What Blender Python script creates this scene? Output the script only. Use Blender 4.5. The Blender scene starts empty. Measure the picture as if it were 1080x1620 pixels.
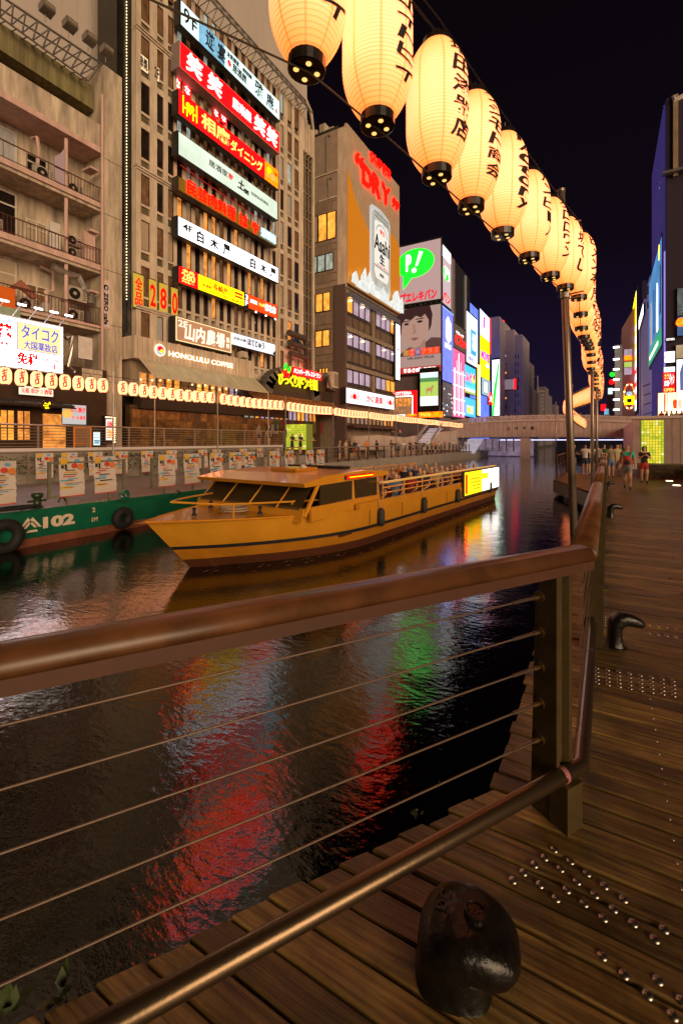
import bpy, bmesh, math, random
from mathutils import Vector, Matrix
RND = random.Random(11)
SC = bpy.context.scene
COL = SC.collection
# ------------------------------------------------------------------ camera, world, light, exposure
YAW = math.radians(30.3)
FPX, CXP, HZ, EYE = 720.0, 540.0, 697.0, 1.7      # focal length, centre column and horizon row in photo pixels
cam = bpy.data.cameras.new('camera'); camo = bpy.data.objects.new('camera', cam); COL.objects.link(camo)
cam.sensor_fit = 'HORIZONTAL'; cam.sensor_width = 36; cam.lens = 36 * FPX / 1080
cam.shift_y = -(810 - HZ) / 1080; cam.clip_start = .05; cam.clip_end = 2000
camo.location = (0, 0, EYE); camo.rotation_euler = (math.radians(90), 0, YAW)
SC.camera = camo
W = bpy.data.worlds.new('World'); SC.world = W; W.use_nodes = True
nt = W.node_tree; nt.nodes.clear()
_o = nt.nodes.new('ShaderNodeOutputWorld'); _b = nt.nodes.new('ShaderNodeBackground')
_tc = nt.nodes.new('ShaderNodeTexCoord'); _sx = nt.nodes.new('ShaderNodeSeparateXYZ'); _r = nt.nodes.new('ShaderNodeValToRGB')
nt.links.new(_tc.outputs['Generated'], _sx.inputs[0]); nt.links.new(_sx.outputs['Z'], _r.inputs[0])
nt.links.new(_r.outputs[0], _b.inputs[0]); nt.links.new(_b.outputs[0], _o.inputs[0]); _b.inputs[1].default_value = 1.0
e = _r.color_ramp.elements
e[0].position = 0.0; e[0].color = (.0115, .0070, .018, 1)
e[1].position = .75; e[1].color = (.0022, .0012, .0018, 1)
e2 = e.new(.16); e2.color = (.0062, .0034, .0135, 1)
e3 = e.new(.36); e3.color = (.0032, .0017, .0042, 1)
sun = bpy.data.lights.new('city_glow', 'SUN'); suno = bpy.data.objects.new('city_glow', sun); COL.objects.link(suno)
sun.energy = 3.2; sun.angle = math.radians(48); sun.color = (1, .72, .44)
suno.rotation_euler = Vector((-.84, .52, -.11)).to_track_quat('-Z', 'Y').to_euler()
SC.view_settings.view_transform = 'Standard'; SC.view_settings.look = 'None'
SC.view_settings.exposure = .5; SC.view_settings.gamma = 1
SC.cycles.use_denoising = True; SC.cycles.max_bounces = 6; SC.cycles.diffuse_bounces = 2
SC.cycles.glossy_bounces = 3; SC.cycles.caustics_reflective = False; SC.cycles.caustics_refractive = False
SC.cycles.sample_clamp_indirect = 4

# ------------------------------------------------------------------ pixel rays to points on world planes
AX, AY, RX, RY = -math.sin(YAW), math.cos(YAW), math.cos(YAW), math.sin(YAW)
def _d(px, py):
    u = (px - CXP) / FPX
    return AX + u * RX, AY + u * RY, (HZ - py) / FPX
def onX(px, py, X):
    a, b, c = _d(px, py); t = X / a; return Vector((X, b * t, EYE + c * t))
def onY(px, py, Y):
    a, b, c = _d(px, py); t = Y / b; return Vector((a * t, Y, EYE + c * t))
def onZ(px, py, Z):
    a, b, c = _d(px, py); t = (Z - EYE) / c; return Vector((a * t, b * t, Z))

# ------------------------------------------------------------------ materials
MATS = {}
EK = .66          # lamps and signs against the exposure
def M(name, col=(.5, .5, .5), rough=.6, metal=0, emit=None, es=1.0, noise=None, bump=None, stretch=(1, 1, 1), coat=0, rnd=0, spec=None, alpha=None):
    if name in MATS: return MATS[name]
    m = bpy.data.materials.new(name); m.use_nodes = True; t = m.node_tree; b = t.nodes['Principled BSDF']
    b.inputs['Base Color'].default_value = (*col, 1); b.inputs['Roughness'].default_value = rough
    b.inputs['Metallic'].default_value = metal; b.inputs['Coat Weight'].default_value = coat
    if spec is not None: b.inputs['Specular IOR Level'].default_value = spec
    if emit:
        b.inputs['Emission Color'].default_value = (*emit, 1); b.inputs['Emission Strength'].default_value = es * EK
    if noise or bump:
        tc = t.nodes.new('ShaderNodeTexCoord'); mp = t.nodes.new('ShaderNodeMapping')
        mp.inputs['Scale'].default_value = stretch; t.links.new(tc.outputs['Object'], mp.inputs[0])
        oi = t.nodes.new('ShaderNodeObjectInfo'); sc_ = t.nodes.new('ShaderNodeVectorMath'); sc_.operation = 'SCALE'
        sc_.inputs['Scale'].default_value = 37.0
        cb = t.nodes.new('ShaderNodeCombineXYZ'); t.links.new(oi.outputs['Random'], cb.inputs[0]); t.links.new(oi.outputs['Random'], cb.inputs[1])
        t.links.new(cb.outputs[0], sc_.inputs[0]); ad = t.nodes.new('ShaderNodeVectorMath')
        t.links.new(mp.outputs[0], ad.inputs[0]); t.links.new(sc_.outputs[0], ad.inputs[1]); vec = ad.outputs[0]
    if noise:
        n = t.nodes.new('ShaderNodeTexNoise'); n.inputs['Scale'].default_value = noise[0]; n.inputs['Detail'].default_value = 7
        n.inputs['Roughness'].default_value = .65
        t.links.new(vec, n.inputs[0]); r = t.nodes.new('ShaderNodeValToRGB'); t.links.new(n.outputs[0], r.inputs[0])
        a = noise[1]
        c = emit if (emit and len(noise) > 2) else col
        r.color_ramp.elements[0].position = .3; r.color_ramp.elements[1].position = .7
        r.color_ramp.elements[0].color = (*[x * (1 - a) for x in c], 1)
        r.color_ramp.elements[1].color = (*[x * (1 + a * .7) for x in c], 1)
        outc = r.outputs[0]
        if rnd:
            mm = t.nodes.new('ShaderNodeMath'); mm.operation = 'MULTIPLY_ADD'; mm.inputs[1].default_value = rnd; mm.inputs[2].default_value = 1 - rnd / 2
            t.links.new(oi.outputs['Random'], mm.inputs[0]); vs = t.nodes.new('ShaderNodeVectorMath'); vs.operation = 'SCALE'
            t.links.new(outc, vs.inputs[0]); t.links.new(mm.outputs[0], vs.inputs['Scale']); outc = vs.outputs[0]
        t.links.new(outc, b.inputs['Emission Color' if (emit and len(noise) > 2) else 'Base Color'])
    if bump:
        n2 = t.nodes.new('ShaderNodeTexNoise'); n2.inputs['Scale'].default_value = bump[0]; n2.inputs['Detail'].default_value = 6
        t.links.new(vec, n2.inputs[0]); bp = t.nodes.new('ShaderNodeBump'); bp.inputs['Strength'].default_value = bump[1]
        bp.inputs['Distance'].default_value = bump[2] if len(bump) > 2 else .02
        t.links.new(n2.outputs[0], bp.inputs['Height']); t.links.new(bp.outputs[0], b.inputs['Normal'])
    MATS[name] = m; return m
def E(name, col=None, s=1.0, noise=None, stretch=(1, 1, 1)):
    if name in MATS: return MATS[name]
    return M(name, tuple(min(.6, c * .4) for c in col), .35, emit=col, es=s, noise=(noise[0], noise[1], 1) if noise else None, stretch=stretch)

concrete = M('stained_concrete', (.50, .40, .30), .85, noise=(1.1, .55), stretch=(2.2, 2.2, .35), bump=(6, .3))
concrete_pink = M('pink_paint', (.58, .38, .33), .8, noise=(1.5, .25), stretch=(2, 2, .4))  # pinkish base colour of the paint itself, streaked by noise
concrete_green = M('mossy_concrete', (.20, .165, .075), .9, noise=(1.4, .5), stretch=(3, 3, .3), bump=(8, .3))
beige = M('beige_facade', (.58, .46, .35), .75, noise=(1.1, .32), stretch=(1.5, 1.5, .5), bump=(12, .15))
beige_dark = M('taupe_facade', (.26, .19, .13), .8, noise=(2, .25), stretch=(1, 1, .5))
spandrel_m = M('olive_spandrel', (.13, .10, .055), .35, noise=(3, .3))
grey_panel = M('grey_cladding', (.45, .38, .34), .8, noise=(.4, .12), stretch=(1, 1, .3))
dark = M('black_metal', (.012, .011, .010), .4, noise=(4, .4))
darkbrown = M('dark_brown_metal', (.045, .028, .018), .5, noise=(5, .3))
steel = M('galvanised_steel', (.33, .30, .27), .38, .8, noise=(12, .25))
chrome = M('polished_steel', (.17, .115, .07), .33, .9, bump=(60, .04), stretch=(1, 1, 1))
whitepaint = M('white_paint', (.62, .56, .52), .5, noise=(3, .12))
frame_w = M('white_window_frame', (.58, .52, .46), .5)
frame_d = M('maroon_window_frame', (.09, .022, .016), .45)
glass_dark = M('dark_glass', (.020, .015, .012), .08, noise=(2, .6))
glass_warm = E('warm_interior', (.70, .25, .045), 1.3, (2.2, .95))
glass_warm2 = E('orange_interior', (1, .38, .05), 1.35, (1.6, .7))
glass_dim = E('dim_brown_interior', (.16, .07, .025), .7, (2.5, .9))
glass_blind = M('beige_blind', (.30, .21, .12), .6, emit=(.20, .13, .07), es=.5, noise=(1.5, .3), stretch=(1, 1, 8))
glass_cool = E('cool_interior', (.45, .50, .42), .7, (2.5, .8))
glass_lav = E('lavender_office', (.50, .38, .50), .85, (1.5, .5), (1, 1, .5))
glass_grey = M('grey_curtain', (.30, .27, .23), .6, emit=(.13, .11, .09), es=.6, noise=(3, .4), stretch=(6, 6, .5))
bulb = E('bulb_glow', (1.0, .72, .36), 6)
bulb_w = E('white_bulb_glow', (1.0, .93, .82), 8)
black_ink = M('black_ink', (.010, .008, .007), .7)
red_ink = M('red_ink', (.45, .004, .003), .6, emit=(.8, .004, .002), es=.9)
s_white = E('sign_white', (.95, .95, .95), 2.8, (1.2, .06))
s_bright = E('sign_bright_white', (1, .97, 1.0), 4)
s_pale = E('sign_pale_green', (.60, .74, .62), 1.25, (.5, .22))
s_cyan = E('sign_pale_cyan', (.58, .80, .78), 1.6, (.7, .2))
s_blue = E('sign_sky_blue', (.22, .50, .72), .95, (1.2, .5))
s_red = E('sign_red', (.95, .0010, .0015), 8.5, (1, .1))
s_orange = E('sign_orange', (1.0, .12, .002), 4.5, (2.5, .65))
s_vermil = E('sign_vermilion', (.92, .022, .001), 4)
s_yellow = E('sign_yellow', (.98, .66, .002), 3)
s_wood = E('sign_lit_wood', (.50, .24, .12), .9, (3, .35), (1, .4, 8))
l_white = E('letter_white', (1, .93, .88), 2.2)
l_yellow = E('letter_yellow', (1, .84, .16), 1.4)
l_red = E('letter_red', (.85, .003, .003), 1.3)
l_blue = E('letter_blue', (.08, .12, .62), 1.0)
neon_red = E('neon_red', (1, .002, .0006), 7)
neon_cyan = E('neon_cyan', (.25, .75, 1), 4)
neon_green = E('neon_green', (.006, .80, .012), 3.5)
neon_magenta = E('neon_magenta', (.85, .006, .30), 3.5)
board_m = M('mustard_board', (.14, .075, .008), .5, emit=(.16, .08, .005), es=.8)

# ------------------------------------------------------------------ mesh builder and naming
ORG = {}
class MB:
    def __init__(s): s.v = []; s.f = []; s.mi = []; s.k = 0
    def box(s, x0, x1, y0, y1, z0, z1):
        n = len(s.v)
        s.v += [(x0, y0, z0), (x1, y0, z0), (x1, y1, z0), (x0, y1, z0), (x0, y0, z1), (x1, y0, z1), (x1, y1, z1), (x0, y1, z1)]
        s.f += [tuple(n + i for i in q) for q in ((3, 2, 1, 0), (4, 5, 6, 7), (0, 1, 5, 4), (1, 2, 6, 5), (2, 3, 7, 6), (3, 0, 4, 7))]
        s.mi += [s.k] * 6; return s
    def obox(s, c, ax, ay, az):       # centre and three half vectors
        n = len(s.v); c, ax, ay, az = map(Vector, (c, ax, ay, az))
        for k, i, j in ((-1, -1, -1), (-1, 1, -1), (-1, 1, 1), (-1, -1, 1), (1, -1, -1), (1, 1, -1), (1, 1, 1), (1, -1, 1)):
            s.v.append(tuple(c + ax * i + ay * j + az * k))
        s.f += [tuple(n + i for i in q) for q in ((3, 2, 1, 0), (4, 5, 6, 7), (0, 1, 5, 4), (1, 2, 6, 5), (2, 3, 7, 6), (3, 0, 4, 7))]
        s.mi += [s.k] * 6; return s
    def poly(s, pts):
        n = len(s.v); s.v += [tuple(p) for p in pts]; s.f.append(tuple(range(n, n + len(pts)))); s.mi.append(s.k); return s
    def slab(s, pts, off):             # polygon given thickness
        n = len(s.v); m = len(pts); off = Vector(off)
        s.v += [tuple(p) for p in pts] + [tuple(Vector(p) + off) for p in pts]
        s.f.append(tuple(range(n, n + m))); s.f.append(tuple(range(n + 2 * m - 1, n + m - 1, -1)))
        for i in range(m): j = (i + 1) % m; s.f.append((n + i, n + j, n + m + j, n + m + i))
        s.mi += [s.k] * (m + 2); return s
    def tube(s, pts, r, n=8, caps=True):
        pts = [Vector(p) for p in pts]; base = len(s.v); N = len(pts)
        rr = r if isinstance(r, (list, tuple)) else [r] * N
        for i, p in enumerate(pts):
            t = (pts[min(i + 1, N - 1)] - pts[max(i - 1, 0)]).normalized()
            up = Vector((0, 0, 1)) if abs(t.z) < .95 else Vector((1, 0, 0))
            a = t.cross(up).normalized(); b = a.cross(t)
            sc = 1
            if 0 < i < N - 1:
                c = (pts[i] - pts[i - 1]).normalized().dot(t); sc = 1 / max(c, .5)
            for k in range(n):
                an = 2 * math.pi * k / n; s.v.append(tuple(p + a * math.cos(an) * rr[i] * sc + b * math.sin(an) * rr[i]))
        for i in range(N - 1):
            for k in range(n):
                k2 = (k + 1) % n
                s.f.append((base + i * n + k, base + i * n + k2, base + (i + 1) * n + k2, base + (i + 1) * n + k)); s.mi.append(s.k)
        if caps:
            s.f.append(tuple(base + k for k in range(n - 1, -1, -1))); s.f.append(tuple(base + (N - 1) * n + k for k in range(n))); s.mi += [s.k] * 2
        return s
    def lathe(s, c, prof, n=16, cap=True):
        c = Vector(c); base = len(s.v)
        for r, z in prof:
            for k in range(n): an = 2 * math.pi * k / n; s.v.append((c.x + r * math.cos(an), c.y + r * math.sin(an), c.z + z))
        for i in range(len(prof) - 1):
            for k in range(n):
                k2 = (k + 1) % n; s.f.append((base + i * n + k, base + i * n + k2, base + (i + 1) * n + k2, base + (i + 1) * n + k)); s.mi.append(s.k)
        if cap:
            s.f.append(tuple(base + k for k in range(n - 1, -1, -1))); s.f.append(tuple(base + (len(prof) - 1) * n + k for k in range(n))); s.mi += [s.k] * 2
        return s
    def ico(s, c, r, sx=1, sy=1, sz=1, n=8):
        pr = [(math.sin(math.pi * i / (n - 1)) * r + .0001, -math.cos(math.pi * i / (n - 1)) * r * sz) for i in range(n)]
        b = len(s.v); s.lathe((0, 0, 0), pr, n + 2, False)
        for i in range(b, len(s.v)): x, y, z = s.v[i]; s.v[i] = (c[0] + x * sx, c[1] + y * sy, c[2] + z)
        return s
    def mesh(s, name, mats, org):
        me = bpy.data.meshes.new(name); ox, oy, oz = org
        me.from_pydata([(x - ox, y - oy, z - oz) for x, y, z in s.v], [], s.f)
        for m in (mats if isinstance(mats, (list, tuple)) else [mats]): me.materials.append(m)
        if any(s.mi): me.polygons.foreach_set('material_index', s.mi)
        return me
    def build(s, name, mats, parent=None, label=None, cat=None, group=None, kind=None, smooth=False):
        if parent is not None: org = ORG[parent.name]
        else:
            xs, ys, zs = zip(*s.v); org = Vector(((min(xs) + max(xs)) / 2, (min(ys) + max(ys)) / 2, min(zs)))
        me = s.mesh(name, mats, org)
        if smooth: me.polygons.foreach_set('use_smooth', [True] * len(me.polygons))
        o = bpy.data.objects.new(name, me); COL.objects.link(o)
        if parent is not None: o.parent = parent
        else: o.location = org
        ORG[o.name] = Vector(org); tag(o, label, cat, group, kind); return o
def tag(o, label=None, cat=None, group=None, kind=None):
    if label: o['label'] = label
    if cat: o['category'] = cat
    if group: o['group'] = group
    if kind: o['kind'] = kind
    return o
def thing(name, label, cat, loc=(0, 0, 0), group=None):
    o = bpy.data.objects.new(name, None); COL.objects.link(o); o.location = loc; o.empty_display_size = .2
    ORG[o.name] = Vector(loc); tag(o, label, cat, group); return o
def inst(name, me, parent, loc, rz=0, mats=None):
    o = bpy.data.objects.new(name, me); COL.objects.link(o); o.parent = parent
    o.location = Vector(loc) - (ORG[parent.name] if parent is not None else Vector((0, 0, 0))); o.rotation_euler.z = rz
    ORG[o.name] = Vector(loc)
    if mats:
        for i, m in enumerate(mats): o.material_slots[i].link = 'OBJECT'; o.material_slots[i].material = m
    return o
def copy_tree(o, parent=None):
    c = o.copy(); COL.objects.link(c)
    if parent is not None: c.parent = parent
    for ch in o.children: copy_tree(ch, c)
    return c
ORDS = 'first second third fourth fifth sixth seventh eighth ninth tenth eleventh twelfth thirteenth fourteenth fifteenth sixteenth seventeenth eighteenth nineteenth twentieth'.split()
TENS = {2: 'twenty', 3: 'thirty', 4: 'forty', 5: 'fifty', 6: 'sixty', 7: 'seventy', 8: 'eighty'}
def ordinal(n):
    if n <= 20: return ORDS[n - 1]
    t, u = divmod(n, 10)
    return (TENS[t][:-1] + 'ieth') if u == 0 else TENS[t] + '-' + ORDS[u - 1]

# ------------------------------------------------------------------ lettering
_TC = {}
def glyphs(body, bold=0.0, depth=.02, shear=0, res=3):
    key = (body, bold, depth, shear)
    if key in _TC: return _TC[key]
    c = bpy.data.curves.new('t', 'FONT'); c.body = body; c.extrude = depth / 2; c.offset = bold * .45; c.resolution_u = res; c.shear = shear
    c.space_line = .95
    o = bpy.data.objects.new('t', c); COL.objects.link(o); dg = bpy.context.evaluated_depsgraph_get()
    me = bpy.data.meshes.new_from_object(o.evaluated_get(dg))
    v = [tuple(p.co) for p in me.vertices]; f = [tuple(p.vertices) for p in me.polygons]
    bpy.data.objects.remove(o); bpy.data.curves.remove(c); bpy.data.meshes.remove(me)
    xs = [p[0] for p in v] or [0, 1]; ys = [p[1] for p in v] or [0, 1]
    x0, x1, y0, y1 = min(xs), max(xs), min(ys), max(ys)
    v = [((x - x0) / max(x1 - x0, 1e-5), (y - y0) / max(y1 - y0, 1e-5), z) for x, y, z in v]
    _TC[key] = (v, f); return _TC[key]
def text(body, o, right, up, w, h, mat, parent, bold=0.0, depth=.04, name='lettering', shear=0):
    """lettering filling the w x h rectangle whose lower left corner is o"""
    v, f = glyphs(body, bold, depth, shear); o, right, up = Vector(o), Vector(right), Vector(up); nrm = right.cross(up)
    b = MB(); b.v = [tuple(o + right * (x * w) + up * (y * h) + nrm * (z + depth / 2)) for x, y, z in v]; b.f = list(f); b.mi = [0] * len(f)
    return b.build(name, mat, parent)
FACES = {'+X': ((0, 1, 0), (1, 0, 0), 0), '-Y': ((1, 0, 0), (0, -1, 0), -math.pi / 2), '-X': ((0, -1, 0), (-1, 0, 0), math.pi)}

class Panel:
    """an upright rectangle on a named face, fitted to photo pixels, with lettering placed by fractions of it"""
    def __init__(s, face, plane, pl, ytl, ybl, pr, ytr=None, ybr=None):
        fn = onX if 'X' in face else onY
        a, b, c = fn(pl, ytl, plane), fn(pl, ybl, plane), fn(pr, ytr if ytr is not None else ytl, plane)
        s.face = face; s.right = Vector(FACES[face][0]); s.n = Vector(FACES[face][1]); s.up = Vector((0, 0, 1))
        s.z1, s.z0 = a.z, b.z
        if ytr is not None: s.z1 = (a.z + c.z) / 2
        if ybr is not None: s.z0 = (b.z + fn(pr, ybr, plane).z) / 2
        s.w = (c - a).dot(s.right); s.h = s.z1 - s.z0; s.o = Vector((a.x, a.y, s.z0))
    def p(s, u, v, d=0): return s.o + s.right * (u * s.w) + s.up * (v * s.h) + s.n * d
    def rect(s, mb, u0, v0, u1, v1, d0, d1):
        c = s.p((u0 + u1) / 2, (v0 + v1) / 2, (d0 + d1) / 2)
        return mb.obox(c, s.right * abs(u1 - u0) * s.w / 2, s.n * abs(d1 - d0) / 2, s.up * abs(v1 - v0) * s.h / 2)
    def part(s, name, mat, parent, u0, v0, u1, v1, d0, d1): return s.rect(MB(), u0, v0, u1, v1, d0, d1).build(name, mat, parent)
    def text(s, body, u0, v0, u1, v1, mat, parent, d=.03, bold=.0, depth=.03, shear=0):
        return text(body, s.p(u0, v0, d), s.right, s.up, (u1 - u0) * s.w, (v1 - v0) * s.h, mat, parent, bold, depth, shear=shear)
    def thing(s, name, label, cat, depth=.35, cab=None, frame=.012, group=None):
        t = thing(name, label, cat, s.p(.5, 0, -depth / 2), group)
        s.part('cabinet', cab or dark, t, 0 - frame, -frame * 3, 1 + frame, 1 + frame * 3, -depth, -.02)
        return t
    def disc(s, u, v, r, mat, parent, d=.03, name='emblem', th=.03, n=20, squash=1):
        c = s.p(u, v, d)
        pts = [c + s.right * math.cos(2 * math.pi * i / n) * r * squash + s.up * math.sin(2 * math.pi * i / n) * r for i in range(n)]
        return MB().slab(pts, s.n * th).build(name, mat, parent)
    def shape(s, uv, mat, parent, d=.03, name='emblem', th=.03):
        return MB().slab([s.p(u, v, d) for u, v in uv], s.n * th).build(name, mat, parent)

# windows: shared meshes, facing +X, centred on the origin
_WM = {}
def window_meshes(w, h, fr=.05, mullion=0, transom=0):
    k = (round(w, 2), round(h, 2), fr, mullion, transom)
    if k not in _WM:
        b = MB(); w2, h2 = w / 2, h / 2
        b.box(-.04, .04, -w2, -w2 + fr, -h2, h2); b.box(-.04, .04, w2 - fr, w2, -h2, h2)
        b.box(-.037, .037, -w2 + fr, w2 - fr, h2 - fr, h2); b.box(-.037, .037, -w2 + fr, w2 - fr, -h2, -h2 + fr)
        for i in range(mullion): y = -w2 + w * (i + 1) / (mullion + 1); b.box(-.03, .03, y - fr / 2, y + fr / 2, -h2 + fr, h2 - fr)
        if transom: z = -h2 + h * transom; b.box(-.027, .034, -w2 + fr, w2 - fr, z - fr / 2, z + fr / 2)
        f = b.mesh('window', frame_w, (0, 0, 0))
        p = MB().box(-.02, .005, -w2 + fr, w2 - fr, -h2 + fr, h2 - fr).mesh('pane', glass_dark, (0, 0, 0))
        _WM[k] = (f, p)
    return _WM[k]
def window(parent, face, c, w, h, pane, frame=None, fr=.05, mullion=0, transom=0, name='window'):
    fm, pm = window_meshes(w, h, fr, mullion, transom)
    o = inst(name, fm, parent, c, FACES[face][2], [frame or frame_w])
    q = bpy.data.objects.new('pane', pm); COL.objects.link(q); q.parent = o
    q.material_slots[0].link = 'OBJECT'; q.material_slots[0].material = pane
    return o
def pick(*wm):
    r = RND.random() * sum(w for w, _ in wm)
    for w, m in wm:
        r -= w
        if r <= 0: return m
    return wm[-1][1]

# ------------------------------------------------------------------ river, ground, banks
def water_mat():
    m = bpy.data.materials.new('canal_water'); m.use_nodes = True; t = m.node_tree; b = t.nodes['Principled BSDF']
    b.inputs['Base Color'].default_value = (.0035, .0035, .002, 1); b.inputs['Roughness'].default_value = .05
    b.inputs['IOR'].default_value = 1.56
    tc = t.nodes.new('ShaderNodeTexCoord')
    def nz(scale, st, rot, dist, strength, prev=None):
        mp = t.nodes.new('ShaderNodeMapping'); mp.inputs['Scale'].default_value = st; mp.inputs['Rotation'].default_value = (0, 0, rot)
        t.links.new(tc.outputs['Object'], mp.inputs[0]); n = t.nodes.new('ShaderNodeTexNoise')
        n.inputs['Scale'].default_value = scale; n.inputs['Detail'].default_value = 4; n.inputs['Roughness'].default_value = .55
        t.links.new(mp.outputs[0], n.inputs[0]); bp = t.nodes.new('ShaderNodeBump'); bp.inputs['Strength'].default_value = strength
        bp.inputs['Distance'].default_value = dist; t.links.new(n.outputs[0], bp.inputs['Height'])
        if prev: t.links.new(prev.outputs[0], bp.inputs['Normal'])
        return bp
    b1 = nz(1.2, (1, 1.6, 1), .5, .020, .5); b2 = nz(8.0, (1, 2.0, 1), .55, .0065, .55, b1)
    t.links.new(b2.outputs[0], b.inputs['Normal'])
    return m
WZ = -.7
MB().poly([(-19, -30, WZ), (7, -30, WZ), (7, 400, WZ), (-19, 400, WZ)]).build('canal_water', water_mat(), kind='structure')
asphalt = M('asphalt', (.05, .045, .04), .8, noise=(3, .3))
paving = M('pale_paving', (.30, .26, .22), .6, noise=(2, .25), bump=(20, .1))
g = MB(); g.box(-700, -19.01, -300, 900, -3, -.05); g.box(7.01, 700, -300, 900, -3, -.05); g.build('ground', asphalt, kind='structure')
# ------------------------------------------------------------------ near boardwalk
CX0, CY0 = -.10, 2.34                       # the handrail's corner
D3 = Vector((.523, .852, 0)).normalized(); N3 = Vector((D3.y, -D3.x, 0))   # along the near rail; towards the deck
def wood_mat(name, c):
    m = bpy.data.materials.new(name); m.use_nodes = True; t = m.node_tree; b = t.nodes['Principled BSDF']
    tc = t.nodes.new('ShaderNodeTexCoord'); oi = t.nodes.new('ShaderNodeObjectInfo')
    off = t.nodes.new('ShaderNodeCombineXYZ'); mu = t.nodes.new('ShaderNodeMath'); mu.operation = 'MULTIPLY'; mu.inputs[1].default_value = 90
    t.links.new(oi.outputs['Random'], mu.inputs[0]); t.links.new(mu.outputs[0], off.inputs[0]); t.links.new(mu.outputs[0], off.inputs[2])
    ad = t.nodes.new('ShaderNodeVectorMath'); t.links.new(tc.outputs['Object'], ad.inputs[0]); t.links.new(off.outputs[0], ad.inputs[1])
    def nz(st, sc, det=8, rough=.6):
        mp = t.nodes.new('ShaderNodeMapping'); mp.inputs['Scale'].default_value = st; t.links.new(ad.outputs[0], mp.inputs[0])
        n = t.nodes.new('ShaderNodeTexNoise'); n.inputs['Scale'].default_value = sc; n.inputs['Detail'].default_value = det
        n.inputs['Roughness'].default_value = rough; n.inputs['Distortion'].default_value = .6
        t.links.new(mp.outputs[0], n.inputs[0]); return n
    g1 = nz((1.2, 26, 10), 2.2); g2 = nz((1, 1, 1), 2.2, 5); g3 = nz((2, 70, 10), 3, 3)
    r = t.nodes.new('ShaderNodeValToRGB'); t.links.new(g1.outputs[0], r.inputs[0])
    r.color_ramp.elements[0].position = .36; r.color_ramp.elements[1].position = .66
    r.color_ramp.elements[0].color = (c[0] * .36, c[1] * .32, c[2] * .28, 1); r.color_ramp.elements[1].color = (c[0] * 1.3, c[1] * 1.25, c[2] * 1.15, 1)
    r2 = t.nodes.new('ShaderNodeValToRGB'); t.links.new(g2.outputs[0], r2.inputs[0]); r2.color_ramp.elements[0].position = .34; r2.color_ramp.elements[1].position = .62
    r2.color_ramp.elements[0].color = (.42, .40, .38, 1); r2.color_ramp.elements[1].color = (1.1, 1.1, 1.1, 1)
    mx = t.nodes.new('ShaderNodeVectorMath'); mx.operation = 'MULTIPLY'; t.links.new(r.outputs[0], mx.inputs[0]); t.links.new(r2.outputs[0], mx.inputs[1])
    ma = t.nodes.new('ShaderNodeMath'); ma.operation = 'MULTIPLY_ADD'; ma.inputs[1].default_value = .75; ma.inputs[2].default_value = .6; t.links.new(oi.outputs['Random'], ma.inputs[0])
    vs = t.nodes.new('ShaderNodeVectorMath'); vs.operation = 'SCALE'; t.links.new(mx.outputs[0], vs.inputs[0]); t.links.new(ma.outputs[0], vs.inputs['Scale'])
    t.links.new(vs.outputs[0], b.inputs['Base Color'])
    rr = t.nodes.new('ShaderNodeMapRange'); rr.inputs[3].default_value = .26; rr.inputs[4].default_value = .62; t.links.new(g2.outputs[0], rr.inputs[0]); t.links.new(rr.outputs[0], b.inputs['Roughness'])
    bp = t.nodes.new('ShaderNodeBump'); bp.inputs['Strength'].default_value = .45; bp.inputs['Distance'].default_value = .004
    sm = t.nodes.new('ShaderNodeMath'); sm.operation = 'ADD'; t.links.new(g1.outputs[0], sm.inputs[0]); t.links.new(g3.outputs[0], sm.inputs[1])
    t.links.new(sm.outputs[0], bp.inputs['Height']); t.links.new(bp.outputs[0], b.inputs['Normal']); b.inputs['Specular IOR Level'].default_value = .55
    return m
plank_m = wood_mat('weathered_deck_timber', (.23, .145, .045))
deck = MB()
deck.slab([(-.44, 2.1, -.08), (6.9, 2.1, -.08), (6.9, 34, -.08), (-.44, 34, -.08)], (0, 0, -.85))
deck.slab([(6.9, 2.09, -.08), (-.46, 2.09, -.08), (-.46 - 3.0, 2.09 - 3.0 * D3.y / D3.x, -.08), (6.9, 2.09 - 3.0 * D3.y / D3.x, -.08)], (0, 0, -.8))
deck = deck.build('boardwalk', darkbrown, kind='structure', label='long wooden boardwalk along the canal')
PITCH = .122
def edge_x(y):                                # canal edge of the deck
    e0 = Vector((CX0, CY0, 0)) - N3 * .304
    if y > 17: return max(-1.98, -.45 - (y - 17) * .32)
    return max(-.5, -9) if y >= 2.25 else e0.x + (y - e0.y) * D3.x / D3.y
def plank(mb, x0, x1, y0, y1, z1, cut0=None):
    c = .006
    xa, xb = (x0, x0) if cut0 is None else cut0
    n = len(mb.v); z0 = z1 - .045
    mb.v += [(xa, y0, z0), (x1, y0, z0), (x1, y1, z0), (xb, y1, z0), (xa, y0, z1 - c), (x1, y0, z1 - c), (x1, y1, z1 - c), (xb, y1, z1 - c),
             (xa + .004, y0 + c, z1), (x1 - .003, y0 + c, z1), (x1 - .003, y1 - c, z1), (xb + .004, y1 - c, z1)]
    mb.f += [tuple(n + i for i in q) for q in ((0, 1, 5, 4), (1, 2, 6, 5), (2, 3, 7, 6), (3, 0, 4, 7), (4, 5, 9, 8), (5, 6, 10, 9), (6, 7, 11, 10), (7, 4, 8, 11), (8, 9, 10, 11))]
    mb.mi += [0] * 9
y = -.75; npl = 0; far = MB()
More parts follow.
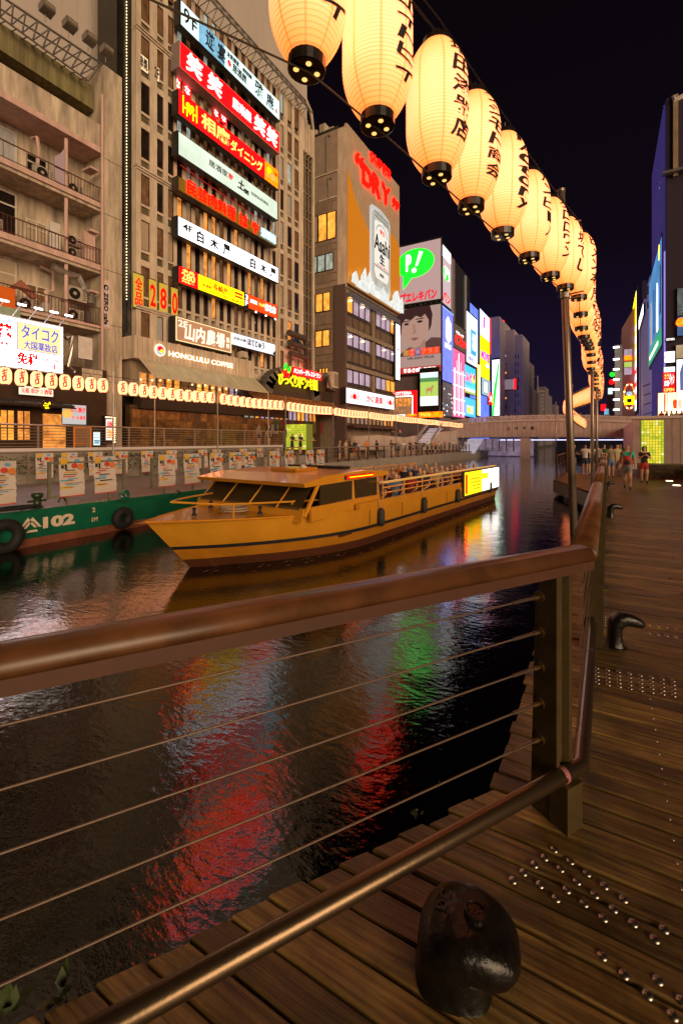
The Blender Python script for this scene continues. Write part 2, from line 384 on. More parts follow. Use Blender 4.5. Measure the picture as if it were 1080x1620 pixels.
while y < 27:
    y0, y1 = y + .005, y + PITCH - .005; lift = RND.uniform(-.003, .004)
    a, b_ = edge_x(y0) + RND.uniform(-.02, .02), None
    if y < 2.25: b_ = a + (y1 - y0) * D3.x / D3.y
    else: b_ = a
    j = .75 + 1.3 * ((int(y / PITCH) * 7) % 5) / 5 + RND.uniform(-.1, .1)
    if y < 14.6:
        mb = MB(); plank(mb, a, j - .004, y0, y1, lift, (a, b_)); mb.build('plank', plank_m, deck)
        mb = MB(); plank(mb, j + .004, 3.6, y0, y1, lift + RND.uniform(-.002, .002)); mb.build('plank', plank_m, deck); npl += 2
    else:
        plank(far, a, j, y0, y1, lift); plank(far, j + .006, 6.8, y0, y1, lift + .001)
    y += PITCH
far.build('far_planks', plank_m, deck, kind='stuff')
jut = MB().slab([(-.46, 17.0, -.08), (-.46, 27, -.08), (-1.98, 27, -.08), (-1.98, 21.8, -.08)], (0, 0, -.22))
jut = jut.build('dock_platform', darkbrown, kind='structure')
m_slat = M('dock_slat', (.06, .045, .028), .6, noise=(6, .4))
dk = MB(); 
for i in range(34): q_ = i / 34; x_, y_ = -.48 - 1.53 * q_, 16.97 + 4.8 * q_; dk.obox((x_ - .03, y_, -.28), (.02, -.006, 0), (-.02, .05, 0), (0, 0, .24))
for i in range(16): dk.box(-2.06, -2.02, 21.9 + i * .34, 21.98 + i * .34, -.55, -.05)
dk.build('dock_slats', m_slat, jut, kind='stuff')
# tactile studs
stud = MB(); stud.lathe((0, 0, 0), [(.0165, 0), (.0160, .002), (.012, .006), (.006, .0078), (.0005, .0085)], 12, False)
stud_me = stud.mesh('stud', M('stud_steel', (.40, .35, .32), .33, 1), (0, 0, 0)); stud_me.polygons.foreach_set('use_smooth', [True] * len(stud_me.polygons))
S1 = [(622, 370), (588, 399), (552, 424), (513, 452), (475, 480), (680, 412), (645, 439), (739, 455), (704, 484), (571, 496), (667, 514), (629, 545), (801, 500), (767, 531), (729, 562), (869, 547), (833, 582), (797, 614), (903, 633), (1013, 655), (980, 690), (793, 750), (870, 816), (991, 837), (954, 888), (1075, 910), (1044, 962)]
npts = [(600 + a / 2.25, 1180 + b / 2.25) for a, b in S1]
for i in range(8):
    for j_ in range(5): npts.append((944 + i * 17.2 + j_ * .3, 1057 + j_ * 5.9 + i * 2.9))
for i in range(4):
    for j_ in range(2): npts.append((1026 + i * 14, 989 + j_ * 13 + i * 2))
for i in range(2):
    for j_ in range(4): npts.append((948 + i * 8, 976 + j_ * 4.3))
for i in range(12): npts.append((963 + i * 3.6, 824 + i * .3))
seen = []
for a, b in npts:
    p = onZ(a, b, .003)
    if all((p - q).length > .02 for q in seen): seen.append(p); inst('stud', stud_me, deck, p)
scr = MB(); scr.lathe((0, 0, 0), [(.006, 0), (.005, .003), (.0005, .0035)], 8, False); scr_me = scr.mesh('screw_head', steel, (0, 0, 0))
for k in range(26):
    inst('screw_head', scr_me, deck, (.24, CY0 - 1.7 + k * PITCH + .03, .003)); 
# ------------------------------------------------------------------ handrail
rail_m = M('brown_handrail_paint', (.125, .050, .018), .36, noise=(5, .5), bump=(400, .06, .002))
rail_d = M('dark_brown_fascia', (.075, .026, .012), .5, noise=(5, .2))
post_m = M('olive_bronze_post', (.085, .058, .022), .42, .35, noise=(9, .3), bump=(60, .08))
cable_m = M('brown_wire_rope', (.13, .085, .06), .45, .4, bump=(160, .5, .004), stretch=(1, 1, 1))
def sweep(path, prof, name, mat, parent, smooth=False):
    b = MB(); n = len(prof); pts = [Vector(p) for p in path]
    for i, p in enumerate(pts):
        if i == 0: t = pts[1] - p; sc = 1
        elif i == len(pts) - 1: t = p - pts[i - 1]; sc = 1
        else:
            a, c = (p - pts[i - 1]).normalized(), (pts[i + 1] - p).normalized(); t = a + c; sc = 1 / max(.3, a.dot(t.normalized()))
        t = t.normalized(); s_ = Vector((t.y, -t.x, 0)).normalized()
        for x, z in prof: b.v.append(tuple(p + s_ * x * sc + Vector((0, 0, z))))
    for i in range(len(pts) - 1):
        for k in range(n):
            k2 = (k + 1) % n; b.f.append((i * n + k, (i + 1) * n + k, (i + 1) * n + k2, i * n + k2)); b.mi.append(0)
    b.f.append(tuple(range(n))); b.f.append(tuple((len(pts) - 1) * n + k for k in range(n - 1, -1, -1))); b.mi += [0, 0]
    return b.build(name, mat, parent, smooth=smooth)
corner = Vector((CX0, CY0, 0)); RAILX = CX0
rail = thing('boardwalk_railing', 'brown topped cable railing bending at the corner of the boardwalk', 'railing', (CX0, CY0, 0))
nearA = corner - D3 * 3.9; farB = Vector((CX0, 19.0, 0))
cap = [(-.058, 0), (-.062, .018), (-.055, .040), (-.035, .056), (0, .062), (.035, .056), (.055, .040), (.062, .018), (.058, 0)]
zc = 1.165
sweep([nearA + Vector((0, 0, zc)), corner + Vector((0, 0, zc))], cap, 'handrail', rail_m, rail, True)
sweep([corner + Vector((0, .001, zc)), corner + Vector((0, 3.7, zc))], cap, 'handrail', rail_m, rail, True)
for k in range(4):
    sweep([corner + Vector((0, 3.705 + 3.7 * k, zc)), corner + Vector((0, 3.695 + 3.7 * (k + 1), zc))], cap, 'handrail', rail_m, rail, True)
    for q in (-.11, .11):
        sweep([corner + Vector((0, 3.7 * (k + 1) + q - .012, zc - .004)), corner + Vector((0, 3.7 * (k + 1) + q + .012, zc - .004))], [(x * 1.06, z * 1.06) for x, z in cap], 'joint_band', rail_d, rail)
fas = [(-.048, -.044), (-.048, -.003), (.048, -.003), (.048, -.044)]
sweep([nearA + Vector((0, 0, zc)), corner + Vector((0, 0, zc)), farB + Vector((0, 0, zc))], fas, 'rail_fascia', rail_d, rail)
low = [nearA + N3 * .045 + Vector((0, 0, .225)), Vector((-.105, 2.33, .225)), Vector((-.085, 19, .225))]
MB().tube(low, .032, 20).build('lower_tube', chrome, rail, smooth=True)
MB().tube([low[1] - D3 * .14, low[1] - D3 * .115], .0335, 20).build('tube_band', M('pink_tape', (.35, .12, .13), .5), rail)
for q in (1.25, 3.4): MB().tube([low[1] + Vector((0, q, 0)), low[1] + Vector((0, q + .012, 0))], .0338, 20).build('tube_band', steel, rail)
ZC = (.985, .825, .665, .50, .335)
def flat_post(c, along, w=.14, th=.020, gap=.065, nm='post'):
    n = Vector((along.y, -along.x, 0)); b = MB()
    for sgn in (-1, 1):
        cc = c + along * 0 + n * 0
        pr = [(-w / 2, -.02), (w / 2, -.02), (w / 2, .95), (w / 2 - .02, 1.03), (w / 2 - .05, 1.11), (-w / 2 + .05, 1.11), (-w / 2 + .02, 1.03), (-w / 2, .95)]
        b.slab([cc + n * x + along * (sgn * gap / 2 - th / 2) + Vector((0, 0, z)) for x, z in pr], along * th)
    b.obox(c + Vector((0, 0, .55)), n * .028, along * (gap / 2 - th / 2 - .001), Vector((0, 0, .5)))
    b.obox(c + Vector((0, 0, .004)), n * .11, along * .075, Vector((0, 0, .008)))
    return b.build(nm, post_m, rail)
# corner post: broad plate facing the canal, cables end on it
cp = MB(); pv = Vector((0, 0, 1))
pc = corner - D3 * .16
for o_, th_ in ((0, .022), (.085, .020)):
    pr = [(-.150, 0), (-.012, 0), (-.012, 1.11), (-.075, 1.11), (-.100, 1.05), (-.120, .97), (-.125, .88)]
    cp.slab([pc + D3 * o_ + N3 * x + pv * z for x, z in pr], D3 * th_)
cp.obox(pc + D3 * .055 - N3 * .05 + pv * .55, D3 * .030, N3 * .014, pv * .548)
cp.build('post', post_m, rail)
cp = MB(); c2 = corner + Vector((-.10, -.06, 0))
cp.slab([c2 + Vector((-.055, 0, 0)), c2 + Vector((.05, 0, 0)), c2 + Vector((.05, 0, 1.11)), c2 + Vector((-.01, 0, 1.11)), c2 + Vector((-.045, 0, 1.03)), c2 + Vector((-.055, 0, .92))], (0, .022, 0))
cp.slab([c2 + Vector((-.055, .05, 0)), c2 + Vector((.05, .05, 0)), c2 + Vector((.05, .05, 1.11)), c2 + Vector((-.01, .05, 1.11)), c2 + Vector((-.045, .05, 1.03)), c2 + Vector((-.055, .05, .92))], (0, .022, 0))
cp.build('post', post_m, rail)
MB().obox(corner + Vector((-.06, -.10, .1)), D3 * .05, N3 * .045, pv * .1).build('post_foot', post_m, rail)
for k in range(8): flat_post(corner + Vector((0, 1.95 + 1.85 * k, 0)), Vector((0, 1, 0)), nm='post')
flat_post(corner - D3 * 2.75, D3)
fitp = pc - N3 * .098
for z in ZC:
    base = fitp + pv * z
    f = MB(); f.tube([base, base - D3 * .010], .027, 18); f.tube([base - D3 * .010, base - D3 * .045], .0105, 10); f.build('cable_fitting', M('bronze_fitting', (.34, .22, .09), .3, .9), rail)
    s0 = base - D3 * .045; end = base - D3 * 3.8
    e1 = s0 - D3 * .13
    MB().tube([s0, e1], .0075, 10).build('cable_sleeve', M('cable_sleeve_steel', (.30, .22, .16), .3, .9), rail)
    MB().tube([e1, end], .0036, 8).build('cable', cable_m, rail)
    MB().tube([corner + Vector((-.02, .08, z)), farB + Vector((-.02, 0, z))], .0042, 6).build('cable', cable_m, rail)
# ------------------------------------------------------------------ cast iron mooring cleats
iron = M('black_gloss_iron', (.008, .006, .005), .30, noise=(14, .7), spec=.4, bump=(26, .55, .012))
def cleat(p, h, rz, label, sc=1, big=False):
    b = MB(); n = 16; N = 13
    rings = []
    # shaft rises then head leans out towards +x
    spine = [(0, 0, 0, .135, .115), (0, 0, .012, .13, .11), (.0, 0, .05, .105, .095), (-.002, 0, .12, .095, .09), (.0, 0, .19, .100, .095), (.018, 0, .235, .118, .1), (.06, 0, .262, .115, .098), (.12, 0, .262, .098, .092), (.185, 0, .240, .080, .080), (.225, 0, .222, .062, .066), (.245, 0, .21, .035, .04), (.252, 0, .206, .004, .004)]
    if big: spine = [(.01, 0, 0, .20, .165), (.01, 0, .012, .195, .16), (.01, 0, .04, .185, .155), (.008, 0, .075, .18, .155), (.0, 0, .11, .18, .16), (.012, 0, .14, .165, .168), (.05, 0, .155, .140, .168), (.095, 0, .146, .130, .160), (.14, 0, .126, .122, .148), (.178, 0, .104, .10, .122), (.198, 0, .092, .056, .075), (.206, 0, .088, .004, .004)]
    N = len(spine)
    for i, (x, y_, z, r1, r2) in enumerate(spine):
        a = Vector(spine[max(i - 1, 0)][:3]); c = Vector(spine[min(i + 1, N - 1)][:3]); t = (c - a).normalized()
        s_ = Vector((0, 1, 0)); u = s_.cross(t).normalized()
        for k in range(n):
            an = 2 * math.pi * k / n; ce, se = math.cos(an), math.sin(an)
            q = lambda w: math.copysign(abs(w) ** (.66 if big else .8), w)
            b.v.append(tuple((Vector((x, y_, z)) + u * q(ce) * r1 * .62 + s_ * q(se) * r2 * .80) * sc))
    for i in range(N - 1):
        for k in range(n): k2 = (k + 1) % n; b.f.append((i * n + k, i * n + k2, (i + 1) * n + k2, (i + 1) * n + k)); b.mi.append(0)
    b.f.append(tuple((N - 1) * n + k for k in range(n))); b.mi.append(0)
    t = thing('mooring_cleat', label, 'mooring cleat', p); t.rotation_euler.z = rz
    if big: b.v = [(x, y_, z * .86) for x, y_, z in b.v]
    me = b.mesh('body', iron, (0, 0, 0)); me.polygons.foreach_set('use_smooth', [True] * len(me.polygons))
    o = bpy.data.objects.new('body', me); COL.objects.link(o); o.parent = t
    md = o.modifiers.new('s', 'SUBSURF'); md.levels = 1; md.render_levels = 1
    bp = MB(); bp.lathe((0, 0, 0), [(.10 * sc, -.0005), (.10 * sc, .006), (.08 * sc, .012)], 20, True)
    o2 = bpy.data.objects.new('base_plate', bp.mesh('base_plate', iron, (0, 0, 0))); COL.objects.link(o2); o2.parent = t
    if big:
        c = Vector((.062, -.012, .226)); dd = MB(); dd.lathe(tuple(c), [(.034, -.02), (.034, .006), (.030, .009), (.029, .004), (.001, .003)], 20, False)
        o3 = bpy.data.objects.new('top_disc', dd.mesh('top_disc', iron, (0, 0, 0))); COL.objects.link(o3); o3.parent = t
        o3.rotation_euler.y = .12; o3.location = (-.012, 0, -.012)
        ORG[t.name] = Vector((0, 0, 0))
        l = text('DC', (-.01, -.055, .218), (.25, .95, .02), (-.95, .25, -.16), .07, .035, iron, t, .03, .012, name='cast_letters')
        ORG[t.name] = Vector(p)
    return t
cleat(onZ(712, 1528, 0), .3, math.radians(14), 'large black iron mooring cleat in the foreground below the lower rail tube', 1.0, True)
cleat(onZ(972, 1022, 0), .27, math.radians(18), 'hooked black mooring cleat just beyond the corner post', .88)
cleat(onZ(965, 819, 0), .27, math.radians(18), 'small hooked black mooring cleat farther along the rail', 1.0)
cleat(onZ(961, 774, 0), .27, math.radians(18), 'most distant black mooring cleat beside the walking man', .9)
# weeds at the deck edge
def sprig(px, py, label, s):
    b = MB(); p = onZ(px, py, -.02); r = random.Random(px)
    for i in range(9):
        a = r.uniform(0, 6.28); l = r.uniform(.03, .07) * s; d = Vector((math.cos(a), math.sin(a), r.uniform(.5, 1.3))).normalized(); q = p + Vector((r.uniform(-.02, .02), r.uniform(-.02, .02), 0)); sd = d.cross(Vector((0, 0, 1))).normalized() * l * .28
        b.poly([q, q + d * l * .5 + sd, q + d * l, q + d * l * .5 - sd])
    b.build('weed', M('weed_green', (.05, .075, .015), .5), label=label, cat='weed')
sprig(98, 1578, 'small green weed sprouting at the deck edge, bottom left', 1.2); sprig(12, 1606, 'green weed at the very bottom left of the deck edge', 1.5); sprig(657, 1290, 'tiny weed on the plank ends behind the lower tube', .6)

# ------------------------------------------------------------------ big lantern string
def lantern_mat():
    m = bpy.data.materials.new('lit_paper'); m.use_nodes = True; t = m.node_tree; b = t.nodes['Principled BSDF']
    b.inputs['Base Color'].default_value = (.6, .45, .25, 1); b.inputs['Roughness'].default_value = .6
    tc = t.nodes.new('ShaderNodeTexCoord'); s = t.nodes.new('ShaderNodeSeparateXYZ'); t.links.new(tc.outputs['Object'], s.inputs[0])
    def math_(op, a, b_=None, c=None):
        n = t.nodes.new('ShaderNodeMath'); n.operation = op
        for i, x in enumerate((a, b_, c)):
            if x is None: continue
            if isinstance(x, (int, float)): n.inputs[i].default_value = x
            else: t.links.new(x, n.inputs[i])
        return n.outputs[0]
    z = s.outputs['Z']
    rib = math_('FRACT', math_('MULTIPLY', z, 38.0)); rib = math_('ABSOLUTE', math_('SUBTRACT', rib, .5)); rib = math_('SMOOTH_MIN', math_('MULTIPLY', math_('SUBTRACT', .5, rib), 6.0), 1.0, .3)   # thin dark line
    ang = math_('ARCTAN2', s.outputs['Y'], s.outputs['X']); sg = math_('ABSOLUTE', math_('SUBTRACT', math_('FRACT', math_('ADD', math_('MULTIPLY', ang, 8 / (2 * math.pi)), .3)), .5))
    seam = math_('MINIMUM', math_('MULTIPLY', math_('SUBTRACT', .5, sg), 14.0), 1.0)
    k = math_('MULTIPLY', math_('ADD', math_('MULTIPLY', rib, .42), .58), math_('ADD', math_('MULTIPLY', seam, .45), .55))
    nz = t.nodes.new('ShaderNodeTexNoise'); nz.inputs['Scale'].default_value = 3; t.links.new(tc.outputs['Object'], nz.inputs[0])
    # the bulb hangs in the middle: paper is brightest there
    zz = math_('SUBTRACT', 1.06, math_('MULTIPLY', math_('POWER', math_('ABSOLUTE', z), 2.0), 1.9))
    k = math_('MULTIPLY', k, math_('MULTIPLY', zz, math_('ADD', math_('MULTIPLY', nz.outputs[0], .25), .88)))
    r = t.nodes.new('ShaderNodeValToRGB'); t.links.new(k, r.inputs[0]); el = r.color_ramp.elements
    el[0].position = .25; el[0].color = (.26, .038, .003, 1); el[1].position = 1.0; el[1].color = (1.0, .208, .088, 1)
    q = el.new(.62); q.color = (.56, .118, .020, 1); q = el.new(.82); q.color = (.80, .162, .050, 1)
    t.links.new(r.outputs[0], b.inputs['Emission Color']); b.inputs['Emission Strength'].default_value = 2.5
    return m
paper = lantern_mat()
cap_m = M('black_lantern_cap', (.012, .010, .008), .25)
LH = 1.02; LR = .255
def lr(z):            # radius at height z (centre origin, +-LH/2)
    q = abs(z) / (LH / 2)
    return LR * (1 - .50 * max(0, (q - .30) / .70) ** 2.3)
def lantern_body(ribs, n):
    b = MB(); N = ribs * 2
    pr = []
    for i in range(N + 1):
        z = -LH / 2 + LH * i / N; pr.append((lr(z) * (1.0 if i % 2 else .988), z))
    b.lathe((0, 0, 0), pr, n, True); me = b.mesh('paper_shade', paper, (0, 0, 0)); me.polygons.foreach_set('use_smooth', [True] * len(me.polygons)); return me
body_hi, body_lo = lantern_body(38, 28), lantern_body(9, 14)
cp = MB(); cp.lathe((0, 0, -LH / 2 - .075), [(.118, 0), (.125, .004), (.125, .085), (.118, .09)], 20); cap_b = cp.mesh('bottom_cap', cap_m, (0, 0, 0))
cp = MB(); cp.lathe((0, 0, LH / 2 - .01), [(.13, 0), (.135, .01), (.12, .06), (.05, .075), (.02, .12), (.02, .16)], 16); cap_t = cp.mesh('top_cap', cap_m, (0, 0, 0))
hl = MB()
for a in range(4): hl.lathe((math.cos(a * math.pi / 2 + .8) * .07, math.sin(a * math.pi / 2 + .8) * .07, -LH / 2 - .079), [(.019, 0), (.019, .003)], 10)
holes = hl.mesh('vent_hole', E('vent_glow', (1, .55, .15), 1.6), (0, 0, 0))
def dense(v, f):
    bm = bmesh.new(); vs = [bm.verts.new((x, y, 0)) for x, y, z in v]
    for q in f:
        if sum(v[i][2] for i in q) > 0:
            try: bm.faces.new([vs[i] for i in q])
            except ValueError: pass
    for _ in range(3):
        ed = [e_ for e_ in bm.edges if abs(e_.verts[0].co.x - e_.verts[1].co.x) > .16]
        if not ed: break
        bmesh.ops.subdivide_edges(bm, edges=ed, cuts=1); bmesh.ops.triangulate(bm, faces=bm.faces[:])
    bm.verts.index_update(); rv = [tuple(x.co) for x in bm.verts if x.link_faces]; ix = {x.index: i for i, x in enumerate([x for x in bm.verts if x.link_faces])}
    rf = [tuple(ix[x.index] for x in q.verts) for q in bm.faces]; bm.free(); return rv, rf
def wrap_text(s, h0, h1, w, ang0, name):
    """characters stacked down the paper and wrapped round it"""
    b = MB(); n = len(s); ch = (h0 - h1) / n
    for i, c in enumerate(s):
        v, f = dense(*glyphs(c, .055, .001, .12)); base = len(b.v)
        thin = c in 'ーノI1|'
        cw, cz = w * (.45 if thin else 1), ch * .86
        for x, y_, z_ in v:
            z = h0 - ch * i - ch * .07 - cz * (1 - y_); a = ang0 + ((x - .5) * cw) / LR
            r = lr(z) + .0045; b.v.append((r * math.cos(a), r * math.sin(a), z))
        b.f += [tuple(base + k for k in q) for q in f]; b.mi += [0] * len(f)
    return b.mesh(name, black_ink, (0, 0, 0))
names_ = ['ユニオンデイ', 'クリエイトピイ', '増田漆器店', 'フジモト商会', 'FActory', 'バンビーノ', 'クロロワン', '下坂てし', 'ビメン本', '大市屋', 'たこ平', '中村商店', 'みなと', '浜田屋', '道頓堀']
# positions along the string
key = [(-1.95, .55, 4.72), (-1.86, 1.55, 4.70), (-1.68, 2.52, 4.66), (-1.47, 3.02, 4.60), (-1.23, 3.68, 4.50), (-1.12, 4.46, 4.52), (-1.0, 5.28, 4.52), (-.85, 6.15, 4.50), (-.70, 7.0, 4.52), (-.55, 7.85, 4.58)]
pts = []
def catmull(K, step):
    out = []; 
    for i in range(len(K) - 1):
        a, b = Vector(K[i]), Vector(K[i + 1]); L = (b - a).length; n = max(1, round(L / step))
        for j in range(n): out.append(a.lerp(b, j / n))
    out.append(Vector(K[-1])); return out
run = \
      [Vector((-1.695, 2.47, 4.72)), Vector((-1.44, 2.98, 4.56)), Vector((-1.23, 3.68, 4.47)), Vector((-1.13, 4.46, 4.52)), Vector((-1.00, 5.28, 4.56)), Vector((-.86, 6.15, 4.55)), Vector((-.71, 7.0, 4.56)), Vector((-.57, 7.85, 4.62))]
yy = 8.75; 
while yy < 29.5:
    run.append(Vector((-.44 + .03 * math.sin(yy), yy, 4.62 + .10 * math.cos((yy - 8) * 1.05)))); yy += .86
run += catmull([(-.50, 30.2, 4.7), (-.85, 34, 4.75), (-2.1, 39.5, 4.8), (-3.0, 43, 4.7)], .80)
run += catmull([(-3.1, 43.9, 4.5), (-2.9, 52, 4.1), (-2.4, 60.5, 3.7)], .95)
strip = 'large glowing paper lanterns along the boardwalk'
for i, p in enumerate(run):
    i += 2; near = i < 13
    nm = names_[i - 2] if 2 <= i < 2 + len(names_) else None
    if i < 9:
        lab = 'big glowing lantern painted ' + ['with a black stroke, nearest and cut by the top', 'in tall black katakana, second from the camera', 'with five kanji ending in shop, third from the camera', 'with black characters, fourth from the camera', 'with the vertical word FActory', 'in slanting katakana, just after the FActory one', 'with angular katakana, last before the near pole'][i - 2]
    else: lab = f'glowing paper lantern, {ordinal(i - 1)} along the string from the camera'
    t = thing('paper_lantern', lab, 'lantern', p, strip)
    t.rotation_euler = (RND.uniform(-.03, .03), RND.uniform(-.03, .03), 0)
    if 2 < i < 5: t.rotation_euler = (0, 0, 0)
    inst('paper_shade', body_hi if near else body_lo, t, p)
    inst('bottom_cap', cap_b, t, p); inst('top_cap', cap_t, t, p)
    if near: inst('vent_hole', holes, t, p)
    if True:
        s = nm or ''.join(RND.choice('大阪川新中村山本田上木屋店亭一二丸玉きたみなとハマヤト') for _ in range(RND.randint(3, 5)))
        key_ = s
        me = wrap_text(s, LH * .45, -LH * .36, .25, math.radians(-6 if i < 4 else -16), 'painted_name'); inst('painted_name', me, t, p)
        if near or i < 20: inst('painted_name', me, t, p, math.pi)
wire = thing('lantern_wire', 'thin dark wires carrying the big lantern string', 'wire', run[0] + Vector((0, 0, .6)))
MB().tube([r + Vector((0, 0, LH / 2 + .13)) for r in [run[0] + Vector((-1.6, -3.5, .5))] + run], .012, 5).build('upper_wire', dark, wire)
MB().tube([r + Vector((.04, 0, LH / 2 + .20)) for r in [run[0] + Vector((-1.6, -3.5, .5))] + run], .008, 5).build('upper_wire', dark, wire)
MB().tube([run[0] + Vector((-2.6, -4.2, -.4))] + [r + Vector((0, 0, -LH / 2 - .085)) for r in run], .007, 5).build('lower_wire', M('dark_wire', (.05, .035, .02), .5), wire)
# poles of the string
pole_m = M('galvanised_pole', (.30, .24, .19), .38, .7, noise=(8, .3), stretch=(1, 1, .3))
def pole(x, y, z0, z1, label, r=.055, lean=0):
    t = thing('lantern_pole', label, 'pole', (x, y, z0), 'poles carrying the lantern string')
    top = Vector((x + lean, y, z1)); MB().tube([(x, y, z0), top], r, 14).build('shaft', pole_m, t, smooth=True)
    MB().lathe(tuple(top), [(r * 1.1, -.02), (r * 1.1, .02), (.01, .04)], 14).build('pole_top', pole_m, t)
    for z in (z1 - .55, z1 - 1.65):
        c = Vector((x + lean * (z - z0) / (z1 - z0), y, z)); b = MB(); b.tube([c + Vector((-.1, 0, 0)), c + Vector((.26, 0, .03))], .012, 6); b.tube([c + Vector((-.02, .06, -.05)), c + Vector((.22, .06, -.03))], .010, 6); b.lathe(tuple(c), [(r * 1.25, -.04), (r * 1.25, .04)], 12); b.build('bracket', steel, t)
pole(-.41, 7.9, -.9, 5.62, 'tall steel pole at the near handrail carrying the lanterns', .056, -.22)
pole(-.42, 16.6, -.9, 5.6, 'second steel lantern pole rising behind the handrail', .055, .0)
pole(-.40, 22.5, -.9, 5.3, 'third steel lantern pole beside the dock platform', .055, .0)
pole(-2.5, 36, -.9, 5.6, 'thin leaning lantern pole standing left of the dock platform', .055, .35)
pole(-4.1, 46, -.9, 5.2, 'far thin lantern pole near the bridge', .05, 0)
# ================================================================== LEFT BANK
# ------------------------------------------------------------------ old concrete building with balconies
XF, XB = -22.0, -23.6
bal = thing('balcony_building', 'old stained concrete apartment building with air conditioners on its balconies', 'building', (-24, 8, 0))
def zat(py, px, X=XF): return onX(px, py, X).z
Yp0, Yp1 = 13.75, 14.75
MB().box(-24, -21.9, Yp0, Yp1, 0, zat(103, 163)).build('corner_pillar', concrete, bal)
for py in (257, 343, 430, 515, 605): 
    z = zat(py, 175); MB().box(-22.3, -21.893, Yp0 - .004, Yp1 + .004, z - .012, z + .012).build('wall_joint', darkbrown, bal)
Ya = 1.0; PX = 152
MB().box(-26, XB, Ya, Yp0, 0, 18.4).build('rear_wall', concrete, bal)
zpt, zpb = zat(192.6, PX), zat(229.6, PX)
MB().box(-22.25, XF, Ya, Yp0 - .005, zpb, zpt).build('parapet', concrete, bal)
MB().box(XB, XF + .05, Ya, Yp0 - .005, zpb - .28, zpb - .004).build('balcony_slab', concrete_pink, bal)
zr0, zr1 = zat(168, 140, -22.6), zat(131, 140, -22.6)
MB().box(-23.5, -22.6, Ya, Yp0 - .1, zr0, zr1).build('roof_beam', concrete_green, bal)
MB().box(-26, XB + .3, Ya, Yp0 - .1, 18.41, 18.6).build('roof_slab', concrete_green, bal)
floors = []
for (rt, st, sb) in ((292, 318, 328.5), (391, 417, 428.5), (485, 514, 521)):
    floors.append((zat(rt, PX), zat(st, PX), zat(sb, PX)))
for fi, (zr, zs, zb) in enumerate(floors):
    MB().box(XB, XF + .02, Ya, Yp0 - .005, zb + .1, zs).build('balcony_slab', concrete_pink, bal)
    MB().box(XB, XF - .08, Ya, Yp0 - .008, zb - .05, zb + .095).build('slab_edge', concrete, bal)
    r = MB(); r.box(XF - .09, XF - .05, Ya, Yp0 - .01, zr - .04, zr); r.box(XF - .08, XF - .06, Ya, Yp0 - .01, zs + .08, zs + .11)
    r.build('balcony_handrail', frame_d, bal)
    y = Ya + .3; bars = MB()
    while y < Yp0: bars.box(XF - .08, XF - .062, y, y + .018, zs + .002, zr - .042); y += .15 if (fi != 0 or y > 11.3) else .9
    bars.build('balusters', frame_d, bal, kind='stuff')
    # ceiling-height windows on the rear wall
    zt = (floors[fi - 1][2] if fi else zpb - .28) - .25
    hw = zt - zs - .35
    for k in range(7):
        yc = 4.1 + k * 1.18
        if yc > 12.9: break
        pane = [[glass_cool, glass_cool, glass_grey, glass_dim, glass_cool, glass_grey, glass_dark], [glass_dark, glass_warm2, glass_blind, glass_dim, glass_dim, glass_dark, glass_blind], [glass_dark, glass_dim, glass_cool, glass_blind, glass_blind, glass_blind, glass_dim]][fi][k]
        if k >= 6: window(bal, '+X', (XB + .04, yc + .25, zs + 1.15), .95, 1.0, pane, frame_w, .06, 1, .62)
        else: window(bal, '+X', (XB + .04, yc, zt - 1.02), 1.16, 2.0, pane, frame_w, .07, 0, .70)
    MB().tube([(XF - .25, 12.1, zs), (XF - .25, 12.1, zt + .2)], .085, 10).build('drain_pipe', concrete_pink, bal)
MB().tube([(-21.82, Yp0 - .12, 3), (-21.82, Yp0 - .12, zat(150, 157))], .07, 8).build('downpipe', concrete_pink, bal)
for z in (13.7, 10.6, 7.6): MB().obox((-22.3, 13.3, z + 1.5), (.35, 0, 0), (0, .22, 0), (0, 0, .05)).build('lamp_bracket', concrete_pink, bal)
# interior lamps on the ceilings under the slabs seen as glowing strips
for (yy_, zz_) in ((4.6, 16.0), (6.6, 15.9)): pass
def aircon(X, Y, Z, label, s=1.0, rz=0):
    t = thing('air_conditioner', label, 'air conditioner', (X, Y, Z), 'air conditioner units on the balconies')
    w, h, d = .82 * s, .62 * s, .3 * s
    cas = M('aged_white_casing', (.40, .33, .27), .6, noise=(4, .3))
    MB().box(X - d / 2, X + d / 2, Y - w / 2, Y + w / 2, Z + .04, Z + h).build('casing', cas, t)
    b = MB(); c = Vector((X + d / 2 + .004, Y - w * .14, Z + h / 2 + .02)); n = 20
    b.slab([c + Vector((0, math.cos(a * 2 * math.pi / n) * h * .38, math.sin(a * 2 * math.pi / n) * h * .38)) for a in range(n)], (.012, 0, 0)); b.build('fan_grille', dark, t)
    b = MB(); b.slab([c + Vector((.014, math.cos(a * math.pi / 6) * h * .12, math.sin(a * math.pi / 6) * h * .12)) for a in range(12)], (.02, 0, 0)); b.build('fan_hub', cas, t)
    for q in (-.36, .36): MB().box(X - d / 2, X + d / 2, Y + q * w - .03, Y + q * w + .03, Z, Z + .039).build('foot', dark, t)
    for k in range(5): MB().box(X + d / 2, X + d / 2 + .008, Y + w * .28, Y + w * .46, Z + h * (.2 + .15 * k), Z + h * (.25 + .15 * k)).build('louvre', dark, t)
z1, z2, z3 = floors[0][1], floors[1][1], floors[2][1]
aircon(-22.5, 11.2, z1 + .02, 'air conditioner on the top balcony beside the hanging sheet'); aircon(-22.5, 12.6, z1 + .02, 'air conditioner at the pillar end of the top balcony', .9)
aircon(-22.5, 9.1, z2 + .02, 'air conditioner at the left end of the middle balcony'); aircon(-22.5, 12.55, z2 + .02, 'lower of two stacked air conditioners on the middle balcony', .85); aircon(-22.5, 12.55, z2 + .62, 'upper of two stacked air conditioners on the middle balcony', .85)
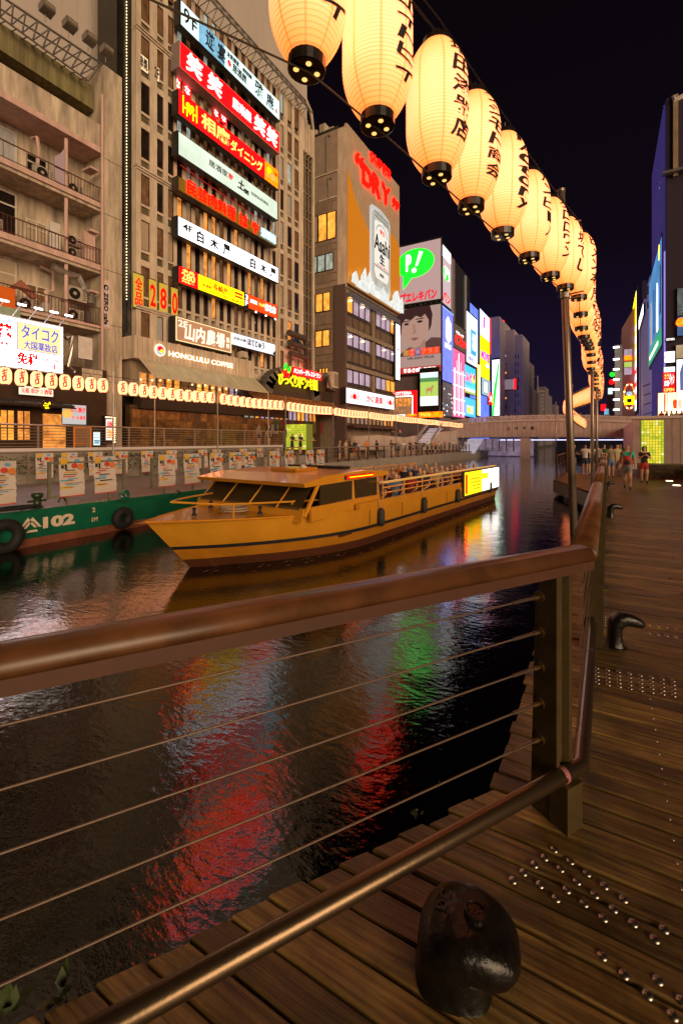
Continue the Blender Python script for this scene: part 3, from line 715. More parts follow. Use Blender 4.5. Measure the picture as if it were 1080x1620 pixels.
aircon(-22.5, 10.5, z3 + .02, 'air conditioner among clutter on the lowest balcony', 1.0); aircon(-22.5, 12.6, z3 + .02, 'low air conditioner by the pillar on the lowest balcony', 1.0); aircon(-22.45, 12.65, z3 + 1.0, 'large air conditioner on a rack above another, lowest balcony', 1.15)
MB().box(-22.65, -22.28, 12.0, 13.3, z3 + .93, z3 + .985).build('shelf_rack', steel, label='steel rack holding the raised air conditioner, lowest balcony', cat='rack')
b = MB(); b.slab([(-22.15, 11.55, z1 + .1), (-22.15, 11.95, z1 + .1), (-22.15, 11.98, z1 + 1.9), (-22.15, 11.75, z1 + 1.5), (-22.15, 11.5, z1 + 1.25)], (.03, 0, 0)); b.build('hanging_sheet', M('lilac_sheet', (.42, .32, .40), .8), label='lilac sheet hanging on the top balcony by the white pipe', cat='sheet')
MB().box(-22.2, -22.1, 11.3, 11.75, z2 + .1, z2 + 1.3).build('board', whitepaint, label='white board leaning on the middle balcony by the pipe', cat='board')
MB().box(-22.5, -22.2, 12.95, 13.5, z2 + .05, z2 + 1.5).build('upright_board', concrete_pink, label='pinkish panel standing at the pillar end of the middle balcony', cat='panel')
b = MB(); b.slab([(-22.3, 9.6, z3 + .75), (-22.3, 10.15, z3 + 1.3), (-22.3, 10.95, z3 + .7), (-22.3, 10.6, z3 + .62), (-22.3, 10.1, z3 + .9)], (.12, 0, 0)); b.build('striped_parasol', M('striped_cloth', (.34, .12, .07), .8, noise=(14, .8), stretch=(1, 1, 3)), label='folded red striped parasol on the lowest balcony', cat='parasol')
for i, (y_, h_, c_) in enumerate(((9.2, .5, dark), (9.45, .35, whitepaint), (11.2, .55, whitepaint), (11.5, .4, concrete_pink), (13.2, .6, steel))):
    MB().box(-22.5, -22.2, y_ - .12, y_ + .12, z3 + .01, z3 + .01 + h_).build('storage_box', c_, label=['black crate at the left of the lowest balcony', 'white tub beside the black crate, lowest balcony', 'tall white box right of the parasol, lowest balcony', 'pink box beside the tall white one, lowest balcony', 'grey metal box by the corner pillar, lowest balcony'][i], cat='box')
b = MB(); b.tube([(-22.3, 11.5, z3 + 2.35), (-22.3, 12.3, z3 + 2.2), (-22.3, 12.7, z3 + 2.25), (-22.3, 13.0, z3 + 1.75), (-22.3, 13.35, z3 + 1.55), (-22.3, 13.35, z3 + 1.1)], .17, 12); b.build('ventilation_duct', M('silver_duct', (.5, .46, .43), .35, .8, noise=(8, .3)), label='bent silver ventilation duct on the lowest balcony', cat='duct')
for (pa, lab) in (([(-22.9, 10.9, z1 + 2.0), (-22.6, 11.0, z1 + 2.0), (-22.55, 11.05, z1 + 1.4), (-22.55, 11.0, z1 + .6)], 'pink pipe bending down the top balcony wall'), ([(-23.2, 11.4, z3 + 2.5), (-23.2, 12, z3 + 2.4), (-23.2, 12, z3 + 1.5), (-23.2, 11.7, z3 + 1.4), (-23.2, 11.7, z3)], 'orange-lit conduit on the lowest balcony wall')):
    MB().tube(pa, .06, 8).build('pipe', concrete_pink, label=lab, cat='pipe')
# roof truss with flood lamps
tr = thing('roof_truss', 'steel lattice truss along the roof of the balcony building', 'truss', (-22.1, 8, 18.6))
ta, tb = onX(0, -8, -22.1), onX(160, 100, -22.1); la, lb = onX(0, 26, -22.1), onX(140, 128, -22.1)
MB().tube([ta, tb], .05, 6).build('top_chord', steel, tr); MB().tube([la, lb], .04, 6).build('bottom_chord', steel, tr)
MB().tube([onX(0, 13, -22.1), onX(150, 110, -22.1)], .04, 6).build('middle_chord', steel, tr)
for k in range(10):
    f0, f1 = k / 9, (k + .5) / 9
    MB().tube([ta.lerp(tb, f0), la.lerp(lb, f0)], .035, 5).build('strut', steel, tr)
    if k < 9: MB().tube([la.lerp(lb, f0), ta.lerp(tb, min(1, f0 + 1 / 9))], .028, 5).build('diagonal', steel, tr); MB().tube([la.lerp(lb, f1), la.lerp(lb, f1) + Vector((-1.3, 0, .3))], .028, 5).build('diagonal', steel, tr)
for i, px in enumerate((60, 97, 131, 163)):
    p = ta.lerp(tb, (px + 3) / 160) + Vector((.1, 0, .12)); t = thing('flood_lamp', ['first', 'second', 'third', 'last'][i] + ' unlit flood lamp from the left on the roof truss', 'flood lamp', p, 'flood lamps on the roof truss')
    MB().tube([p, p + Vector((0, 0, .32))], .02, 5).build('stem', steel, t); MB().obox(p + Vector((.12, 0, .52)), (.22, 0, .05), (0, .26, 0), (-.03, 0, .16)).build('lamp_housing', steel, t)
    MB().obox(p + Vector((.34, 0, .52)), (.01, 0, 0), (0, .22, 0), (0, 0, .13)).build('lamp_glass', M('clear_glass', (.25, .2, .14), .1), t)
# tall grey hoarding behind
P = onX(64, 0, -25.5); Q = onX(173, 0, -25.5)
gb = MB().box(-26.3, -25.5, P.y - 6, Q.y, 17.5, 46).build('hoarding', grey_panel, label='tall plain grey hoarding rising behind the balcony building', cat='hoarding')
for k in range(5): y_ = P.y + 1 + k * .85; MB().box(-25.52, -25.47, y_, y_ + .02, 18, 46).build('seam', concrete, gb)
MB().box(-25.52, -25.4, Q.y + .01, Q.y + .14, 17.5, 46).build('corner_trim', whitepaint, gb)
# vertical cafe sign on the pillar
P = Panel('+X', -21.86, 160, 442, 516, 174); t = P.thing('blade_sign', 'narrow vertical pale sign reading ZERO cafe on the pillar', 'sign', .05, concrete_pink)
P.part('face', M('pale_pink_board', (.62, .50, .47), .6), t, 0, 0, 1, 1, -.02, .01)
text('ZERO cafe', P.p(.30, .74, .02), (0, 0, -1), (0, 1, 0), P.h * .68, P.w * .42, dark, t, .01)
P.disc(.5, .86, P.w * .28, dark, t, .012); P.disc(.5, .845, P.w * .17, M('pale_pink_board'), t, .045, squash=.7)
# ------------------------------------------------------------------ pharmacy sign and izakaya front
P = Panel('+X', -21.0, -30, 487, 575, 99, 523, 588); ph = P.thing('pharmacy_sign', 'big white glowing tax free pharmacy sign on the balcony building', 'sign', .5, whitepaint)
P.part('face', E('pharmacy_glow', (1, .97, 1), 8), ph, 0, 0, 1, 1, -.02, 0)
P.part('blue_panel', l_blue, ph, .40, .36, .97, .95, .002, .03); P.part('inner_panel', E('lettering_ground', (1, .72, .30), 1.4), ph, .41, .38, .96, .93, .03, .04)
P.text('タイコク', .45, .62, .93, .90, l_blue, ph, .045, .03); P.text('大国薬妝店', .48, .40, .92, .58, l_blue, ph, .045, .02)
P.text('免税', .40, .06, .67, .33, E('strong_red', (1, .0006, .0006), 3), ph, .01, .09); P.text('Tax Free', .70, .20, .95, .31, MATS['strong_red'], ph, .01, .05); P.text('면세', .76, .05, .90, .17, MATS['strong_red'], ph, .01, .05)
P.text('薬', .16, .42, .35, .86, E('strong_red', (1, .0006, .0006), 3), ph, .01, .09); P.text('Japan Drugstore', .08, .22, .34, .28, dark, ph, .01)
for k in range(5):
    q = P.p(.15 + .2 * k, 1.04, .0); b = MB(); b.tube([q, q + Vector((.75, 0, .35))], .022, 6); b.build('lamp_arm', steel, ph)
    MB().obox(q + Vector((.78, 0, .33)), (.09, 0, -.02), (0, .12, 0), (.0, 0, .035)).build('arm_lamp', bulb_w, ph)
MB().box(-22.3, -21.5, 1, 9.8, 6.9, 7.25).build('green_canopy', M('pale_green_canvas', (.28, .34, .25), .8, noise=(2, .2)), label='faded green canvas strip above the pharmacy sign', cat='canopy')
b = MB(); a = onX(0, 464, -21.6); c = onX(24, 478, -21.6); b.box(-21.7, -21.6, 3, c.y, c.z - .3, c.z + .55); b.build('banner', E('orange_banner', (.75, .12, .01), .5), label='plain orange banner on the lowest balcony, far left', cat='banner')
# service duct beside sign
b = MB(); pts_ = [onX(104, 535, -21.7), onX(112, 532, -21.7), onX(113, 560, -21.7), onX(108, 580, -21.7), onX(118, 588, -21.7)]; b.tube(pts_, .12, 10); b.build('silver_duct', M('silver_duct'), label='silver duct curving down right of the pharmacy sign', cat='duct')
P = Panel('+X', -21.75, 124, 531, 566, 146); t = P.thing('wall_board', 'blank pale board fixed beside the pharmacy sign', 'board', .08, steel); P.part('face', whitepaint, t, 0, 0, 1, 1, -.02, .01)
P = Panel('+X', -21.6, 130, 582, 606, 162); t = P.thing('roller_box', 'grey metal equipment box low beside the pillar', 'equipment box', .4, steel); P.part('face', concrete, t, 0, 0, 1, 1, -.02, .01)
# izakaya
izm = M('dark_timber', (.045, .022, .010), .5, noise=(6, .4), stretch=(3, 3, .4))
iz = thing('izakaya_front', 'dark timber pub front with glowing lattice windows under a tiled eave', 'shopfront', (-21.6, 8, 1.3))
def zl(py, px, X=-21.6): return onX(px, py, X).z
TZ = 1.30
MB().box(-22.1, -21.62, 1, Yp0 - .02, TZ, 5.2).build('front_wall', izm, iz)
c = M('roof_tile', (.06, .05, .045), .5)
y = 1.2; k = 0
while y < 11.6:
    if y > 5: MB().obox((-21.15, y, 3.33), (.40, 0, -.10), (0, .07, 0), (.01, 0, .035)).build('eave_tile', c, iz)
    y += .165
MB().obox((-21.15, 6.3, 3.25), (.46, 0, -.11), (0, 5.4, 0), (.012, 0, .02)).build('eave_board', izm, iz)
P2 = Panel('+X', -21.5, -5, 608, 640, 88, 618, 643)
for k in range(9):
    yc = 5.0 + k * .62
    if yc > 10.3: break
    window(iz, '+X', (-21.58, yc, 2.35), .56, 1.3, pick((2, glass_warm), (2, glass_warm2), (1, glass_dim)), izm, .04, 1, .4)
for k in range(6): 
    t = thing('small_lantern', ordinal(k + 1) + ' small lantern from the left inside the pub window', 'lantern', (-21.45, 5.2 + .75 * k, 2.4), 'small lanterns in the pub windows'); MB().lathe((-21.45, 5.2 + .75 * k, 2.4), [(.05, 0), (.11, .05), (.12, .16), (.11, .27), (.05, .32)], 10).build('shade', glass_warm2, t); MB().lathe((-21.45, 5.2 + .75 * k, 2.73), [(.05, 0), (.05, .03)], 8).build('cap', dark, t)
P = Panel('+X', -21.3, 30, 610, 624, 84, 614, 627); t = P.thing('shop_banner', 'long white banner with small red writing above the pub eave', 'banner', .08); P.part('face', E('warm_white_banner', (1, .82, .62), 1.1), t, 0, 0, 1, 1, -.02, .01); P.text('元祖 串かつ 酒場', .05, .2, .95, .8, l_red, t, .015)
P = Panel('+X', -21.0, 99, 640, 670, 136, 641, 672); t = P.thing('food_banner', 'hanging banner with a food picture and red writing by the pub door', 'banner', .06)
P.part('face', E('pale_blue_banner', (.55, .60, .62), .8), t, 0, 0, 1, 1, -.02, .01); P.disc(.18, .55, .22, E('batter_yellow', (.9, .55, .12), .9), t, .012); P.text('たこ焼き', .32, .62, .95, .9, l_red, t, .015, .02); P.text('ビール 酒 肴', .4, .25, .95, .45, l_red, t, .015)
P = Panel('+X', -20.6, 116, 675, 709, 144, 675, 708); t = P.thing('menu_board', 'orange framed wooden menu board standing by the pub door', 'menu board', .06, izm); P.part('face', M('tan_board', (.30, .16, .07), .7, noise=(9, .3)), t, .05, .06, .95, .95, -.02, .01)
for uv in ((0, 0, .06, 1), (.94, 0, 1, 1), (0, .94, 1, 1), (0, .2, 1, .24)): P.part('frame_bar', E('orange_frame', (.75, .16, .01), .8), t, *uv, .012, .04)
P = Panel('+X', -20.7, 148, 683, 704, 158); t = P.thing('poster_stand', 'small lit poster stand right of the menu board', 'poster stand', .1); P.part('face', s_cyan, t, 0, 0, 1, 1, -.02, .01); P.part('picture', s_blue, t, .1, .1, .9, .4, .011, .02)
P = Panel('+X', -20.8, 166, 659, 701, 182, 659, 701); t = P.thing('bulb_sign', 'upright lit sign bordered with glowing bulbs at the pillar foot', 'sign', .25); P.part('face', E('pink_white', (1, .78, .72), 1.2), t, .12, .1, .8, .9, -.02, .01)
P.text('居酒屋', .2, .62, .72, .82, l_red, t, .02); P.text('営業中', .2, .2, .72, .5, s_orange, t, .02)
for k in range(12): P.disc(.93, .04 + k * .083, .028, bulb, t, .01, 'bulb', .03, 8)
for k in range(5): P.disc(.08 + k * .19, .97, .028, bulb, t, .01, 'bulb', .03, 8)
q = onX(72, 641, -20.9); t = thing('round_emblem_sign', 'round black and yellow emblem sign hanging over the pub entrance', 'sign', q)
n = 20; MB().slab([q + Vector((0, math.cos(a * math.pi / 10) * .2, math.sin(a * math.pi / 10) * .23)) for a in range(n)], (.12, 0, 0)).build('disc', dark, t)
MB().slab([q + Vector((.125, y_ * .2, z_ * .22)) for y_, z_ in ((-.75, -.1), (-.4, .5), (.1, .2), (.5, .7), (.75, .1), (.2, -.05), (.4, -.6), (-.3, -.7))], (.02, 0, 0)).build('emblem', s_yellow, t)
# door curtain area
MB().box(-21.62, -21.55, 10.75, 11.7, TZ, 2.9).build('doorway', glass_warm, iz); MB().box(-21.62, -21.56, 11.75, 12.3, TZ, 3.0).build('door_panel', izm, iz)
MB().obox((-21.1, 4.1, 3.05), (.6, 0, -.12), (0, .75, 0), (0, 0, .05)).build('striped_awning', M('dark_awning', (.05, .04, .03), .7), label='small dark awning at the far left of the pub front', cat='awning')

# ------------------------------------------------------------------ dark strip with bulb string between the buildings
led = thing('dark_strip_wall', 'tall narrow black recess with a vertical string of tiny lights', 'wall', (-22.3, 15.1, 0))
MB().box(-24, -22.35, Yp1 + .01, 15.62, 0, 33).build('recess_panel', M('black_cladding', (.014, .011, .007), .3, noise=(1.2, .8)), led)
MB().box(-23.5, -22.33, Yp1 + .3, 15.55, 4.4, 12.5).build('grey_panel', M('shiny_grey', (.12, .11, .10), .25, .6, noise=(2, .6)), led)
z = 9.3; bb = MB()
while z < 31: bb.ico((-22.28, 15.28, z), .028, n=5); z += .17
bb.build('light_string', bulb, led, kind='stuff')
z = 9.5; bb = MB()
while z > 5: bb.box(-22.32, -22.27, 15.25, 15.3, z - .05, z); z -= .12
bb.build('unlit_string', dark, led, kind='stuff')

# ------------------------------------------------------------------ the nine floor restaurant building
gr = thing('restaurant_tower', 'beige gridded nine storey building covered with restaurant signs', 'building', (-23, 24, 0))
Y0, YA, YB, YC, YD = 15.65, 18.35, 28.05, 31.35, 32.9
MB().box(-32, -22.62, Y0, YD, 0, 29.6).build('core_wall', M('interior_dark', (.05, .03, .018), .8), gr)
ZT0, FP = 11.3, 2.53
colsA = [(15.95, 16.52), (16.98, 17.42), (17.72, 18.14)]
colsB = [(YA + .16 + i * .69, YA + .16 + i * .69 + .40) for i in range(14)]
colsC = [(YB + .18, YB + .62), (YB + 1.10, YB + 1.68), (YB + 2.02, YB + 2.66)]
def pilasters(edges, x0, x1, z0, z1, nm='pilaster'):
    for a, b_ in edges: MB().box(x0, x1, a, b_, z0, z1).build(nm, beige, gr)
def gaps(cols, a, b_):
    e = [a] + [v for c in cols for v in c] + [b_]; return [(e[i], e[i + 1]) for i in range(0, len(e), 2)]
pilasters(gaps(colsA, Y0, YA), -22.6, -22.0, 6.5, 29.4); pilasters(gaps(colsB, YA + .003, YB), -22.6, -22.18, 5.0, 29.0); pilasters(gaps(colsC, YB + .003, YC), -22.6, -22.0, 5.0, 29.4)
pm = MB()
for k in range(-2, 8):
    zt = ZT0 + FP * k; zb = zt - 1.64; ok = k > -2
    for (a, b_, xf) in ((Y0, YA, -22.0), (YA, YB, -22.18), (YB, YC, -22.0)):
        if zt < 29 and (k >= -1 or xf == -22.18):
            MB().box(-22.61, xf - .03, a + .002, b_ - .002, zt, zt + .34).build('floor_band', beige, gr)
            MB().box(-22.59, xf - .025, a + .002, b_ - .002, zb - .14, zb).build('sill_band', beige, gr)
    if k in (-1, 2, 5) :
        z = zt + .2; MB().box(-22.5, -21.86, Y0 - .05, YA + .08, z, z + .10).build('cornice', beige, gr); MB().box(-22.5, -21.93, Y0 - .02, YA + .04, z - .10, z - .003).build('cornice', beige, gr)
    for zi, cols in enumerate((colsA, colsB, colsC)):
        if k == -2 and zi == 0: continue
        for ci, (a, b_) in enumerate(cols):
            if k > -3:
                lit = k <= 2
                if zi == 0: pn = {5: glass_dim, 6: glass_dim, 7: glass_dim}.get(k) or pick((4, glass_dark), (3, glass_dim), (1, glass_blind), (1, glass_grey))
                elif lit: pn = pick((4, glass_dim), (2, glass_warm), (4, glass_dark), (1, glass_blind))
                else: pn = pick((3, glass_dark), (3, glass_dim), (1, glass_blind), (1, glass_cool), (1, glass_grey))
                if zi == 0 and k == 0: pn = glass_dim
                window(gr, '+X', (-22.25 if zi == 1 else -22.09, (a + b_) / 2, zt - .82), b_ - a - .01, 1.62, pn, frame_d, .035)
                if zi != 1 or k > 2: MB().box(-22.5, -22.10 if zi != 1 else -22.27, a + .02, b_ - .02, zb - .70, zb - .15).build('spandrel_panel', spandrel_m, gr)
# lit window writing upper left
for (px0, px1, y0_, y1_, s_) in ((220, 234, 82, 105, '串焼'), (243, 252, 101, 122, '2F')):
    P = Panel('+X', -22.03, px0, y0_, y1_, px1); t = P.thing('window_sign', 'small glowing window sign, ' + ('left one' if px0 < 230 else 'right one') + ' high on the gridded building', 'sign', .05); P.part('face', E('warm_sign', (1, .72, .42), 1.0), t, 0, 0, 1, 1, -.02, .005); P.text(s_, .1, .1, .9, .9, black_ink, t, .01, .02)
for (px0, px1, ya, yb, s_) in ((211, 227, 431, 485, '全品'), (236, 247, 440, 490, '2'), (252, 264, 446, 494, '8'), (271, 281, 453, 502, '0')):
    P = Panel('+X', -21.97, px0, ya, yb, px1, ya + 5, yb + 4); t = P.thing('window_poster', 'yellow window poster with red ' + {'全品': 'kanji', '2': 'figure two', '8': 'figure eight', '0': 'figure nought'}[s_] + ' on the third floor', 'poster', .04)
    P.part('face', E('poster_yellow', (.62, .42, .05), .8), t, 0, 0, 1, 1, -.02, .005)
    if s_ == '全品': P.text('全', .12, .52, .88, .9, l_red, t, .01, .03); P.text('品', .12, .08, .88, .46, l_red, t, .01, .03)
    else: P.text(s_, .1, .15, .9, .85, l_red, t, .01, .04)
for (pl, pr, ya, yb) in ((205, 278, 428, 512),):   # yellow-lit mullion frame round the posters
    P = Panel('+X', -21.96, pl, 424, 500, pr, 450, 515)
# glazed corner bay
gd = M('tinted_curtain_glass', (.045, .033, .022), .12, noise=(.9, .7), stretch=(1, 1, .6))
MB().box(-23.2, -22.3, YC + .01, YD, 4.5, 27.8).build('corner_glazing', gd, gr)
for k in range(11):
    z = 5.2 + k * 2.2; MB().box(-22.3, -22.2, YC + .01, YD - .02, z, z + .10).build('transom', beige_dark, gr); MB().box(-22.3, -22.2, YC + .01, YD - .02, z + .75, z + .80).build('transom', beige_dark, gr)
for q in (0, .52, 1.02, 1.46): MB().box(-22.3, -22.18, YC + .02 + q, YC + .08 + q, 4.5, 27.8).build('mullion', beige_dark, gr)
for k in range(4): MB().box(-22.35, -22.05, YC + .05 + k * .4, YC + .28 + k * .4, 26.2 + .0, 29.2 - .2 * k).build('top_fin', beige, gr)
b = MB(); b.tube([(-22.1, YD + .05, 4.5), (-22.1, YD + .05, 28.6), (-22.2, YD - .1, 30.2), (-22.5, YD - .5, 31.2), (-23.2, YD - 1.0, 31.6)], .13, 10); b.build('corner_pipe', concrete, gr)
b = MB(); b.tube([(-22.3, YD + .3, 5), (-22.3, YD + .3, 29.2), (-22.6, YD, 30.9)], .08, 8); b.build('corner_pipe', concrete, gr)
# roof lattice along the top
tr = thing('roof_lattice', 'slanting steel lattice frame along the top of the sign building', 'truss', (-22, 24, 28.8))
zt_ = 30.2; prev = None
for (x_, z_) in ((-21.2, 29.0), (-21.9, 30.3), (-22.4, 29.0)): MB().tube([(x_, 17.6, z_), (x_, YC + .2, z_)], .05, 6).build('chord', steel, tr)
for k in range(22):
    y_ = 17.7 + k * .62
    MB().tube([(-21.2, y_, 29.0), (-21.9, y_ + .31, 30.3)], .03, 5).build('lattice_bar', steel, tr); MB().tube([(-21.2, y_ + .62, 29.0), (-21.9, y_ + .31, 30.3)], .03, 5).build('lattice_bar', steel, tr)
    MB().tube([(-21.2, y_, 29.0), (-22.4, y_, 29.0)], .03, 5).build('lattice_bar', steel, tr); MB().tube([(-21.2, y_, 29.0), (-22.4, y_ + .62, 29.0)], .025, 5).build('lattice_bar', steel, tr)
gb = MB().box(-25, -23.4, 16.8, onX(485.5, 0, -23.4).y, 29.6, 62).build('roof_hoarding', grey_panel, label='huge plain grey hoarding standing on the sign building roof', cat='hoarding')
y_ = 18.0
while y_ < 33: MB().box(-23.41, -23.385, y_, y_ + .02, 29.7, 62).build('seam', concrete, gb); y_ += 1.4

# ---- the stack of restaurant signs
XS = -21.25
P = Panel('+X', XS, 286.5, 2, 40, 442, 159, 187); t = P.thing('restaurant_sign', 'topmost pale sign marked 9F with black brush characters', 'sign', .5)
P.part('face', s_cyan, t, 0, 0, .145, 1, -.02, 0); P.part('sky_panel', s_blue, t, .145, 0, .38, 1, -.02, 0); P.part('face', s_cyan, t, .38, 0, 1, 1, -.02, 0)
P.text('9', .02, .22, .065, .86, black_ink, t, .01, .02); P.text('F', .085, .2, .125, .68, black_ink, t, .01, .02)
P.text('遊', .20, .12, .28, .92, black_ink, t, .01, .035, shear=.1); P.text('宴', .31, .10, .385, .86, black_ink, t, .01, .035, shear=.1); P.text('全席個室', .40, .62, .52, .86, black_ink, t, .01, .01); P.text('居酒屋', .455, .14, .60, .55, black_ink, t, .01, .02); P.text('※', .405, .2, .44, .5, l_red, t, .01, .02)
P.text('個室居酒屋', .56, .64, .66, .84, black_ink, t, .01, .01); P.text('雅', .69, .14, .79, .90, black_ink, t, .01, .035, shear=.1); P.text('庵', .83, .1, .92, .85, black_ink, t, .01, .03, shear=.1); P.disc(.955, .3, .16, E('pale_stamp', (.7, .45, .38), .8), t, .005)
P = Panel('+X', XS, 286, 68, 106, 441, 209, 240); t = P.thing('restaurant_sign', 'bright red sign with big white brush characters at both ends', 'sign', .75, M('grey_cabinet', (.25, .2, .19), .5))  # cabinet in one plain mid grey
P.part('face', s_red, t, 0, 0, 1, 1, -.02, 0)
for u in (.04, .22, .69, .84): P.text('笑', P and u, .1, u + .14, .92, l_white, t, .01, .055, shear=.12)
P.text('居楽屋', .46, .22, .66, .72, l_white, t, .01, .03)
# red and white window strips under it
for k, (pa, pb, ya, yb) in enumerate(((277, 285, 118, 140), (291, 301, 130, 150), (338, 345, 168, 184), (349, 358, 176, 192))):
    P = Panel('+X', -22.15, pa, ya, yb, pb, ya + 5, yb + 5); t = P.thing('window_strip', ordinal(k + 1) + ' small red window strip from the left under the red sign', 'sign', .04, group='red window strips between the two red signs'); P.part('face', s_red, t, 0, 0, 1, 1, -.02, .003); P.text('な', .1, .2, .9, .8, l_white, t, .008, .03)
P = Panel('+X', XS, 283.5, 147, 179, 440, 267, 298); t = P.thing('restaurant_sign', 'red sign with yellow heart and chairs and a lit orange picture end', 'sign', .5)
P.part('face', s_red, t, 0, 0, .83, 1, -.02, 0); P.part('picture_panel', s_orange, t, .832, 0, 1, 1, -.02, 0)
hp = [(math.sin(a) ** 3, (13 * math.cos(a) - 5 * math.cos(2 * a) - 2 * math.cos(3 * a) - math.cos(4 * a)) / 16) for a in [i * math.pi / 12 for i in range(24)]]
hp = hp[::-1]
P.shape([(.085 + x * .033, .56 + z * .27) for x, z in hp], s_yellow, t, .01, 'heart')
for sgn, u in ((1, .03), (-1, .14)):
    P.part('chair_emblem', s_yellow, t, u - .004, .15, u + .004, .92, .01, .03); P.part('chair_emblem', s_yellow, t, min(u, u + sgn * .03), .40, max(u, u + sgn * .03), .46, .011, .03); P.part('chair_emblem', s_yellow, t, u + sgn * .03 - .004, .12, u + sgn * .03 + .004, .40, .011, .03)
P.text('相席', .18, .18, .44, .88, l_yellow, t, .01, .04); P.text('ダイニング', .45, .16, .80, .72, l_yellow, t, .01, .045)
for k, (u, v, r_) in enumerate(((.88, .62, .2), (.93, .4, .26), (.97, .7, .14), (.865, .3, .15))): P.disc(u, v, r_, [s_yellow, E('hand_tone', (1, .5, .12), 1.0), s_vermil, E('hand_tone')][k] if k != 3 else MATS['hand_tone'], t, .003 + .004 * k, 'picture_shape', .004)
P = Panel('+X', XS, 283, 208, 243, 438.5, 320, 347); t = P.thing('restaurant_sign', 'pale green unlit-looking sign with thin dark writing DOMA-DOMA', 'sign', .5); P.part('face', s_pale, t, 0, 0, 1, 1, -.02, 0)
dg_ = M('faded_ink', (.10, .11, .09), .6)
P.text('居酒家', .25, .42, .43, .74, dg_, t, .01, .0); P.text('囲炉', .44, .45, .48, .75, l_red, t, .01); P.text('土', .53, .3, .60, .80, black_ink, t, .01, .05, shear=.15); P.text('間', .60, .25, .65, .48, black_ink, t, .01, .03); P.text('DOMA-DOMA', .68, .42, .88, .58, dg_, t, .01)
P = Panel('+X', XS, 283, 282, 302, 437, 372, 388); t = P.thing('neon_board', 'mustard board with red neon kanji and blue-white characters', 'sign', .5, darkbrown); P.part('face', board_m, t, 0, 0, 1, 1, -.02, 0)
for i, ch in enumerate('民芸肉料理'): P.text(ch, .06 + i * .092, .08, .06 + i * .092 + .08, 1.15, neon_red, t, .03, .012, .06)
P.text('は', .56, .05, .645, 1.15, neon_red, t, .03, .03, .06); P.text('や', .69, .0, .77, 1.15, neon_red, t, .03, .03, .06); P.text('道頓庵', .80, .15, .985, 1.0, neon_cyan, t, .03, .025, .06)
MB().tube([P.p(0, 1.9, .1), P.p(.25, 1.75, .1), P.p(.8, 1.6, .1)], .02, 5).build('frame_rod', E('red_tube', (.6, .03, .01), .6), t)
P = Panel('+X', XS, 282.5, 343, 372, 440, 424, 446); t = P.thing('restaurant_sign', 'glowing white sign marked 4F with thin black kanji twice', 'sign', .5); P.part('face', E('sign_four', (.97, .96, 1), 3.2), t, 0, 0, 1, 1, -.02, 0)
P.text('4F', .03, .42, .11, .80, black_ink, t, .01, .06)
for u in (.145, .66): P.text('白', u, .12, u + .06, .82, black_ink, t, .01, .085); P.text('木', u + .115, .14, u + .19, .80, black_ink, t, .01, .085); P.text('屋', u + .235, .12, u + .305, .82, black_ink, t, .01, .085); P.text('印', u + .32, .12, u + .345, .26, l_red, t, .01)
P = Panel('+X', XS, 284, 422, 446, 437.8, 483, 503); t = P.thing('restaurant_sign', 'long red and yellow sign reading 280 and ending in orange', 'sign', .5)
P.part('face', s_red, t, 0, 0, .155, 1, -.02, 0); P.part('yellow_panel', s_yellow, t, .157, 0, .60, 1, -.02, 0); P.part('floor_tag', dark, t, .602, 0, .655, 1, -.02, 0); P.part('orange_panel', s_vermil, t, .657, 0, 1, 1, -.02, 0)
P.text('280', .015, .25, .125, .72, l_yellow, t, .01, .03); P.text('全品', .02, .76, .12, .95, l_yellow, t, .01, .02); P.text('円均一', .02, .08, .12, .2, l_yellow, t, .01, .01); P.text('長崎屋', .29, .3, .43, .80, l_red, t, .01, .02); P.text('いつでも', .18, .62, .28, .78, l_red, t, .01); P.text('居酒屋', .19, .3, .27, .5, l_red, t, .01)
P.part('red_bar', l_red, t, .50, .66, .585, .82, .01, .02); P.part('red_bar', l_red, t, .50, .42, .585, .56, .01, .02); P.text('いつでも元気に営業中', .2, .08, .58, .2, l_red, t, .01)
P.text('3', .615, .55, .645, .92, l_white, t, .01, .02); P.text('F', .615, .1, .645, .46, l_white, t, .01, .02); P.text('居酒屋', .67, .45, .75, .72, l_white, t, .01, .02); P.text('九州', .77, .45, .84, .72, l_yellow, t, .01, .02); P.text('はなお', .85, .25, .985, .85, l_white, t, .01, .05)
for u in (.74, .86, .98): q = P.p(u, -.12, .0); MB().ico(tuple(q), .06, n=6).build('spot_bulb', bulb_w, t)
P = Panel('+X', XS + .1, 278, 500, 536, 365.5, 525.5, 560); t = P.thing('farm_sign', 'brown lit wooden sign marked 2F with large cream kanji', 'sign', .55); P.part('face', s_wood, t, 0, 0, 1, 1, -.02, 0)
for uv in ((0, 0, 1, .035), (0, .965, 1, 1), (0, .036, .012, .964), (.988, .036, 1, .964)): P.part('lit_border', E('cream_border', (1, .70, .36), 1.3), t, *uv, .0, .03)
cr = E('cream_letter', (1, .86, .66), 1.3)
P.text('2F', .035, .62, .19, .90, cr, t, .01, .02)
for i, ch in enumerate('山内農場'): P.text(ch, .14 + .185 * i, .12, .14 + .185 * i + .17, .82, cr, t, .01, .045, shear=.1)
P.text('鶏', .90, .45, .96, .7, cr, t, .01, .01); P.text('料', .90, .18, .96, .4, cr, t, .01, .01)
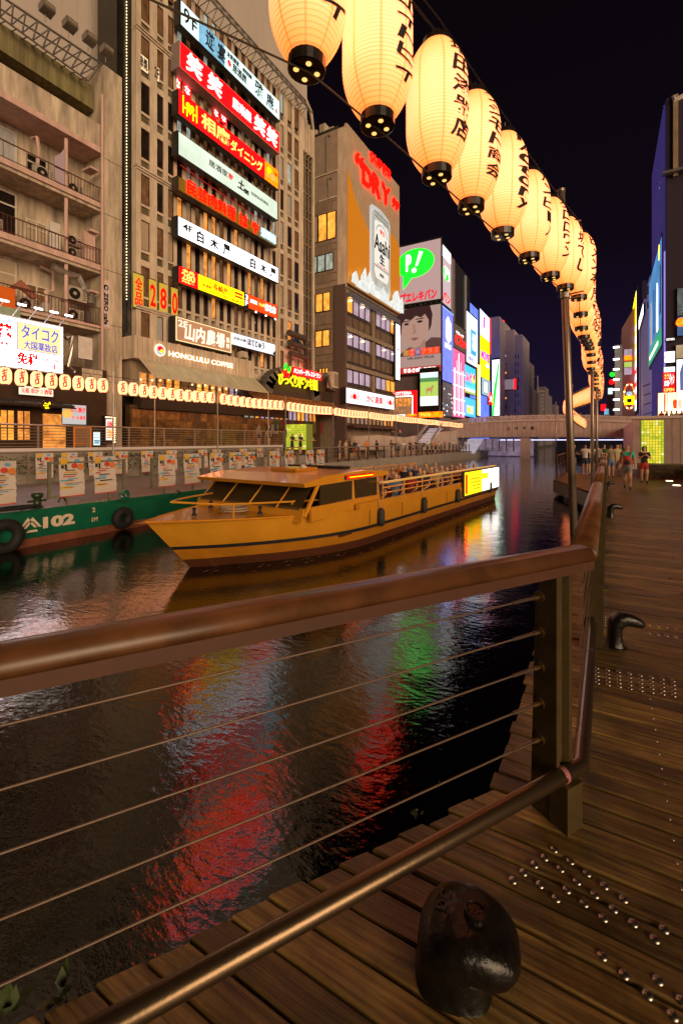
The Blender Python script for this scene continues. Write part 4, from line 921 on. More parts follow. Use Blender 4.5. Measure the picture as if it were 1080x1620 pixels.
P = Panel('+X', XS + .08, 366.5, 525.5, 547, 435, 545, 559); t = P.thing('okonomiyaki_sign', 'narrow white lit sign with black brush writing at second floor', 'sign', .45); P.part('face', E('cool_white', (.82, .86, .95), 1.15), t, 0, 0, 1, 1, -.02, 0); P.text('ほてじゅう', .34, .25, .72, .85, black_ink, t, .01, .03); P.text('お好み焼', .04, .45, .30, .7, dg_, t, .01); P.shape([(.97, .0), (1, .0), (1, .4), (.93, .1)], dark, t, .01)
b = MB(); q = P.p(.05, -.6, .2); 
for (px, py) in ((384, 562),): 
    q = onX(px, py, -21.0); t = thing('spotlight', 'unlit box spotlight under the brush-written white sign', 'spotlight', q); MB().obox(q, (.2, 0, .05), (0, .3, 0), (.04, 0, -.2)).build('housing', concrete, t); MB().tube([q, q + Vector((-.6, .2, -.25))], .03, 6).build('arm', steel, t)

# ---- coffee house front
YH0, YH1 = 14.8, onX(402, 580, -20.9).y
ch_ = thing('coffee_house_front', 'beige coffee house fascia with glazed awning and dark wall below', 'shopfront', (-21.5, 20, 1.2))
P = Panel('+X', -20.9, 183, 521, 561, 402, 573, 598)
MB().box(-22.58, -20.92, YH0, P.p(1, 0).y, P.z0, P.z1).build('fascia_panel', beige, ch_)
k = 0
while k < 40:
    y_ = P.o.y + k * .3
    if y_ < P.p(.999, 0).y: MB().box(-20.925, -20.905, y_, y_ + .008, P.z0 + .01, P.z1 - .01).build('board_joint', beige_dark, ch_)
    k += 1
hc = thing('coffee_lettering', 'glowing HONOLULU COFFEE letters with round emblem on the fascia', 'sign', P.p(.5, .5))
a_, b2 = onX(266, 557, -20.85), onX(367, 577, -20.85)
uy = lambda px: (onX(px, 560, -20.9).y - P.o.y) / P.w
P.text('HONOLULU COFFEE', uy(266), .34, uy(367), .60, E('letter_halo', (1, .42, .01), 1.6), hc, .03, .05, .02); P.text('HONOLULU COFFEE', uy(266), .345, uy(367), .595, E('letter_cream', (1, .92, .8), 2.2), hc, .055, .0, .03)
c_ = uy(252.5); P.disc(c_, .545, .34, E('emblem_white', (1, .85, .60), 1.2), hc, .02); P.disc(c_, .545, .25, E('emblem_blue', (.35, .52, .7), .9), hc, .052); P.disc(c_ - .003, .60, .13, s_red, hc, .084, squash=1.3); P.disc(c_ + .004, .50, .10, s_yellow, hc, .084)
# awning: glass panes sloping out from the fascia foot
zA = P.z0 - .02; yA0, yA1 = YH0 + .3, P.p(1, 0).y + .1
aw = thing('glazed_awning', 'sloping translucent awning panes over the coffee house windows', 'awning', (-20.4, 20, zA - 1))
drop, outw = 1.02, 1.15
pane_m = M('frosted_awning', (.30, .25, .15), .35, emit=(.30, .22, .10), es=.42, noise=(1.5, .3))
na = 7
for i in range(na):
    y0_, y1_ = yA0 + (yA1 - yA0) * i / na + .03, yA0 + (yA1 - yA0) * (i + 1) / na - .03
    MB().slab([(-20.9, y0_, zA), (-20.9, y1_, zA), (-20.9 + outw, y1_, zA - drop), (-20.9 + outw, y0_, zA - drop)], (0, 0, .02)).build('awning_pane', pane_m, aw)
for i in range(na + 1):
    y_ = yA0 + (yA1 - yA0) * i / na; MB().tube([(-20.9, y_, zA), (-20.9 + outw, y_, zA - drop)], .03, 6).build('awning_rib', beige, aw); 
MB().tube([(-20.9 + outw, yA0, zA - drop), (-20.9 + outw, yA1, zA - drop)], .035, 6).build('awning_rail', beige, aw)
for i in (0, na): y_ = yA0 + (yA1 - yA0) * i / na; MB().tube([(-20.9 + outw, y_, zA - drop), (-20.9 + outw, y_, 1.3)], .03, 6).build('awning_post', beige, aw)
MB().tube([(-20.75, yA0 + 1.2, zA - .2), (-20.75, yA0 + 5.0, zA - .2)], .025, 6).build('light_tube', E('yellow_tube', (1, .75, .05), 2.5), aw)
MB().box(-22.0, -21.58, YH0 + .2, YA + 9.9, .9, 3.6).build('lower_wall', M('brown_tiled_wall', (.085, .045, .018), .3, noise=(1.4, .75), stretch=(1, .5, 2), bump=(9, .3)), ch_)
MB().box(-21.9, -21.2, YH0 + .6, YA + 9.9, 3.42, 4.05).build('dark_band', M('dark_lintel', (.03, .018, .010), .5), ch_)
for k in range(24):
    for r_ in range(4):
        if RND.random() < .9: MB().box(-21.579, -21.56, YH0 + .3 + k * .52, YH0 + .8 + k * .52, 1.32 + r_ * .52, 1.80 + r_ * .52).build('wall_tile', M('bronze_wall_tile', (.19, .105, .032), .25, .3, noise=(2.5, .8), rnd=.8), ch_)
nW = 15
for i in range(nW):
    yc = yA0 + .5 + i * (yA1 - yA0 - .6) / nW
    window(ch_, '+X', (-21.5, yc + .1, 4.75), .46, 1.25, pick((3, glass_warm), (3, glass_warm2), (1, glass_dim)) if i < 10 else pick((2, glass_lav), (1, glass_warm), (1, glass_cool)), beige, .05)
    if RND.random() < .7: MB().ico((-21.42, yc + RND.uniform(-.1, .1), 4.9 + RND.uniform(0, .3)), .045, n=5).build('pendant_bulb', bulb, ch_)
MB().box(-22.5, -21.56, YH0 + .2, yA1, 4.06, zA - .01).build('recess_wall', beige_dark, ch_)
P = Panel('+X', -21.15, 429, 671, 686, 440); t = P.thing('notice_board', 'pale blank notice sheet on the dark wall left of the green pillar', 'notice', .04); P.part('face', whitepaint, t, 0, 0, 1, 1, -.02, .01)

# ---- hamburger restaurant with rock arch
XD = -20.4
bd = thing('burger_restaurant_front', 'brown restaurant front with rock arch, neon name and slanting awning', 'shopfront', (XD, 30, 0))
Ye0, Ye1 = onX(404, 600, XD).y, onX(540, 640, XD).y
MB().box(-22.1, -21.6, Ye0, YD + .4, 0, 5.2).build('shop_wall', M('bronze_wall', (.07, .04, .018), .5, noise=(1, .7)), bd)
rock = M('grey_stone_cladding', (.12, .10, .085), .8, noise=(3, .5), bump=(6, .5)); rk = []
for k in range(14):
    f = k / 13; an = math.pi * (.06 + .90 * f); c_y = Ye0 + (Ye1 - Ye0) * .42
    q = Vector((-21.0, c_y - math.cos(an) * 3.1, 5.15 + math.sin(an) * 1.75))
    MB().obox(q, (.38, 0, 0), Vector((0, math.sin(an), math.cos(an) * .6)).normalized() * .40, Vector((0, -math.cos(an), math.sin(an))).normalized() * .42).build('arch_stone', rock, bd)
bf = MB().box(-21.5, -20.95, Ye0 - .6, Ye1 + .2, 4.7, 5.9).build('sign_backing', darkbrown, bd)
P = Panel('+X', XD, 439, 587, 608, 502, 601, 618)
t = thing('neon_restaurant_name', 'big yellow neon katakana and hiragana name under a red strip', 'sign', P.p(.5, 0))
MB().obox(P.p(.5, .5, -.3), (.05, 0, 0), (0, P.w / 2, 0), (0, 0, .08)).build('mounting_bar', darkbrown, t)
for i, chx in enumerate('びっくりドンキー'): P.text(chx, .01 + .123 * i, (.0 if chx != 'っ' else .1), .01 + .123 * i + .112, .95 if chx != 'っ' else .6, E('neon_yellow', (1, .82, .01), 1.5), t, .0, .07, .08)
P = Panel('+X', XD, 463, 580, 592, 508, 590, 600.5); P.part('red_strip', s_red, t, 0, 0, 1, 1, -.1, 0); P.text('ハンバーグレストラン', .03, .15, .97, .9, l_white, t, .005, .02)
for (px, py, m_, l_) in ((451, 580, neon_green, 'leaf'), (457, 585, neon_green, 'leaf'), (450, 589, s_red, 'berry'), (455, 593, s_red, 'berry')):
    q = onX(px, py, XD + .1); MB().slab([q + Vector((0, math.cos(a * math.pi / 6) * .15 + math.sin(a * math.pi / 6) * .1, math.sin(a * math.pi / 6) * .27)) for a in range(12)], (.06, 0, 0)).build(l_, m_, t)
# brown slanting awning
aw2 = thing('brown_awning', 'long brown slatted awning lit from below beside the neon name', 'awning', (-20, 30, 4))
zz0 = 5.0; n2 = 8
for i in range(n2):
    y0_, y1_ = Ye0 - .2 + (Ye1 - Ye0 + .3) * i / n2 + .04, Ye0 - .2 + (Ye1 - Ye0 + .3) * (i + 1) / n2 - .04
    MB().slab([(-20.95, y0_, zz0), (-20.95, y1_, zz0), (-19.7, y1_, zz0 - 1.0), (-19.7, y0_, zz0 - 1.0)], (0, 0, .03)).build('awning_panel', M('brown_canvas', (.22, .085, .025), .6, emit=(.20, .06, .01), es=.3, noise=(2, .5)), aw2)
for i in range(n2 + 1): y_ = Ye0 - .2 + (Ye1 - Ye0 + .3) * i / n2; MB().tube([(-20.95, y_, zz0), (-19.68, y_, zz0 - 1.0)], .035, 5).build('awning_rib', darkbrown, aw2)
for i in range(16):
    yc = Ye0 + .3 + i * .56
    if yc < Ye1: window(bd, '+X', (-21.5, yc, 3.75), .5, .95, pick((2, glass_lav), (2, glass_warm), (1, glass_cool), (1, glass_warm2)), darkbrown, .04)
for i, mm in enumerate((M('flag_green', (.03, .07, .02), .8), M('flag_red', (.14, .015, .01), .8), M('flag_brown', (.09, .05, .02), .8), MATS['flag_red'], MATS['flag_green'], M('flag_olive', (.1, .08, .02), .8), MATS['flag_red'])):
    yc = Ye0 + 2.2 + i * 1.0; MB().box(-20.6, -20.57, yc, yc + .42, 2.3, 3.25).build('cloth_banner', mm, label=ordinal(i + 1) + ' hanging cloth banner from the left under the brown awning', cat='banner', group='cloth banners under the brown awning')
for k, (ya, dz) in enumerate(((YB + .3, 0), (YB + .35, -.75), (YB + .5, -1.55))):
    q = onX(447, 531, -21.3); MB().tube([(-21.3, ya, q.z + dz + .4), (-21.3, ya + 2.2, q.z + dz + .35), (-21.4, ya + 2.6, q.z + dz - .2)], .24 - .02 * k, 12).build('exhaust_pipe', M('old_duct', (.12, .09, .07), .5, .4, noise=(4, .4)), label=['upper', 'middle', 'lower'][k] + ' of three old exhaust pipes above the neon name', cat='pipe')
b = MB(); b.tube([onX(504, 592, -20.6), onX(520, 594, -20.6), onX(523, 614, -20.6), onX(535, 620, -20.6), onX(537, 640, -20.6)], .13, 8); b.build('bent_duct', M('pale_duct', (.4, .38, .37), .3, .7), label='shiny bent duct descending right of the neon name', cat='duct')
P = Panel('+X', -20.3, 527, 588, 612, 541); t = P.thing('outdoor_unit', 'beige outdoor cooling unit mounted beside the bent duct', 'cooling unit', .6, beige); P.part('grille', beige_dark, t, .1, .1, .9, .9, -.01, .02)
# ------------------------------------------------------------------ beer billboard building
XC, YC3 = -19.5, 34.3
ab = thing('billboard_building', 'office building carrying the big beer billboard above glazed floors', 'building', (-22, 40, 0))
Yb1 = onX(632, 300, XC).y
zt1 = onX(548, 196, XC).z; zb0 = onX(540, 448, XC).z
MB().box(-27, XC - .26, YC3 + .0, Yb1, zb0 + .1, zt1 - .02).build('upper_wall', M('taupe_panel', (.33, .24, .18), .8, noise=(1, .2)), ab)
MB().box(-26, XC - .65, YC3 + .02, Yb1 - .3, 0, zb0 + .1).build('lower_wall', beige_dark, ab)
def fy(px, py): return onY(px, py, YC3)
wp = M('brown_wall_panel', (.26, .185, .13), .8, noise=(2, .25), stretch=(1, 1, .4))
# big openings and windows of the side that faces the camera
for (pl, pr, ya, yb, kind_) in ((497, 534, 213, 268, 'open'), (505, 533, 277, 309, 'open'), (490, 532, 345, 376, 'lit'), (490, 528, 408, 426, 'cool'), (488, 523, 468, 491, 'lit'), (488, 522, 526, 547, 'lit'), (505, 520, 583, 590, 'lit')):
    a, b_ = fy(pl, ya), fy(pr, yb); w_, h_ = b_.x - a.x, a.z - b_.z; c = (a + b_) / 2
    if kind_ == 'open':
        MB().obox(c + Vector((0, .3, 0)), (w_ / 2, 0, 0), (0, .29, 0), (0, 0, h_ / 2)).build('dark_opening', M('opening_dark', (.03, .025, .015), .9, noise=(1.5, .9)), ab)
        MB().box(a.x, b_.x, YC3 - .08, YC3 - .01, b_.z - .12, b_.z - .0).build('opening_ledge', beige, ab)
        MB().tube([(a.x + w_ * .55, YC3 - .05, b_.z + .1), (a.x + w_ * .55, YC3 - .05, a.z - .5), (a.x + w_ * .7, YC3 - .05, a.z - .7)], .05, 6).build('vent_pipe', steel, ab)
    else:
        n_ = 3; 
        for i in range(n_):
            wd = w_ / n_; window(ab, '-Y', (a.x + wd * (i + .5), YC3 - .05, c.z), wd - .03, h_, {'lit': [glass_blind, glass_warm2, glass_warm2][i] if ya == 345 else glass_warm2, 'cool': glass_cool}[kind_], dark, .05, 0)
for ya in (322, 338, 388, 398, 434, 446, 456, 500, 512, 520, 560, 572): MB().box(-26.5, fy(532, 0).x, YC3 - .05, YC3 - .01, fy(510, ya).z - .05, fy(510, ya).z + .03).build('ledge', wp, ab)
for ya in (330, 392, 440, 506, 553): a = fy(493, ya - 8); b_ = fy(526, ya + 6); MB().box(a.x, b_.x, YC3 - .03, YC3 - .012, b_.z, a.z).build('wall_panel', wp, ab)
a = fy(529, 452); b_ = fy(541, 690); MB().box(a.x, -19.62, YC3 - .10, YC3 + .30, 0, a.z).build('corner_column', M('mauve_column', (.11, .07, .06), .6), ab)
a = fy(534, 204); MB().box(a.x, XC, YC3 - .02, YC3 - .002, zb0, zt1 - .1).build('side_cladding', beige, ab)
for k in range(3): MB().box(-23.5 + .9 * k, -22.9 + .9 * k, YC3 + .4, YC3 + 1.2, zt1, zt1 + [1.0, 1.3, .7][k]).build('roof_unit', concrete, ab)
# billboard
P = Panel('+X', XC, 548.5, 197, 448, 631.5, 292, 496); bbd = thing('beer_billboard', 'tall billboard with red neon SUPER DRY and a giant silver beer can', 'billboard', P.p(.5, 0))
P.part('board', M('ribbed_beige_board', (.46, .33, .23), .6, noise=(2, .15), stretch=(1, .3, .3)), bbd, 0, 0, 1, 1, -.25, 0)
for k in range(24): P.part('board_rib', MATS['ribbed_beige_board'], bbd, .02 + k * .041, .002, .027 + k * .041, .998, .0, .035)
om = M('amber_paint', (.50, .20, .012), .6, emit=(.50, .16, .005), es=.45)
P.shape([(0, 0), (.62, 0), (.62, .42), (.36, .44), (.24, .50), (.12, .58), (.05, .66), (0, .72)], om, bbd, .036, 'amber_area', .012)
P.shape([(.63, 0), (1, 0), (1, .50), (.94, .545), (.86, .57), (.76, .565), (.63, .55)], om, bbd, .036, 'amber_area', .012)

pq = lambda px, py: ((onX(px, py, XC).y - P.o.y) / P.w, (onX(px, py, XC).z - P.z0) / P.h)
for ch, (x0, y0_, x1, y1_) in zip('DRYSUPER', ((571, 259, 586, 301), (587, 272, 600, 316), (601, 288, 615, 328), (583, 239, 588.5, 257), (590, 246, 595.5, 264), (597, 253, 602.5, 271), (604, 260, 609.5, 278), (611, 267, 616, 285))):
    c0 = pq(x0, (y0_ + y1_) / 2); c1 = pq(x1, (y0_ + y1_) / 2); hh = (y1_ - y0_) * .74 / (FPX / ((AX * XC + AY * onX((x0 + x1) / 2, 0, XC).y))) / P.h
    vm = pq((x0 + x1) / 2, (y0_ + y1_) / 2)[1]; P.text(ch, c0[0], vm - hh / 2, c1[0], vm + hh / 2, neon_red, bbd, .16, .05, .05)
for (x0, y0_, ch) in ((560, 244, '“'), (619, 317, '”')):
    c0 = pq(x0, y0_); P.text(ch, c0[0], c0[1] - .04, c0[0] + .13, c0[1] + .03, neon_red, bbd, .15, .06, .1)
# can in relief
can_m = E('silver_can', (.52, .54, .50), .75, (3, .35), (1, 1, .25)); can_l = E('can_light', (.80, .80, .74), .95)
def canpoly(s_, v0=.10, v1=.635, top=.05):
    u0, u1 = .40 + s_, .745 - s_
    pts_ = [(u0 + .03, v0 + s_ * .3), (u1 - .03, v0 + s_ * .3), (u1, v0 + .05)] + [(u1, v1 - top), (u1 - .03, v1 - top * .4), (u1 - .09, v1 - .01), ((u0 + u1) / 2, v1), (u0 + .09, v1 - .01), (u0 + .03, v1 - top * .4), (u0, v1 - top), (u0, v0 + .05)]
    return pts_
P.shape(canpoly(-.03, .06, .66), E('can_outline', (.75, .8, .85), .55), bbd, .05, 'can_outline', .03); P.shape(canpoly(0), can_m, bbd, .085, 'can_body', .12)
P.shape(canpoly(.035, .14, .565, .03), can_l, bbd, .21, 'can_label', .02)
for v in (.60, .575, .225, .235): P.shape([(.43, v), (.715, v), (.715, v + .004), (.43, v + .004)], dark, bbd, .235, 'can_line', .01)
n = 24
pts_o = [(.573 + .115 * math.cos(math.pi * i / n), .475 + .07 * math.sin(math.pi * i / n)) for i in range(n + 1)]; pts_i = [(.573 + .10 * math.cos(math.pi * i / n), .475 + .058 * math.sin(math.pi * i / n)) for i in range(n + 1)][::-1]
for i in range(n): P.shape([pts_o[i], pts_o[i + 1], pts_i[n - i - 1], pts_i[n - i]], can_m, bbd, .232, 'label_arch', .008)
P.text('Asahi', .425, .345, .725, .455, black_ink, bbd, .24, .03, .03); P.text('生', .525, .265, .62, .335, black_ink, bbd, .24, .05, .03); P.text('辛口', .53, .475, .62, .51, l_red, bbd, .24, .02); P.text('スーパードライ', .47, .24, .68, .256, l_red, bbd, .245, .01); P.text('BEER', .53, .175, .61, .195, dark, bbd, .24)
ice = E('ice_white', (.80, .88, .88), .85, (2.5, .35)); r_ = random.Random(4)
for k in range(22):
    u = r_.uniform(.02, .96); hgt = r_.uniform(.05, .11) + (.06 if (.2 < u < .32 or u > .8) else 0); w_ = r_.uniform(.05, .10)
    P.shape([(max(.0, u - w_), .0), (min(1, u + w_), .0), (min(1, u + w_ * .7), hgt * .55), (u + .01, hgt), (max(0, u - w_ * .8), hgt * .6)], ice, bbd, .25 + .012 * k, 'ice_shard', .03)
MB().box(-20.5, XC + .12, YC3 + .3, Yb1 - .1, zb0 - .8, zb0 - .3).build('billboard_truss', steel, ab)
# glazed floors
rows = [(467, 493), (524.5, 546), (583.5, 605)]
for ri, (ya, yb) in enumerate(rows):
    z1_, z0_ = onX(546, ya, -19.9).z, onX(546, yb, -19.9).z
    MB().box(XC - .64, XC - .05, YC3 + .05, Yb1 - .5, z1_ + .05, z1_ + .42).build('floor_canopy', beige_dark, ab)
    MB().box(XC - .64, XC - .3, YC3 + .1, Yb1 - .5, z0_ - 1.55, z0_ - .06).build('floor_spandrel', darkbrown, ab)
    n_ = 9; L = Yb1 - .8 - (YC3 + .3); wd = L / n_
    for i in range(n_):
        yc = YC3 + .3 + wd * (i + .5)
        if i == 4: MB().box(XC - .64, XC - .12, yc - wd * .2, yc + wd * .2, z0_ - 1.4, z1_).build('pier', beige_dark, ab); continue
        window(ab, '+X', (XC - .25, yc, (z0_ + z1_) / 2), wd - .08, z1_ - z0_, [glass_warm2 if i in (0, 8) else glass_lav, glass_lav, glass_warm2 if i > 6 else glass_lav][ri], darkbrown, .05)
        MB().box(XC - .28, XC - .24, yc - wd * .42, yc + wd * .42, z0_ - 1.35, z0_ - .3).build('infill_panel', M('tan_infill', (.16, .10, .055), .5, noise=(2, .4)), ab)
        if ri < 2 and i % 2 == 0: MB().lathe((XC - .10, yc, z1_ - .42), [(.12, 0), (.16, .05), (.1, .1)], 10).build('ceiling_lamp', bulb, ab)
P = Panel('+X', XC + .12, 548, 611, 636, 623, 630, 648.5); t = P.thing('crab_sign', 'long white lit sign with red crab drawings and red characters', 'sign', .5)
P.part('face', E('cool_bright_white', (1, .93, .98), 1.7), t, 0, 0, 1, 1, -.02, 0); P.text('かに道楽', .37, .25, .72, .8, l_red, t, .01, .05)
for u in (.14, .90):
    P.disc(u, .48, .26, l_red, t, .01, 'crab_body', .02, 12, 1.2)
    for k in range(8):
        a_ = math.pi * (k - .5) / 7 if k else 0; a_ = -.5 + k * (math.pi + 1) / 7; c0 = P.p(u, .48, .02); c1 = c0 + Vector((0, math.cos(a_) * .75, math.sin(a_) * .42)); c2 = c1 + Vector((0, math.cos(a_) * .1, .2)); MB().tube([c0, c1, c2], .045, 4).build('crab_leg', l_red, t)
for i in range(12):
    yc = YC3 + .8 + i * .85
    if yc < Yb1 - .4: window(ab, '+X', (XC - .3, yc, 3.75), .7, 1.1, pick((2, glass_blind), (1, glass_warm), (1, glass_grey)), darkbrown, .05)
MB().box(XC - .6, XC + .6, YC3 + .2, Yb1, 2.85, 3.05).build('entrance_canopy', darkbrown, ab)
for i in range(9): MB().lathe((XC + .4, YC3 + 1 + i * 1.25, 2.65), [(.05, 0), (.13, .05), (.1, .16)], 8).build('canopy_spot', dark, ab)
# slim white blade sign
P = Panel('+X', XC + .25, 626.2, 512, 600, 632, 515, 600.5); t = P.thing('blade_sign', 'slim tall white lit blade sign at the billboard building corner', 'sign', .3); P.part('face', s_bright, t, 0, 0, 1, 1, -.02, 0)
for k in range(7): P.text('不動産保険会社'[k], .25, .60 - .085 * k, .75, .66 - .085 * k, l_blue, t, .01)

# ------------------------------------------------------------------ buildings beyond
YP = 58.6; XP = -19.0
pc_ = thing('screen_building', 'corner building stacked with speech bubble screen, portrait poster and screens', 'building', (-23, 62, 0))
zT = onY(690, 380, YP).z
MB().box(-30, XP - .3, YP + .31, 66, 0, zT - .2).build('wall', M('mauve_wall', (.16, .11, .12), .8, noise=(.8, .3)), pc_)
def scr(name, label, face, plane, args, mat, cat='sign', depth=.4, **k): P = Panel(face, plane, *args); t = P.thing(name, label, cat, depth, **k); P.part('face', mat, t, 0, 0, 1, 1, -.02, 0); return P, t
P, t = scr('bubble_screen', 'pale square sign with a green speech bubble and red characters', '-Y', YP, (622, 389, 482, 697, 381, 474), E('mauve_screen', (.50, .34, .33), .9), depth=.6)
fx = lambda px: (onY(px, 400, YP).x - P.o.x) / P.w
fz = lambda px, py: (onY(px, py, YP).z - P.z0) / P.h
n = 28; cxb, czb = fx(656), fz(656, 416)
ell = [(cxb + .40 * math.cos(2 * math.pi * i / n), czb + .245 * math.sin(2 * math.pi * i / n)) for i in range(n)]
P.shape(ell, neon_green, t, .01, 'bubble', .03); P.shape([(fx(637), fz(637, 430)), (fx(655), fz(655, 434)), (fx(638), fz(638, 458))], neon_green, t, .012, 'bubble_tail', .027)
P.text('P', fx(642), fz(642, 430), fx(650.5), fz(650, 402), l_white, t, .05, .1); P.shape([(fx(657), fz(657, 421)), (fx(660.5), fz(660, 420)), (fx(669), fz(668, 398)), (fx(663.5), fz(663, 397))], l_white, t, .05, 'exclamation'); P.disc(fx(655), fz(655, 427.5), .34, l_white, t, .05)
P.text('ップエレキバン', fx(624), fz(660, 477), fx(691), fz(660, 460), E('deep_red_letter', (.8, .01, .04), 1.1), t, .02, .1)
P, t = scr('bubble_screen', 'side face of the speech bubble sign glowing white at the top', '+X', XP, (698, 383, 478, 713, 401, 487), E('bright_mauve', (.58, .45, .50), 1.0), depth=.5)
P.part('lit_top', s_bright, t, .05, .80, .95, .98, .005, .02); P.disc(.5, .55, .9, neon_green, t, .012, squash=1.6); P.text('P!', .3, .45, .8, .66, l_white, t, .05, .05); P.text('バン', .1, .04, .9, .22, l_red, t, .02, .06)
tr = thing('sign_truss', 'open steel truss under the speech bubble sign', 'truss', (XP - 3, YP, 19))
for k in range(8): x_ = -25 + .75 * k; MB().tube([(x_, YP + .1, onY(660, 483, YP).z), (x_ + .4, YP + .1, onY(660, 476, YP).z)], .06, 5).build('brace', steel, tr)
# portrait poster: an invented face
P, t = scr('portrait_poster', 'huge mauve poster of a young face with a red strip of writing', '-Y', YP, (624, 489, 591, 697, 483, 588), E('poster_mauve', (.48, .33, .30), .75), depth=.4)
q_ = lambda px, py: (fx2(px), fz2(py))
fx2 = lambda px: (onY(px, 500, YP).x - P.o.x) / P.w
fz2 = lambda py: (onY(660, py, YP).z - P.z0) / P.h
skin_p = E('poster_skin', (.42, .24, .19), .75, (.5, .12)); skin_l = E('poster_skin_light', (.52, .32, .26), .75); hair_p = E('poster_hair', (.055, .022, .022), .7); dk_p = E('poster_dark', (.03, .012, .014), .7)
P.shape([q_(*c) for c in ((628, 562), (640, 552), (652, 546), (668, 546), (682, 536), (697, 538), (697, 562))], E('poster_cloth', (.13, .065, .06), .7), t, .008, 'shoulders', .006)
P.shape([q_(*c) for c in ((650, 556), (649, 535), (672, 535), (673, 552))], skin_p, t, .015, 'neck', .006)
P.shape([q_(*c) for c in ((633, 498), (633, 520), (637, 532), (645, 543), (656, 550), (664, 547), (672, 536), (677, 522), (679, 498), (660, 488), (642, 490))], skin_l, t, .022, 'face_shape', .006)
P.shape([q_(*c) for c in ((627, 515), (625, 500), (630, 489), (645, 486), (665, 485), (680, 486), (684, 500), (682, 518), (678, 526), (678, 508), (672, 498), (666, 503), (658, 499), (650, 505), (641, 502), (636, 509), (634, 528))], hair_p, t, .029, 'hair_shape', .006)
for (x0, x1, ye) in ((638, 648, 510.5), (658, 670, 509)):
    P.shape([q_(x0, ye), q_((x0 + x1) / 2, ye + 2.2), q_(x1, ye), q_((x0 + x1) / 2, ye - 2.3)], dk_p, t, .036, 'eye', .004)
    P.shape([q_(x0 - 1, ye - 5), q_(x1 + 1, ye - 5.5), q_(x1 + 1, ye - 4), q_(x0 - 1, ye - 3.6)], hair_p, t, .036, 'brow', .004)
P.shape([q_(*c) for c in ((652, 512), (654, 524), (651, 527), (656, 528), (659, 525), (656, 512))], skin_p, t, .036, 'nose', .004); P.shape([q_(*c) for c in ((649, 535), (655, 533), (663, 534.5), (656, 538.5))], E('poster_lip', (.30, .12, .11), .7), t, .036, 'mouth', .004)
for i, (c_, m_) in enumerate(zip('ジェープラス', ('l_yellow', 'o', 'b', 'o', 'o', 'o'))):
    P.part('letter_tile', [E('tile_ochre', (.6, .3, .05), .8), s_vermil, l_blue, s_vermil, s_vermil, s_vermil][i], t, .20 + i * .13, fz2(561), .315 + i * .13, fz2(552), .03, .04); P.text(c_, .22 + i * .13, fz2(560), .30 + i * .13, fz2(553), skin_l, t, .045, .03)
P.text('UK-DAY PLUS', .30, fz2(568), .86, fz2(564), dk_p, t, .04, .02); P.part('red_strip', E('dull_red', (.50, .04, .035), .9), t, 0, fz2(590), 1, fz2(580), .03, .04); P.text('毎あさ8時 電器館', .2, fz2(588.5), .9, fz2(581.5), l_white, t, .045, .03)
# street screen, burger shop
P, t = scr('street_screen', 'portrait video screen showing a green field and pale animal', '-Y', YP - .4, (664.5, 590, 642, 692.5, 588, 641), E('screen_white', (.95, 1, .98), 1.3), depth=.4, frame=.05)
P.part('grass', E('screen_grass', (.42, .62, .12), 1.1), t, 0, .28, 1, .78, .004, .01); P.part('hedge', E('screen_hedge', (.10, .32, .10), .9), t, 0, .72, 1, .84, .012, .016); P.part('sky', E('screen_sky', (.70, .85, .95), 1.1), t, 0, .84, 1, .97, .004, .012)
P.shape([(.35, .52), (.62, .55), (.72, .62), (.78, .58), (.70, .48), (.66, .34), (.63, .34), (.60, .44), (.42, .43), (.40, .32), (.37, .32)], E('screen_animal', (.62, .32, .12), .8), t, .018)
P, t = scr('burger_shop_sign', 'red and white storefront sign with an arched frame and shop name', '-Y', YP - .6, (622, 620, 662, 659, 617, 657), E('warm_shopfront', (.45, .22, .10), .7, (1.5, .7)), depth=.5)
P.part('red_top', s_red, t, 0, .84, 1, 1, .01, .1); P.part('red_side', s_red, t, .86, 0, 1, .838, .01, .1); P.text('LOTTERIA', .04, .86, .80, .975, l_white, t, .11, .03); P.part('white_bar', l_white, t, .80, .1, .84, .80, .01, .05); P.part('white_bar', l_white, t, .1, .78, .84, .82, .012, .05); P.text('LOTTE', .05, .0, .55, .1, l_white, t, .1, .03); P.part('orange_bar', s_orange, t, .6, .02, 1.0, .1, .105, .15)
for k in range(4): P.part('shop_window', glass_warm, t, .06 + k * .18, .42, .2 + k * .18, .72, .02, .04)
P, t = scr('orange_awning_sign', 'orange lit shop strip beside the stairs under the screen', '-Y', YP - .7, (662, 653, 661, 700, 650, 659), s_orange, depth=.4); P.text('ドリンク', .1, .2, .5, .8, l_yellow, t, .02, .03)
# canal-side screens on the same corner
def side(name, label, a, mat, XX=XP + .0, **k): return scr(name, label, '+X', XX, a, mat, **k)
P, t = side('blue_screen', 'tall blue screen with a white hexagon beside the poster', (700, 487, 600, 716, 498, 607), E('violet_blue', (.10, .13, .80), 2.4, (1, .3))); P.shape([(.5, .93), (.8, .85), (.8, .62), (.55, .55), (.3, .62), (.3, .85)], s_white, t, .01); P.text('BIG', .2, .47, .8, .54, l_white, t, .01, .03)
P.part('edge_light', E('blue_edge', (.2, .3, 1), 2.0), t, -.05, 1.005, 1.05, 1.02, -.02, .05)
P, t = side('crystal_screen', 'dark sparkling screen below the blue hexagon sign', (700, 605, 658, 716, 606, 658), E('dark_sparkle', (.10, .09, .10), .9, (3, .9)))
for k in range(18): P.disc(RND.random(), RND.random(), .12, [s_white, l_white, s_blue][k % 3], t, .005, 'sparkle', .01, 6)
b2_ = thing('dark_glass_tower', 'dark glazed block between the blue screen and the white towers', 'building', (-21, 66, 0))
MB().box(-24, XP - .25, 66.1, 74.2, 0, onX(716, 405, XP).z).build('wall', M('black_glass', (.03, .03, .035), .1), b2_)
